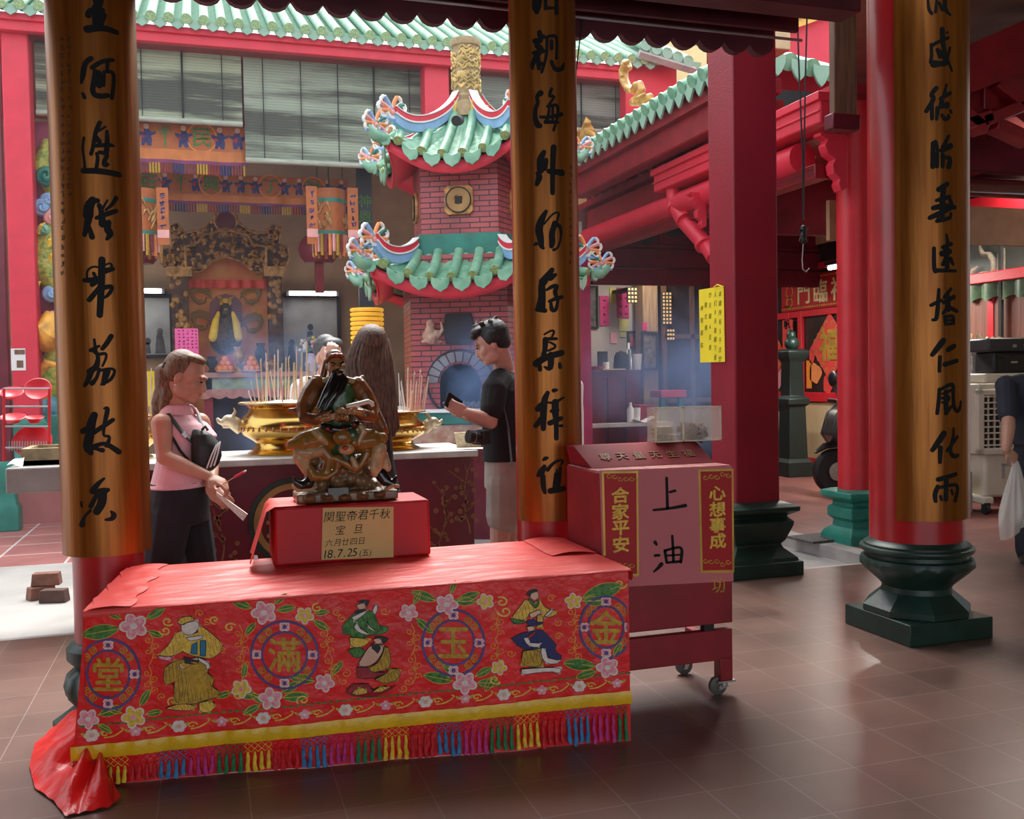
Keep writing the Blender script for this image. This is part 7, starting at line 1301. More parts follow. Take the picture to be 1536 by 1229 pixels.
# gutter, purlins, down pipe and rain chain
GX = 4.78
def along(name, px0, py0, px1, py1, X, h, w, m, top=True, bev=.015):
    a, b = atx(px0, py0, X), atx(px1, py1, X); z = (a.z+b.z)/2; return MB().bx((X, b.y, z-h), (X+w, a.y, z))
t = thing('roof_gutter', 'bright red box gutter with a bent down pipe passing behind the square pillar', 'gutter', (GX, 8.3, 3.5)); along('', 980, 256, 1230, 140, GX, .24, .25, 0).build('gutter_box', RW_, t, bevel=.015); a, b = atx(980, 256, GX), atx(1230, 140, GX); zg = (a.z+b.z)/2
mb = MB(); mb.bx((GX-.03, b.y-.02, zg-.06), (GX+.28, a.y+.02, zg+.01)); mb.bx((GX-.015, b.y, zg-.15), (GX, a.y, zg-.13)); mb.build('gutter_lip', RW_, t, bevel=.01)
mb = MB(); mb.tube([V((GX+.12, a.y-.25, zg-.2)), V((GX+.12, a.y-.27, zg-.42)), V((GX+.14, a.y-.45, zg-.62)), V((GX+.16, a.y-.95, zg-.98)), V((GX+.16, a.y-1.05, zg-1.08))], .085, 16); mb.build('down_pipe', RW_, t); mb = MB(); [mb.tube([V((GX+.12+.004*k, a.y-.27-.2*k, zg-.43-.16*k)), V((GX+.12+.004*k, a.y-.30-.2*k, zg-.46-.16*k))], .098, 16) for k in (0, 1, 3)]; mb.build('pipe_collars', RW_, t)
ce = V((GX+.16, a.y-1.06, zg-1.1)); t = thing('rain_chain', 'dark iron rain chain hanging left of the square pillar', 'chain', (ce.x, ce.y, .4)); mb = MB(); z = ce.z; k = 0
while z > .35:
    o_ = V((ce.x, ce.y, z)); u_ = V((1, 0, 0)) if k % 2 else V((0, 1, 0)); mb.tube([o_+u_*.022*cos(q_*pi/4)+V((0, 0, .036*sin(q_*pi/4))) for q_ in range(9)], .006, 5); z -= .052; k += 1
mb.build('links', M['dark'], t)
t = thing('purlin', 'rounded red purlin running below the gutter towards the courtyard corner', 'beam', (GX+.1, 9.5, 3.2)); mb = MB(); a2, b2 = atx(872, 352, 4.85), atx(1046, 263, 4.85); zz = (a2.z+b2.z)/2; mb.tube([(4.95, a2.y, zz-.12), (4.95, 7.25, zz-.12)], .13, 16); mb.build('round_beam', RW_, t); MB().bx((4.9, 7.0, zz-.34), (5.06, a2.y, zz-.22)).build('under_plate', M['dkred'], t, bevel=.01)
o = MB(); a3, b3 = atx(930, 345, 5.1), atx(1035, 300, 5.1); o.cyl(a3, V((5.1, b3.y, a3.z)), .02, 8); tag(o.build('lamp_tube', M['white']), 'unlit white tube under the red purlin left of the square pillar', 'lamp')
o = MB(); a3, b3 = atx(1163, 258, 5.3), atx(1222, 232, 5.3); o.cyl(a3, V((5.3, b3.y, a3.z)), .018, 8); [o.cyl(V((5.3, y, a3.z)), V((5.3, y, zg+.03)), .006, 5) for y in (a3.y-.1, b3.y+.1)]; tag(o.build('lamp_tube', M['white']), 'unlit white tube under the red beam right of the square pillar', 'lamp')
struct('ceiling_beam.001', MB().bx((5.0, 6.9, zz+.02), (5.16, 12.3, zg-.02)), M['dkred']); struct('ceiling.004', MB().bx((4.95, 6.75, zg+.02), (9, 17, zg+.1)), M['dkred'])
# tiled parapet roof with gold dragons above the wing
EX = 4.5; t = thing('wing_roof', 'green tiled eave of the side wing with a cream ridge cap above the red beams', 'roof', (EX, 9.5, 4)); a, b = atx(855, 245, EX), atx(1085, 85, EX); zt = (a.z+b.z)/2-.02
mb = MB(); dr = MB(); de = MB(); n = int((a.y-b.y)/.205)
for k in range(n): y = b.y+(k+.5)*.205; mb.tube([(EX-.03, y, zt+.02), (EX+.55, y, zt+.30)], .062, 10); de.tube([(EX-.05, y, zt+.01), (EX-.03, y, zt+.02)], .068, 12); dr.prism([(-.09, .06), (-.085, -.03), (-.04, -.10), (0, -.14), (.04, -.10), (.085, -.03), (.09, .06)], .025, fn=lambda x, q_, h: V((EX-.0-h, y+.1025+x, zt+q_-.02)))
mb.build('roll_tiles', M['palegreen'], t); de.build('roll_ends', M['glazegreen'], t); dr.build('drip_tiles', M['palegreen'], t, bevel=.004); MB().grid(lambda i, j: V((EX+.6*j, b.y+(a.y-b.y)*i, zt-.02+.30*j)), 30, 2).build('pan_tiles', M['palegreen'], t)
mb = MB(); mb.bx((EX+.5, b.y, zt+.2), (EX+.7, a.y+.3, zt+.36)); mb.bx((EX+.47, b.y, zt+.36), (EX+.73, a.y+.3, zt+.41)); mb.build('cream_cap', mat('cream stucco', (.66, .50, .28), .7, var=.15), t, bevel=.01)
MB().bx((EX+.05, b.y, zt-.20), (EX+.6, a.y, zt-.06)).build('soffit', M['dkred'], t); MB().bx((EX+.12, b.y, zt-.45), (EX+.3, a.y+.2, zt-.12)).build('eave_beam', M['dkred'], t, bevel=.02)
mb = MB(); yy = a.y
while yy > b.y: mb.bx((EX+.4, yy-.05, zt-.42), (EX+.75, yy+.05, zt-.2)); yy -= .3
mb.build('bracket_blocks', M['dkred'], t)
DGO = mat('ochre glazed dragon', (.72, .42, .10), .35, var=.4, vs=14, c2=(.45, .20, .04), bump=.3, coat=.3)
def rdr(lst, px0, label, fins):
    c_ = atx(px0[0], px0[1], EX+.55); t = thing('roof_dragon', label, 'roof ornament', c_, 'ochre roof dragons'); mb = MB(); P = [atx(x, y, EX+.55) for x, y, r in lst]; mb.tube(P, [r for x, y, r in lst], 12); [mb.ell(P[0], lst[0][2]*1.15, n=10), mb.ell(P[-1], lst[-1][2], n=8)]; blob(mb, 'body', DGO, t, .014, 1); mb = MB()
    for x, y, x1, y1, r in fins: mb.tube([atx(x, y, EX+.53), atx((x+x1)/2+2, (y+y1)/2, EX+.5), atx(x1, y1, EX+.5)], [r, r*.8, .008], 8)
    mb.build('fins_and_horns', DGO, t)
rdr([(939, 97, .06), (935, 108, .065), (936, 120, .06), (942, 132, .055), (950, 136, .05), (953, 128, .045), (960, 126, .045), (963, 134, .05), (958, 146, .06), (950, 152, .07), (962, 152, .06), (975, 146, .05)], (955, 158), 'ochre dragon rearing up on the cream ridge cap, left of the square pillar', [(936, 95, 944, 90, .03), (944, 98, 944, 106, .03), (946, 134, 940, 140, .03), (956, 148, 968, 140, .04), (952, 150, 945, 158, .04), (933, 110, 930, 118, .02)])
rdr([(872, 215, .09), (880, 205, .10), (884, 195, .08), (880, 184, .05), (874, 222, .10), (866, 212, .08)], (875, 228), 'ochre dragon ornament at the ridge end, just right of the middle calligraphy pillar', [(880, 190, 879, 176, .06), (884, 200, 892, 205, .05), (870, 205, 866, 192, .05), (875, 215, 890, 218, .05)])
# side room at the courtyard corner
rf = lambda x, z, h: V((x, 12.3-h, z)); x0, x1 = 5.06, 9
M['carved'] = mat('carved dark red timber', (.16, .010, .022), .75, var=.25, spec=.2)
mb = MB(); mb.bx((x0, 12.3, 2.96), (x1, 12.45, 3.22)); mb.bx((x0, 12.28, 2.72), (x1, 12.42, 2.94)); struct('ceiling_beam.002', mb, M['matt'], bevel=.01)
t = thing('fretwork_panel', 'dark red fretwork panel with oval openings above the side room', 'panel', (6.2, 12.4, 3.2)); mb = MB(); mb.bx((x0, 12.38, 3.22), (x1, 12.46, 4.25)); mb.build('panel', M['carved'], t); mb = MB()
for x, z, rx, rz in ((5.35, 3.55, .16, .14), (5.85, 3.75, .22, .24), (5.4, 3.95, .2, .10), (6.35, 3.5, .18, .10), (6.4, 3.95, .2, .15), (5.85, 3.36, .2, .06), (6.9, 3.75, .22, .2)): mb.prism([(x+rx*cos(q_*.393)*(1+.12*cos(q_*1.57)), z+rz*sin(q_*.393)) for q_ in range(16)], .012, fn=lambda a, b, h: V((a, 12.379-h, b)))
mb.build('openings', M['dark'], t); mb = MB(); [mb.bx((x0, 12.33, z), (x1, 12.4, z+.05)) for z in (3.24, 4.15)]; [mb.bx((x, 12.33, 3.24), (x+.06, 12.4, 4.2)) for x in (5.1, 5.58, 6.1, 6.66)]; mb.build('rails', M['carved'], t, bevel=.01)
t = thing('fretwork_panel', 'dark red bracketed panel under the wing roof, above the purlin', 'panel', (5.3, 10.5, 3.6)); mb = MB(); mb.bx((5.25, 9.0, zg+.11), (5.33, 12.3, 4.4)); mb.build('panel', M['carved'], t); mb = MB()
for k in range(6): y = 9.2+k*.55; mb.prism([(-.3, 0), (-.3, .12), (-.18, .2), (-.2, .32), (0, .42), (.2, .32), (.18, .2), (.3, .12), (.3, 0)], .06, fn=lambda x, z, h: V((5.25-h, y+x, zg+.12+z)))
mb.build('lotus_blocks', M['carved'], t, bevel=.01)
struct('wall_back.001', MB().bx((5, 14.9, 0), (9, 15.0, 3.6)), mat('pale room wall', (.46, .41, .37), .85, var=.1, vs=2)); struct('wall_back.002', MB().bx((4.9, 12.5, 0), (5.0, 14.9, 3.6)), mat('pale room wall', (.4, .36, .33), .85))
q5 = lambda px, py, Y=14.85: aty(px, py, Y)
def flat(name, px0, py0, px1, py1, Y, m, label, cat, th=.02, frame=None, marks=0, group=None, mm='ink'):
    a, b = q5(px0, py0, Y), q5(px1, py1, Y); t = thing(name, label, cat, ((a.x+b.x)/2, Y, b.z), group); MB().bx((a.x, Y-th, b.z), (b.x, Y, a.z)).build('sheet' if not frame else 'picture', m, t)
    if frame:
        mb = MB(); w = .035
        for P in ((a.x-w, a.z, b.x+w, a.z+w), (a.x-w, b.z-w, b.x+w, b.z), (a.x-w, b.z, a.x, a.z), (b.x, b.z, b.x+w, a.z)): mb.bx((P[0], Y-th-.02, P[1]), (P[2], Y, P[3]))
        mb.build('frame', frame, t)
    if marks:
        mb = MB(); W_ = b.x-a.x; H_ = a.z-b.z; nc = max(1, int(W_/.1)); nr = max(2, int(H_/.11))
        for i in range(nc):
            for j in range(nr): scribble(mb, lambda x, y, h: V((a.x+W_*(i+.5)/nc+x, Y-th-.002-h, a.z-H_*(j+.5)/nr+y)), 0, 0, .07, 3, .16)
        mb.build('handwriting', M[mm], t, smooth=0)
    return t
MAG = mat('magenta paper', (.52, .03, .16), .7, var=.06); YLP = mat('faded yellow paper', (.55, .52, .14), .7); SHP = mat('dark shrine picture', (.12, .10, .09), .6, var=.7, vs=12, c2=(.02, .02, .025))
flat('magenta_poster', 899, 444, 913, 489, 14.895, MAG, 'magenta handwritten sheet pinned lower left in the side room', 'poster', marks=1); flat('magenta_poster', 925, 432, 943, 477, 14.895, MAG, 'larger magenta handwritten sheet hanging at the top centre of the side room wall', 'poster', marks=1)
flat('yellow_note', 914, 431, 923, 456, 14.895, YLP, 'yellow note between the two magenta sheets', 'note'); flat('yellow_note', 928, 479, 941, 497, 14.895, YLP, 'yellow note directly under the larger magenta sheet', 'note'); flat('yellow_note', 930, 498, 938, 506, 14.895, YLP, 'small yellow note below the other yellow one, above the counter', 'note')
flat('pale_note', 915, 499, 925, 515, 14.895, M['pinkp'], 'pale pink note pinned alone above the counter', 'note'); flat('dark_picture', 882, 432, 894, 490, 14.895, SHP, 'tall dark picture beside the crimson column', 'picture', frame=M['dark'])
flat('framed_picture', 943, 500, 954, 520, 14.89, mat('red seated image', (.30, .06, .05), .6, var=.6, vs=20), 'small framed red picture above the bottles', 'picture', frame=M['dark'])
t = thing('timber_post', 'broad pale timber post in the side room beside the framed figure', 'post', q5(975, 600, 14.4)); a, b = q5(960, 430, 14.5), q5(985, 660, 14.5); MB().bx((a.x, 14.4, 0), (b.x, 14.7, 3.5)).build('post', mat('pale timber', (.34, .22, .13), .7, var=.3, stretch=(5, 5, .4)), t)
flat('framed_picture', 964, 501, 983, 552, 14.38, mat('figure picture', (.26, .22, .18), .6, var=.8, vs=14, c2=(.02, .02, .02)), 'tall framed figure picture on the timber post', 'picture', frame=M['dark']); flat('red_tag', 963, 484, 970, 496, 14.38, MAG, 'small red tag above the tall framed figure', 'note')
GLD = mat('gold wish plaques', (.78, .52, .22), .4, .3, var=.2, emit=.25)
for k, (x0_, y0_, x1_, y1_, lb) in enumerate(((941, 431, 956, 455, 'gold plaque panel at the top of the side room wall'), (993, 438, 1008, 487, 'tall gold plaque panel right of the timber post'), (1000, 493, 1012, 511, 'small gold plaque panel below the tall one'))):
    Y = 14.26; a, b = q5(x0_, y0_, Y), q5(x1_, y1_, Y); t = thing('plaque_panel', lb, 'panel', ((a.x+b.x)/2, Y, b.z), 'gold plaque panels'); MB().bx((a.x, Y, b.z), (b.x, Y+.03, a.z)).build('backing', M['dark'], t); mb = MB(); nc = max(3, int((b.x-a.x)/.045)); nr = max(3, int((a.z-b.z)/.055))
    for i in range(nc):
        for j in range(nr): X = a.x+(b.x-a.x)*(i+.5)/nc; Z = b.z+(a.z-b.z)*(j+.5)/nr; mb.bx((X-.014, Y-.012, Z-.017), (X+.014, Y, Z+.017))
    mb.build('plaques', GLD, t)
    if k != 1: MB().bx((a.x, Y+.03, a.z-.05), (b.x, 14.9, a.z)).build('wall_arm', M['dark'], t)
t = thing('dark_cabinet', 'tall dark glazed cabinet at the right of the side room', 'cabinet', q5(1030, 640, 14.2)); a, b = q5(994, 430, 14.35), q5(1075, 650, 14.35); MB().bx((a.x, 14.35, 0), (b.x, 14.8, 3.4)).build('cabinet_body', mat('dark glass', (.03, .022, .022), .2, var=.5, vs=4), t); mb = MB(); [mb.bx((x, 14.30, 0), (x+.07, 14.36, 3.4)) for x in (a.x-.03, (a.x+b.x)/2, b.x)]; [mb.bx((a.x, 14.30, z), (b.x, 14.36, z+.07)) for z in (1.0, 2.05, 3.2)]; mb.build('frame', M['wood'], t)
t = thing('counter', 'dark red counter carrying kettle and bottles in the hazy side room', 'counter', q5(925, 655, 14)); a, b = q5(880, 556, 13.9), q5(961, 556, 13.9); MB().bx((a.x, 13.9, 0), (b.x, 14.5, a.z)).build('counter_body', mat('dark plum paint', (.10, .02, .04), .5, var=.3), t, bevel=.01); mb = MB(); [mb.bx((a.x+(b.x-a.x)*k/3+.04, 13.88, .15), (a.x+(b.x-a.x)*(k+1)/3-.04, 13.9, a.z-.12)) for k in range(3)]; mb.build('door_panels', M['maroon'], t); tz = a.z
def small(kind, px, py, Y, z, prof, m, label, cat):
    c_ = q5(px, py, Y); o = MB(); o.lathe(prof, (c_.x, Y, z), 20); return tag(o.build(kind, m), label, cat)
small('kettle', 932, 550, 14.1, tz, [(0, 0), (.12, 0), (.13, .05), (.11, .22), (.08, .28), (.02, .30), (0, .31)], M['dark'], 'black electric kettle on the counter', 'kettle'); small('bottle', 945, 550, 14.1, tz, [(0, 0), (.06, 0), (.06, .2), (.03, .27), (.03, .33), (0, .33)], M['steel'], 'grey flask right of the kettle', 'bottle'); small('cup', 955, 550, 14.05, tz, [(0, 0), (.07, 0), (.09, .25), (.085, .25), (.06, .02), (0, .02)], M['white'], 'tall white cup at the right end of the counter', 'cup'); small('cup', 909, 550, 14.05, tz, [(0, 0), (.05, 0), (.055, .13), (.05, .13), (.04, .02), (0, .02)], M['white'], 'small white cup left of the kettle', 'cup'); small('bottle', 943, 530, 14.35, tz, [(0, 0), (.05, 0), (.05, .28), (.02, .36), (.02, .44), (0, .44)], M['white'], 'white bottle standing at the back of the counter', 'bottle'); small('box', 893, 550, 14.05, tz, [(0, 0), (.13, 0), (.14, .06), (0, .07)], M['dkred'], 'low red tin at the left of the counter', 'tin')
a = q5(903, 552, 14.2); o = MB(); o.bx((a.x-.07, 14.2, tz+.05), (a.x+.1, 14.22, tz+.30)); tag(o.build('photo_frame', M['dark']), 'dark photo frame standing on the counter', 'picture'); o = MB(); o.box((a.x+.06, 14.0, tz+.012), (.4, .25, .02), rz=.1); tag(o.build('paper_stack', M['cream']), 'flat cream papers in front of the photo frame', 'paper')
a, b = q5(958, 608, 13.2), q5(982, 660, 13.2); o = MB(); o.bx((a.x, 13.2, 0), (b.x, 13.6, a.z)); tag(o.build('red_crate', M['dkred'], bevel=.01), 'dark red crate stack beside the white sanitiser bottle', 'crate')
c_ = q5(946, 640, 13.1); t = thing('low_table', 'low grey table in front of the counter holding the white bottle', 'table', (c_.x, 13.1, 0)); zt_ = q5(946, 634, 13.1).z; MB().bx((c_.x-.9, 12.9, zt_-.05), (c_.x+.6, 13.18, zt_)).build('table_top', M['stone'], t); [MB().bx((x, 12.95, 0), (x+.05, 13.0, zt_-.05)).build('leg', M['steel'], t) for x in (c_.x-.85, c_.x+.5)]
small('bottle', 946, 634, 13.05, zt_, [(0, 0), (.055, 0), (.055, .2), (.02, .25), (.02, .30), (0, .30)], M['white'], 'white pump bottle on the low grey table', 'bottle'); small('cup', 956, 634, 13.02, zt_, [(0, 0), (.04, 0), (.05, .22), (.045, .22), (.03, .02), (0, .02)], M['white'], 'white paper cup right of the pump bottle', 'cup')
o = MB(); a = q5(968, 646, 12.9); o.add([a+V((-.16, 0, .03)), a+V((0, 0, -.02)), a+V((.02, .2, -.0)), a+V((-.13, .2, .05)), a+V((.2, .02, .06)), a+V((.2, .22, .07))], [(0, 1, 2, 3), (1, 4, 5, 2)]); oo = o.build('open_leaflet', M['white']); oo.location.z = zt_; tag(oo, 'open white leaflet lying behind the clear donation box', 'leaflet')
t = thing('red_stool', 'red lacquer side table beside the dark cabinet', 'table', q5(1010, 640, 13.6)); a, b = q5(992, 586, 13.6), q5(1030, 596, 13.6); MB().bx((a.x, 13.6, b.z), (b.x, 14.0, a.z)).build('table_top', M['fascia'], t, bevel=.01); [MB().bx((x, 13.65, 0), (x+.07, 13.72, b.z)).build('leg', M['teal'], t) for x in (a.x+.02, b.x-.1)]
# ---------------------------------------------------------------- side hall at right: door wall, scooter, cooler
WX = 8.7; wq = lambda px, py, d=0: atx(px, py, WX-d); wf = lambda y, z, h: V((WX-h, y, z))
struct('wall_right.001', MB().bx((WX, 6.6, 0), (WX+.15, 17, zg+.05)), mat('dark panelling', (.03, .02, .02), .35, var=.5, vs=3)); mb = MB()
for z, h in ((2.30, .10), (1.02, .14), (.0, .16), (2.98, .10)): mb.bx((WX-.05, 6.6, z), (WX, 14.6, z+h))
for y in (13.05, 12.72, 11.2, 14.3, 10.2, 8.95): mb.bx((WX-.06, y, 0), (WX, y+.10, 2.4))
struct('trim_3', mb, M['redrough'], bevel=.008)
mb = MB(); mb.bx((WX-.02, 11.3, .17), (WX-.001, 12.70, 1.01)); mb.bx((WX-.02, 13.15, .17), (WX-.001, 14.28, 1.01)); mb.bx((WX-.02, 10.3, .17), (WX-.001, 11.18, 1.01)); struct('door_1', mb, mat('cream louvre panel', (.62, .46, .26), .6, var=.12, vs=30, stretch=(1, 8, .3))); struct('trim_4', MB().bx((WX-.03, 11.5, 3.35), (WX-.005, 14.0, 3.62)), M['tan'])
t = thing('door_banner', 'red new-year banner with large gold characters over the door', 'sign', (WX-.03, 12.4, 2.4)); Pb = [wq(1172, 425, .03), wq(1290, 397, .03), wq(1290, 448, .03), wq(1172, 471, .03)]; y0, y1 = Pb[1].y, Pb[0].y; z0, z1 = 2.41, 2.92; MB().bx((WX-.03, y0, z0), (WX-.01, y1, z1)).build('banner_sheet', M['redpaper'], t); mb = MB(); fnb = lambda x, y, h: V((WX-.031-h, y1-x, z0+y))
for k, ch in enumerate('門臨福五'): text_mb(mb, ch, fnb, .36, .60+k*.42, .25, True, bold=.015, ext=.01)
mb.build('gold_characters', mat('pale gold print', (.66, .52, .25), .5), t, smooth=0); mb = MB(); n = 34; L_ = y1-y0
for k in range(n): mb.prism([(L_*k/n, .03), (L_*(k+1)/n, .03), (L_*(k+.5)/n, .06)], .001, fn=fnb); mb.prism([(L_*k/n, .48), (L_*(k+1)/n, .48), (L_*(k+.5)/n, .45)], .001, fn=fnb)
ringz(mb, fnb, .22, .30, .08, .10, .001, 16); ringz(mb, fnb, .22, .14, .06, .09, .001, 16); mb.build('gold_border', M['gold'], t, smooth=0)
def diamond(yc, zc, r, label, fu=True):
    t = thing('fortune_diamond', label, 'sign', (WX-.02, yc, zc-r), 'diamond fortune signs'); f = lambda x, y, h: V((WX-.02-h, yc-x, zc+y)); MB().prism([(-r*.92, 0), (0, -r), (r*.92, 0), (0, r)], .012, fn=f).build('red_sheet', M['redpaper2'], t, smooth=0); mb = MB(); f2 = lambda x, y, h: f(x, y, h+.013)
    if fu: text_mb(mb, '福', f2, r*1.0, 0, r*.06, True, bold=.03, ext=.008)
    for s in range(4):
        for k in range(4): q_ = .2+.2*k; sx = (1, 1, -1, -1)[s]; sy = (1, -1, -1, 1)[s]; mb.stroke([(sx*r*.86*(1-q_)+.04*cos(a_), sy*r*.86*q_+.04*sin(a_), .014) for a_ in range(5)], f2, .001, 1)
    mb.build('gold_print', M['gold'], t, smooth=0)
diamond(12.06, 1.83, .50, 'red paper diamond with a large gold character on the door behind the scooter'); diamond(13.62, 1.73, .50, 'red paper diamond half hidden behind the square pillar and green lamp pedestal')
for k, (px, py, w, h, m_, lb) in enumerate(((1217, 535, .10, .20, 'redpaper2', 'small red paper cut-out above the orange round sticker'), (1213, 562, .10, .34, 'thread_orange', 'narrow red and gold strip at the left of the orange round sticker'), (1241, 577, .18, .22, 'redpaper2', 'small red paper cut-out below the diamond'), (1262, 575, .14, .26, 'white', 'white card on the dark door beside the mirror'), (1222, 560, .24, .24, 'orange', 'round orange sticker on the dark door'), (1165, 565, .30, .30, 'thread_pink', 'pink and red sticker beside the green lamp pedestal'))):
    p = wq(px, py, .02); o = MB(); P = [(-w, -h), (w, -h), (w, h), (-w, h)] if k in (1, 3) else [(w*(1+.15*cos(3*q_))*cos(q_), h*(1+.15*sin(4*q_))*sin(q_)) for q_ in [i*pi/8 for i in range(16)]]; o.prism([(x*.62, y*.62) for x, y in P], .006, fn=lambda x, y, h_: V((WX-.001-.01-h_, p.y-x, p.z+y))); tag(o.build('door_sticker', M[m_]), lb, 'sticker')
p = wq(1181, 510, .07); o = MB(); o.bx((WX-.07, p.y-.13, 1.18), (WX-.055, p.y+.13, 2.28)); s_ = o.build('couplet_strip', M['redpaper2']); tag(s_, 'narrow red paper strip with black characters left of the door', 'sign'); o = MB(); text_mb(o, '一帆', lambda x, y, h: V((WX-.071-h, p.y-x, p.z+.38+y)), .17, 0, 0, True, 1.6); o.build('black_characters', M['ink'], s_, smooth=0)
o = MB(); a = wq(1244, 402, .9); o.cyl(a, a+V((0, -1.2, 0)), .03, 8); lm = o.build('tube_lamp', LMP); tag(lm, 'short lit tube lamp glowing in the dark glass above the red door banner', 'lamp')
# green lamp pedestal, balustrade
pc = atx(1189, 640, 7.9); t = thing('lamp_pedestal', 'dark green pedestal with a crouching finial behind the square pillar', 'pedestal', (7.9, pc.y, 0)); c_ = (7.9, pc.y); zz_ = lambda y: atx(1189, y, 7.9).z
sqring(MB(), c_, [(.20, 0), (.20, .2), (.15, .25), (.13, zz_(610)), (.17, zz_(606)), (.17, zz_(598)), (.12, zz_(594)), (.11, zz_(545)), (.13, zz_(540)), (.17, zz_(533)), (.17, zz_(527)), (.12, zz_(524))]).build('pedestal_body', mat('black green paint', (.006, .016, .013), .5), t, bevel=.01); mb = MB(); b_ = V((*c_, zz_(524))); mb.ell(b_+V((0, 0, .08)), (.11, .10, .10)); mb.ell(b_+V((.02, .05, .20)), (.065, .07, .075)); mb.tube([b_+V((0, .07, .22)), b_+V((0, .06, .31))], [.03, .01], 6); blob(mb, 'finial', M['green'], t, .012, 1)
t = thing('balustrade', 'dark teal turned balustrade behind the square pillar', 'balustrade', (8.1, pc.y+.6, 0)); mb = MB(); z_t = zz_(606); mb.bx((8.0, pc.y+.38, z_t-.12), (8.2, pc.y+2.2, z_t)); mb.bx((8.0, pc.y+.38, .0), (8.2, pc.y+2.2, .18)); mb.build('rails', M['green'], t, bevel=.01)
for k in range(6): MB().lathe([(.06, .18), (.08, .26), (.05, .36), (.09, .55), (.05, .75), (.07, z_t-.12)], (8.1, pc.y+.52+k*.3, 0), 14).build('baluster', M['green'], t)
MB().bx((8.0, pc.y+.38, z_t), (8.25, pc.y+2.2, z_t+.09)).build('cap_rail', M['redrough'], t)
# scooter
SF = V((-.99, .12, 0)).normalized(); SS = V((.12, .99, 0)).normalized(); w0 = fl(1252, 741); w0.z = .275; t = thing('scooter', 'black scooter marked 160 parked by the cream door, its rear hidden by the columns', 'scooter', (w0.x+.4, w0.y-.3, 0)); sp_ = lambda f, s, z: w0+SF*f+SS*s+V((0, 0, z-.275)); BKP = mat('black scooter plastic', (.014, .014, .016), .25, var=.2, coat=.4)
RM = Matrix((SF, V((0, 0, 1)), SF.cross(V((0, 0, 1))))).transposed()
for f in (0, -1.25):
    o = MB(); o.lathe([(.19, -.05), (.24, -.055), (.272, -.03), (.275, 0), (.272, .03), (.24, .055), (.19, .05)], sp_(f, 0, .275), 36, M=RM); wh = o.build('wheel', M['black'], t); o = MB(); o.lathe([(.165, -.03), (.2, -.035), (.2, .035), (.165, .03)], sp_(f, 0, .275), 30, M=RM); [o.cyl(sp_(f, 0, .275), sp_(f+.19*cos(k*1.047), 0, .275+.19*sin(k*1.047)), .018, 6) for k in range(6)]; o.build('rim', mat('dark grey rim', (.08, .08, .085), .35, .7) if f == 0 else M['steel'], wh); o = MB(); o.lathe([(.05, -.008), (.11, -.008), (.11, .008), (.05, .008)], sp_(f, -.07, .275), 24, M=RM); o.build('brake_disc', M['steel'], wh)
mb = MB(); [mb.tube([sp_(0, s, .275), sp_(-.12, s, .60), sp_(-.22, s*.6, .85)], .028, 8) for s in (-.09, .09)]; mb.build('fork', M['steel'], t)
o = MB(); o.tube([sp_(.25, 0, .50), sp_(.12, 0, .58), sp_(-.05, 0, .60), sp_(-.18, 0, .52)], [.03, .075, .085, .06], 10, .5); o.build('front_mudguard', BKP, t)
sidef = lambda x, y, h: sp_(x, -.16-h, y); o = MB()
for s in (-1, 1): o.prism([(.02, .60), (.10, .72), (.02, .98), (-.14, 1.10), (-.24, 1.06), (-.26, .80), (-.42, .55), (-.40, .36), (-.28, .34), (-.16, .52)], .05, fn=lambda x, y, h: sp_(x, s*(.10+h*1.3), y))
o.prism([(.02, .60), (.10, .72), (.02, .98), (-.14, 1.10), (-.20, .98), (-.12, .70)], .2, fn=lambda x, y, h: sp_(x, h-.1, y)); o.build('front_fairing', BKP, t, bevel=.012)
o = MB(); o.prism([(-1.5, .62), (-1.45, .78), (-.75, .76), (-.6, .60), (-.42, .36), (-.42, .26), (-.7, .26), (-1.0, .40)], .30, fn=lambda x, y, h: sp_(x, h-.15, y)); o.build('body_shell', BKP, t, bevel=.03); o = MB(); o.prism([(-1.5, .78), (-1.4, .86), (-.8, .82), (-.72, .76)], .26, fn=lambda x, y, h: sp_(x, h-.13, y)); o.build('seat', M['black'], t, bevel=.03)
o = MB(); o.tube([sp_(-.12, -.36, 1.12), sp_(-.20, -.15, 1.10), sp_(-.20, .15, 1.10), sp_(-.12, .36, 1.12)], .016, 8); hb = o.build('handlebar', M['steel'], t); o = MB(); [o.cyl(sp_(-.12, s*.36, 1.12), sp_(-.17, s*.24, 1.11), .022, 10) for s in (-1, 1)]; o.build('grips', M['black'], hb)
for s in (-1, 1): o = MB(); o.tube([sp_(-.18, s*.2, 1.12), sp_(-.14, s*.28, 1.30)], .008, 6); o.ell(sp_(-.14, s*.28, 1.38), (.05, .07, .10), n=12); o.build('mirror', M['black'], t)
o = MB(); text_mb(o, '160', lambda x, y, h: sp_(-.12-x*.9, -.17-h, .84+y+x*.25), .17, 0, 0, False, .55, bold=.015, ext=.01, shear=.2); o.build('number_decal', M['white'], t, smooth=0); o = MB(); o.tube([sp_(-.22, -.172, .95), sp_(.02, -.172, .74)], .012, 6); o.tube([sp_(-.3, -.172, .50), sp_(-.16, -.172, .56)], .012, 6); o.build('yellow_flashes', M['yellow'], t)
# drain mat by the teal base
o = MB(); a = fl(1238, 812, .005); o.box(a+V((0, .1, .012)), (.42, .34, .02), rz=.1); tag(o.build('rubber_mat', mat('grey rubber mat', (.10, .09, .085), .9, var=.5, vs=60, bump=1, bs=80)), 'worn grey mat on the kerb left of the small column base', 'mat')
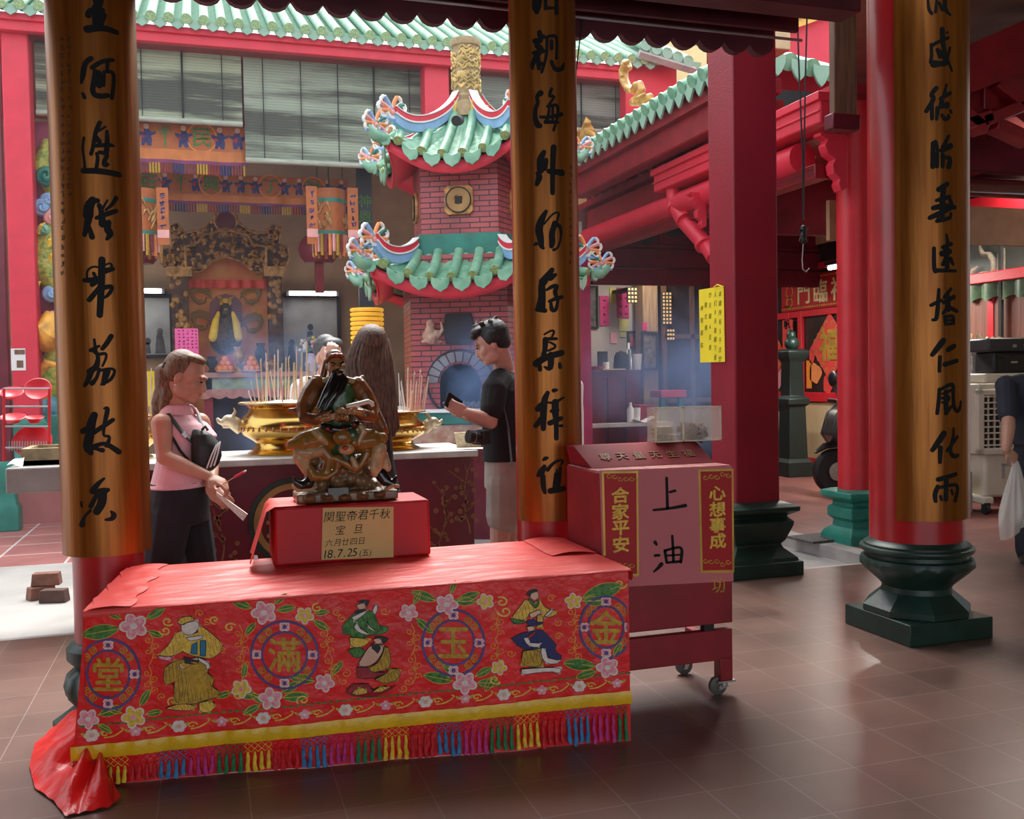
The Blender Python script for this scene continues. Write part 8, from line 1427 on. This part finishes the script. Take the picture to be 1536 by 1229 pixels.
# evaporative cooler with a printer on it
CB = mat('cream plastic', (.62, .56, .44), .45, var=.05); cx0, cy0 = 7.50, 7.85; t = thing('air_cooler', 'large cream portable air cooler with a square grille at the right edge', 'air cooler', (7.85, 8.1, 0)); Zc = lambda y: aty(1490, y, cy0).z; cux = V((.98, -.2, 0)).normalized(); cuy = V((.2, .98, 0)).normalized(); C0 = V((cx0-.09, cy0, 0)); cb_ = lambda x, y, z: C0+cux*x+cuy*y+V((0, 0, z))
def cbox(mb, x0, y0, z0, x1, y1, z1): return mb.add([cb_(x, y, z) for z in (z0, z1) for x, y in ((x0, y0), (x1, y0), (x1, y1), (x0, y1))], [(3, 2, 1, 0), (4, 5, 6, 7), (0, 1, 5, 4), (1, 2, 6, 5), (2, 3, 7, 6), (3, 0, 4, 7)])
zt1, zt0 = Zc(584), Zc(682); mb = MB(); cbox(mb, 0, .04, zt0, .80, .5, zt1+.06); mb.build('upper_housing', CB, t, bevel=.02); mb = MB(); cbox(mb, .1, .08, .16, .72, .46, zt0); mb.build('water_tank', CB, t, bevel=.03); mb = MB()
for P in ((-.02, 0, zt0, .05, .06, zt1), (.75, 0, zt0, .82, .06, zt1), (-.02, 0, zt0, .82, .06, zt0+.07), (-.02, 0, zt1-.06, .82, .06, zt1)): cbox(mb, *P)
mb.build('grille_frame', CB, t, bevel=.012); mb = MB(); cbox(mb, .05, .03, zt0+.07, .75, .05, zt1-.06); mb.build('dark_duct', M['dark'], t); mb = MB()
for k in range(9): z = zt0+.09+(zt1-zt0-.17)*k/8; cbox(mb, .05, .0, z, .75, .035, z+.014)
for k in range(11): x = .09+.066*k; cbox(mb, x, .008, zt0+.07, x+.012, .03, zt1-.06)
mb.build('grille_bars', CB, t); mb = MB(); mb.prism([(.18, 0), (.62, 0), (.56, .10), (.26, .10)], .03, fn=lambda x, y, h: cb_(x, -.005-h+.03, zt1+y)); mb.build('control_panel', M['white'], t, bevel=.006); mb = MB(); cbox(mb, .38, -.012, zt1+.03, .43, -.004, zt1+.07); [cbox(mb, x, -.012, zt1+.04, x+.03, -.004, zt1+.05) for x in (.30, .34, .46, .50)]; mb.build('buttons', M['dark'], t); mb = MB(); cbox(mb, .28, .07, .35, .31, .085, zt0-.1); cbox(mb, .28, .07, zt0-.13, .42, .085, zt0-.1); mb.build('tank_groove', M['stone'], t)
mb = MB(); [cbox(mb, x, -.02, .10, x+.12, .56, .18) for x in (.02, .66)]; mb.build('base_feet', CB, t, bevel=.02)
for x in (.06, .74):
    for y in (.0, .52): o = MB(); o.lathe([(0, -.02), (.045, -.02), (.05, 0), (.045, .02), (0, .02)], cb_(x, y, .05), 16, M=Matrix.Rotation(pi/2, 3, 'Y')); o.bx(cb_(x, y, .05)-V((.03, .03, 0)), cb_(x, y, .05)+V((.03, .03, .07))); o.build('caster', M['black'], t)
PZ = zt1+.06+.10; t = thing('printer', 'black office printer on a cream box on top of the air cooler', 'printer', cb_(.45, .25, PZ)); mb = MB(); cbox(mb, .12, .1, zt1+.062, .8, .48, PZ); tag(mb.build('cream_box', CB, bevel=.02), 'cream box between the air cooler and the printer', 'box')
mb = MB(); cbox(mb, .22, .12, PZ, .80, .46, PZ+.22); mb.build('printer_body', M['black'], t, bevel=.02); mb = MB(); cbox(mb, .14, .08, PZ+.22, .84, .48, PZ+.36); mb.build('scanner_lid', mat('dark grey plastic', (.03, .03, .033), .4), t, bevel=.02); mb = MB(); cbox(mb, .26, .11, PZ+.03, .66, .12, PZ+.18); mb.build('front_cover', mat('gloss black', (.015, .013, .013), .15), t); mb = MB(); cbox(mb, .40, .105, PZ+.10, .47, .11, PZ+.12); [cbox(mb, x, .075, PZ+.26, x+.04, .08, PZ+.29) for x in (.40, .52)]; mb.build('buttons', M['steel'], t)
SLV = mat('crumpled silver film', (.60, .58, .55), .25, .75, var=.4, vs=18, bump=.8, bs=20)
for k, (px, pb, pt, lb) in enumerate(((1484, 560, 500, 'silver crowned figurine with a jewelled top, left of the printer'), (1517, 540, 505, 'silver crowned figurine standing behind the printer'))):
    c_ = aty(px, pb, 8.25); zb_ = 1.30; zt_ = aty(px, pt, 8.25).z; t = thing('figurine', lb, 'figurine', (c_.x, 8.45, zb_), 'silver figurines'); H_ = zt_-zb_; MB().lathe([(.0, 0), (.12, 0), (.10, H_*.2), (.07, H_*.45), (.09, H_*.6), (.08, H_*.68), (.05, H_*.72), (.055, H_*.8), (0, H_*.84)], (c_.x, 8.5, zb_), 20).build('body', SLV, t); mb = MB()
    for q_ in range(8): a_ = q_*pi/4; mb.tube([(c_.x+cos(a_)*.07, 8.5+sin(a_)*.07, zb_+H_*.78), (c_.x+cos(a_)*.10, 8.5+sin(a_)*.10, zb_+H_*.9), (c_.x+cos(a_)*.07, 8.5+sin(a_)*.07, zb_+H_)], [.02, .015, .018], 6)
    mb.build('crown', mat('pale gold crown', (.7, .55, .35), .3, .7), t)
t = thing('display_shelf', 'low dark shelf behind the air cooler along the right wall', 'shelf', (8.4, 8.8, 0)); MB().bx((7.95, 8.42, 1.24), (8.54, 9.3, 1.30)).build('shelf_board', M['dkred'], t); [MB().bx((x, y, 0), (x+.06, y+.06, 1.24)).build('leg', M['green'], t) for x in (8.0, 8.46) for y in (8.44, 9.2)]; [MB().bx((8.0, 8.44, z), (8.52, 9.26, z+.08)).build('rail', M['teal'] if z < .7 else M['redrough'], t) for z in (.35, .62, .95)]
t = thing('silver_dragon', 'curling silver figure wrapped in film between the thick pillar and the printer', 'figurine', (8.2, 8.9, 1.3)); mb = MB(); dd = lambda px, py: aty(px, py, 8.75); mb.tube([dd(1455, 596), dd(1470, 575), dd(1462, 552), dd(1474, 540), dd(1484, 548), dd(1480, 566), dd(1490, 580), dd(1484, 596)], [.05, .07, .06, .055, .05, .05, .05, .04], 10); mb.tube([dd(1450, 598), dd(1452, 560), dd(1450, 530), dd(1446, 510)], [.06, .05, .05, .02], 8); mb.tube([dd(1468, 552), dd(1464, 540)], [.03, .008], 6); blob(mb, 'body', SLV, t, .012, 1)
o = MB(); a = aty(1452, 725, 8.0); o.bx((a.x-.2, 8.0, 0), (a.x+.06, 8.3, .42)); tag(o.build('grey_box', mat('grey carton', (.34, .33, .32), .8, var=.3, vs=10), bevel=.01), 'grey carton on the floor left of the air cooler', 'carton')
# glazed relief behind the cooler
t = thing('glass_case', 'glazed wall case with pale figurines and a green tiled valance, far right', 'display case', (WX-.1, 9.1, 1.2)); MB().bx((WX-.02, 7.2, 1.2), (WX-.004, 10.1, 3.1)).build('back_panel', mat('dim green backdrop', (.05, .07, .055), .6, var=.5, vs=2), t); mb = MB(); [mb.bx((WX-.14, 7.0, z), (WX-.02, 10.1, z+h)) for z, h in ((2.46, .12), (1.12, .10))]; mb.bx((WX-.16, 7.0, 3.08), (WX-.02, 10.1, 3.45)); mb.build('red_rails', M['redrough'], t, bevel=.01); mb = MB(); [mb.bx((WX-.12, y, 1.2), (WX-.08, y+.04, 3.1)) for y in (8.78, 7.9)]; mb.build('mullions', M['dark'], t); MB().bx((WX-.05, 7.2, 1.22), (WX-.022, 10.1, 2.46)).build('reed_screen', mat('red brown reed screen', (.20, .07, .045), .6, var=.3, vs=3, stretch=(1, 12, .3)), t)
mb = MB(); n = 12; mb.grid(lambda i, j: V((WX-.06-.05*abs(sin(i*n*pi)), 7.2+2.9*i, 2.46-.22*j*(1-.25*abs(cos(i*n*pi))))), n*8, 4); mb.build('green_valance', mat('dull green glaze', (.08, .14, .07), .4, var=.4, vs=9), t, smooth=60); PF = mat('pale figurine', (.42, .34, .24), .5, var=.3, vs=20)
gq = lambda px, py: atx(px, py, WX-.07); mb = MB(); mb.tube([gq(1470, 372), gq(1474, 381), gq(1484, 382), (gq(1491, 392)), gq(1492, 404), gq(1489, 412)], [.02, .03, .035, .04, .04, .03], 8); mb.tube([gq(1471, 372), gq(1469, 366)], [.02, .006], 6); mb.build('phoenix_relief', PF, t); mb = MB(); mb.tube([gq(1500, 413), gq(1502, 400), gq(1502, 385), gq(1503, 372)], [.06, .04, .045, .035], 8); mb.ell(gq(1502, 364), .035, n=8); mb.ell(gq(1502, 411), (.05, .08, .05), n=8); mb.build('standing_relief', PF, t); mb = MB(); mb.tube([gq(1456, 414), gq(1461, 405), gq(1466, 400)], [.03, .03, .01], 8); mb.ell(gq(1475, 411), (.03, .12, .03), n=8); mb.build('rock_relief', PF, t)
MB().bx((WX-.125, 7.0, 2.56), (WX-.119, 10.1, 3.08)).build('glass_pane', mat('case glass', (.3, .33, .3), .25, alpha=.08, spec=.2), t)
# beams of the side hall, timber casing, cables
mb = MB(); Y = 7.0; mb.bx((5.4, Y, 3.30), (9, Y+.12, 3.62)); mb.bx((5.4, Y-.04, 3.55), (9, Y+.12, 3.62)); mb.bx((5.4, Y+.0, 3.24), (9, Y+.14, 3.32)); struct('ceiling_beam.003', mb, M['matt'], bevel=.01); struct('ceiling_beam.004', MB().tube([(5.4, Y+.06, 3.10), (9, Y+.06, 3.10)], .085, 20), mat('glossy maroon', (.10, .012, .015), .18, coat=.5)); struct('trim_5', MB().bx((5.4, 7.3, 2.6), (5.5, 7.32, 2.62)), M['tan'])
mb = MB(); mb.bx((5.4, Y+.5, 2.66), (9, Y+.55, 3.02)); struct('trim_6', mb, M['tan']); t = thing('bracket_cluster', 'interlocked red timber brackets high above the right edge, under the tan ceiling', 'bracket', (6.8, 7, 3.6)); mb = MB()
for px, py, l, a_ in ((1440, 172, .5, .5), (1452, 185, .4, -.3), (1500, 172, .5, -.35), (1520, 150, .5, .5), (1515, 200, .4, .3)): p = aty(px, py, 6.5); mb.box(p, (l, .16, .10), M=Matrix.Rotation(a_, 3, 'Y'))
mb.bx((6.2, 6.52, 3.62), (6.36, 6.66, 4.2)); mb.bx((5.3, 6.56, 3.62), (9, 6.66, 4.0)); mb.build('bracket_arms', M['dkred'], t, bevel=.012)
struct('ceiling_beam.005', MB().add([aty(x, y, Y_) for Y_ in (6.3, 6.55) for x, y in ((1430, 78), (1580, 10), (1580, 90), (1430, 150))], [(0, 1, 2, 3), (7, 6, 5, 4), (0, 4, 5, 1), (1, 5, 6, 2), (2, 6, 7, 3), (3, 7, 4, 0)]), M['dkred'])
t = thing('timber_casing', 'brown timber casing hanging from the roof left of the thick pillar', 'casing', (4.07, 5.5, 3.1)); a, b = aty(1247, 60, 5.5), aty(1281, 60, 5.5); MB().bx((a.x, 5.47, aty(1262, 178, 5.5).z), (b.x, 5.53, 4.45)).build('casing', M['wood'], t, bevel=.008); MB().bx((a.x-.02, 5.46, aty(1262, 196, 5.5).z), (b.x+.02, 5.56, aty(1262, 172, 5.5).z)).build('foot_block', M['maroon'], t, bevel=.01)
t = thing('hanging_cables', 'thin black cables knotted together with a hook between the two right pillars', 'cable', (4.1, 6, 2.2)); w6 = lambda px, py: aty(px, py, 5.8); mb = MB(); mb.tube([w6(1194, -40), w6(1198, 90), w6(1204, 240), w6(1205, 330)], .006, 5); mb.tube([w6(1212, -40), w6(1208, 120), w6(1206, 240), w6(1205, 330)], .006, 5); mb.build('cables', M['black'], t); mb = MB(); [mb.ell(w6(1205, y), (.022, .022, .03), n=8) for y in (344, 352, 360)]; [mb.tube([w6(1205, 350), w6(1205+dx, 350+dy)], [.012, .005], 5) for dx, dy in ((-7, -6), (7, -8), (-6, 12), (6, 14))]; mb.build('knot', M['black'], t); mb = MB(); mb.tube([w6(1205, 362), w6(1203, 390), w6(1204, 404), w6(1209, 408), w6(1214, 402)], .004, 5); mb.build('hook', M['steel'], t)
o = MB(); o.tube([aty(877, -30, 4.9), aty(872, 40, 4.9), aty(866, 90, 4.9), aty(861, 140, 4.85)], .004, 5); tag(o.build('thin_cable', M['black']), 'thin black cable slanting down to the middle calligraphy pillar', 'cable')
# distant upper roof seen between the pillars
t = thing('upper_roof', 'green tile eave and red gable with an ochre cornice high between the square and thick pillars', 'roof', (6.1, 9.6, 4.5)); UY = 9.2; u9 = lambda px, py, d=0: aty(px, py, UY-d); mb = MB(); md = MB(); mp_ = MB()
for k in range(-2, 7): p = u9(1150+k*33, 84+k*8.5); d = V((.25, 1.4, .62)); mb.tube([p, p+d], .085, 10); md.tube([p-d*.02, p+d*.01], .095, 14); mp_.prism([(-.10, .05), (-.10, -.04), (-.05, -.14), (0, -.19), (.05, -.14), (.10, -.04), (.10, .05)], .03, fn=lambda x, y, h: p+V((.105+x, -.02-h, y-.03)))
mb.build('roll_tiles', M['palegreen'], t); md.build('tile_ends', M['glazegreen'], t); mp_.build('drip_tiles', M['palegreen'], t, bevel=.004); a, b = u9(1060, 62), u9(1380, 145); mb = MB(); mb.grid(lambda i, j: a+(b-a)*i+V((.25, 1.4, .62))*j-V((0, 0, .05)), 10, 2); mb.build('pan_tiles', M['palegreen'], t)
g9 = lambda x, y, h: aty(x, -y, 10.7-h); MB().prism([(1060, -140), (1060, -78), (1150, -58), (1250, -22), (1400, 30), (1400, -170)], .1, fn=g9).build('red_gable', M['fascia'], t, smooth=0); MB().prism([(1060, -78), (1060, -55), (1150, -34), (1250, 10), (1400, 70), (1400, 30), (1250, -22), (1150, -58)], .22, fn=g9).build('ochre_cornice', mat('ochre cornice', (.70, .38, .08), .6, var=.15), t, smooth=0); MB().prism([(1060, -66), (1150, -48), (1250, -8), (1400, 48), (1400, 58), (1250, 2), (1150, -38), (1060, -57)], .03, fn=lambda x, y, h: g9(x, y, h+.22)).build('cornice_pattern', M['oldgold'], t, smooth=0)
MB().bx((5.0, 9.25, 3.95), (8.8, 9.4, 4.55)).build('eave_shade_slab', M['dark'], t)  # black slab put in as the shade under the tile eave

mb = MB()
for P in ([(1160, 262), (1172, 258), (1190, 261), (1192, 268), (1178, 272), (1164, 270)], [(1207, 240), (1222, 232), (1244, 238), (1244, 270), (1234, 262), (1228, 275), (1220, 266), (1210, 272)]): mb.prism([(x, -y) for x, y in P], .02, fn=lambda x, y, h: aty(x, -y, 9.6-h))
struct('trim_7', mb, M['tan']); struct('ceiling_beam.006', MB().bx((5.3, 9.62, 3.05), (8.7, 9.75, 3.68)), M['matt'])
# ---------------------------------------------------------------- fill lamps added to side hall and side room, plus the door tube's light
def lamp(name, loc, label, e, sx, sy):
    t = thing('fill_lamp', label, 'lamp', loc, 'added fill lamps'); x, y, z = loc; MB().bx((x-sx/2, y-sy/2, z), (x+sx/2, y+sy/2, z+.06)).build('housing', M['white'], t); MB().cyl((x, y-sy/2, z-.03), (x, y+sy/2, z-.03), .018, 8).build('tube', LMP, t)
    MB().cyl((x, y, z+.06), (x, y, 4.0 if y > 7 else 4.45), .01, 6).build('hanger', M['dark'], t)
    l = bpy.data.lights.new('fill_light', 'AREA'); l.shape = 'RECTANGLE'; l.size = sx+.1; l.size_y = sy; l.energy = e; l.color = (1, .94, .84); o = bpy.data.objects.new('fill_light', l); COL.objects.link(o); o.location = (x, y, z-.06); return o
lamp('a', (8.35, 7.9, 3.7), 'added fill lamp out of sight above the air cooler', 26, .12, 1.2)  # unseen tube lamp added to lift the dark side hall
_p = wq(1244, 402, .92); l = bpy.data.lights.new('tube_light', 'AREA'); l.shape = 'RECTANGLE'; l.size = .1; l.size_y = 1.2; l.energy = 45; l.color = (1, .96, .88); o = bpy.data.objects.new('tube_light', l); COL.objects.link(o); o.location = _p+V((0, -.6, -.05))
MB().bx(_p+V((-.04, -1.25, .03)), _p+V((.04, .05, .08))).cyl(_p+V((0, -.6, .05)), V((_p.x, _p.y-.6, zg+.03)), .012, 6).build('lamp_holder', M['dark'], lm)
lamp('c', (6.6, 13.5, 3.3), 'added fill lamp inside the small hazy side room', 14, .12, 1.0)  # extra lamp put in to brighten this room
# ---------------------------------------------------------------- incense smoke
def smoke(name, a, b, dens, col, label, seed, scale=2.2, fall=1.0, lo=.45):
    o = MB().bx(a, b).build(name, [], None, smooth=0) if 0 else MB().bx(a, b).build(name, bpy.data.materials.new(name+' volume'), None, smooth=0)
    m = o.data.materials[0]; m.use_nodes = True; N = m.node_tree.nodes; L = m.node_tree.links; N.remove(N['Principled BSDF']); v = N.new('ShaderNodeVolumePrincipled'); L.new(v.outputs[0], N['Material Output'].inputs['Volume'])
    v.inputs['Color'].default_value = (*col, 1); v.inputs['Anisotropy'].default_value = .2
    tc = N.new('ShaderNodeTexCoord'); n = N.new('ShaderNodeTexNoise'); n.inputs['Scale'].default_value = scale; n.inputs['Detail'].default_value = 5; n.inputs['Distortion'].default_value = .8; mp = N.new('ShaderNodeMapping'); mp.inputs['Location'].default_value = (seed, seed, seed); L.new(tc.outputs['Object'], mp.inputs[0]); L.new(mp.outputs[0], n.inputs[0])
    r = N.new('ShaderNodeMapRange'); r.inputs[1].default_value = lo; r.inputs[2].default_value = .75; r.inputs[3].default_value = 0; r.inputs[4].default_value = dens; L.new(n.outputs['Fac'], r.inputs[0])
    g = N.new('ShaderNodeVectorMath'); g.operation = 'SUBTRACT'; g.inputs[1].default_value = (.5, .5, .5); L.new(tc.outputs['Generated'], g.inputs[0]); ln = N.new('ShaderNodeVectorMath'); ln.operation = 'LENGTH'; L.new(g.outputs[0], ln.inputs[0])
    f = N.new('ShaderNodeMapRange'); f.inputs[1].default_value = .18; f.inputs[2].default_value = .50; f.inputs[3].default_value = 1; f.inputs[4].default_value = 0; L.new(ln.outputs['Value'], f.inputs[0]); mu = N.new('ShaderNodeMath'); mu.operation = 'MULTIPLY'; L.new(r.outputs[0], mu.inputs[0]); L.new(f.outputs[0], mu.inputs[1]); L.new(mu.outputs[0], v.inputs['Density'])
    return tag(o, label, 'smoke', kind='stuff')
SMB = (.36, .58, 1.0)
smoke('smoke', (1.75, 8.3, .85), (3.1, 9.25, 2.1), 2.6, SMB, 'blue smoke curling before the furnace mouth', 2.0)
smoke('smoke', (4.2, 9.2, .2), (6.6, 12.1, 2.6), 1.5, SMB, 'blue haze drifting in front of the side room', 5.0, 1.2, lo=.40)
smoke('smoke', (-.1, 7.6, .5), (1.1, 8.6, 2.3), 1.3, SMB, 'smoke rising behind the larger bronze censer', 9.0, 2.5)
o = MB().bx((-1.85, 6.9, -.05), (4.9, 12.0, 5.0)).build('haze', bpy.data.materials.new('haze volume'), None, smooth=0); m = o.data.materials[0]; m.use_nodes = True; N = m.node_tree.nodes; N.remove(N['Principled BSDF']); v = N.new('ShaderNodeVolumeScatter'); v.inputs['Color'].default_value = (.82, .88, 1, 1); v.inputs['Density'].default_value = .004; m.node_tree.links.new(v.outputs[0], N['Material Output'].inputs['Volume']); tag(o, 'thin bluish incense haze filling the courtyard', 'haze', kind='stuff')
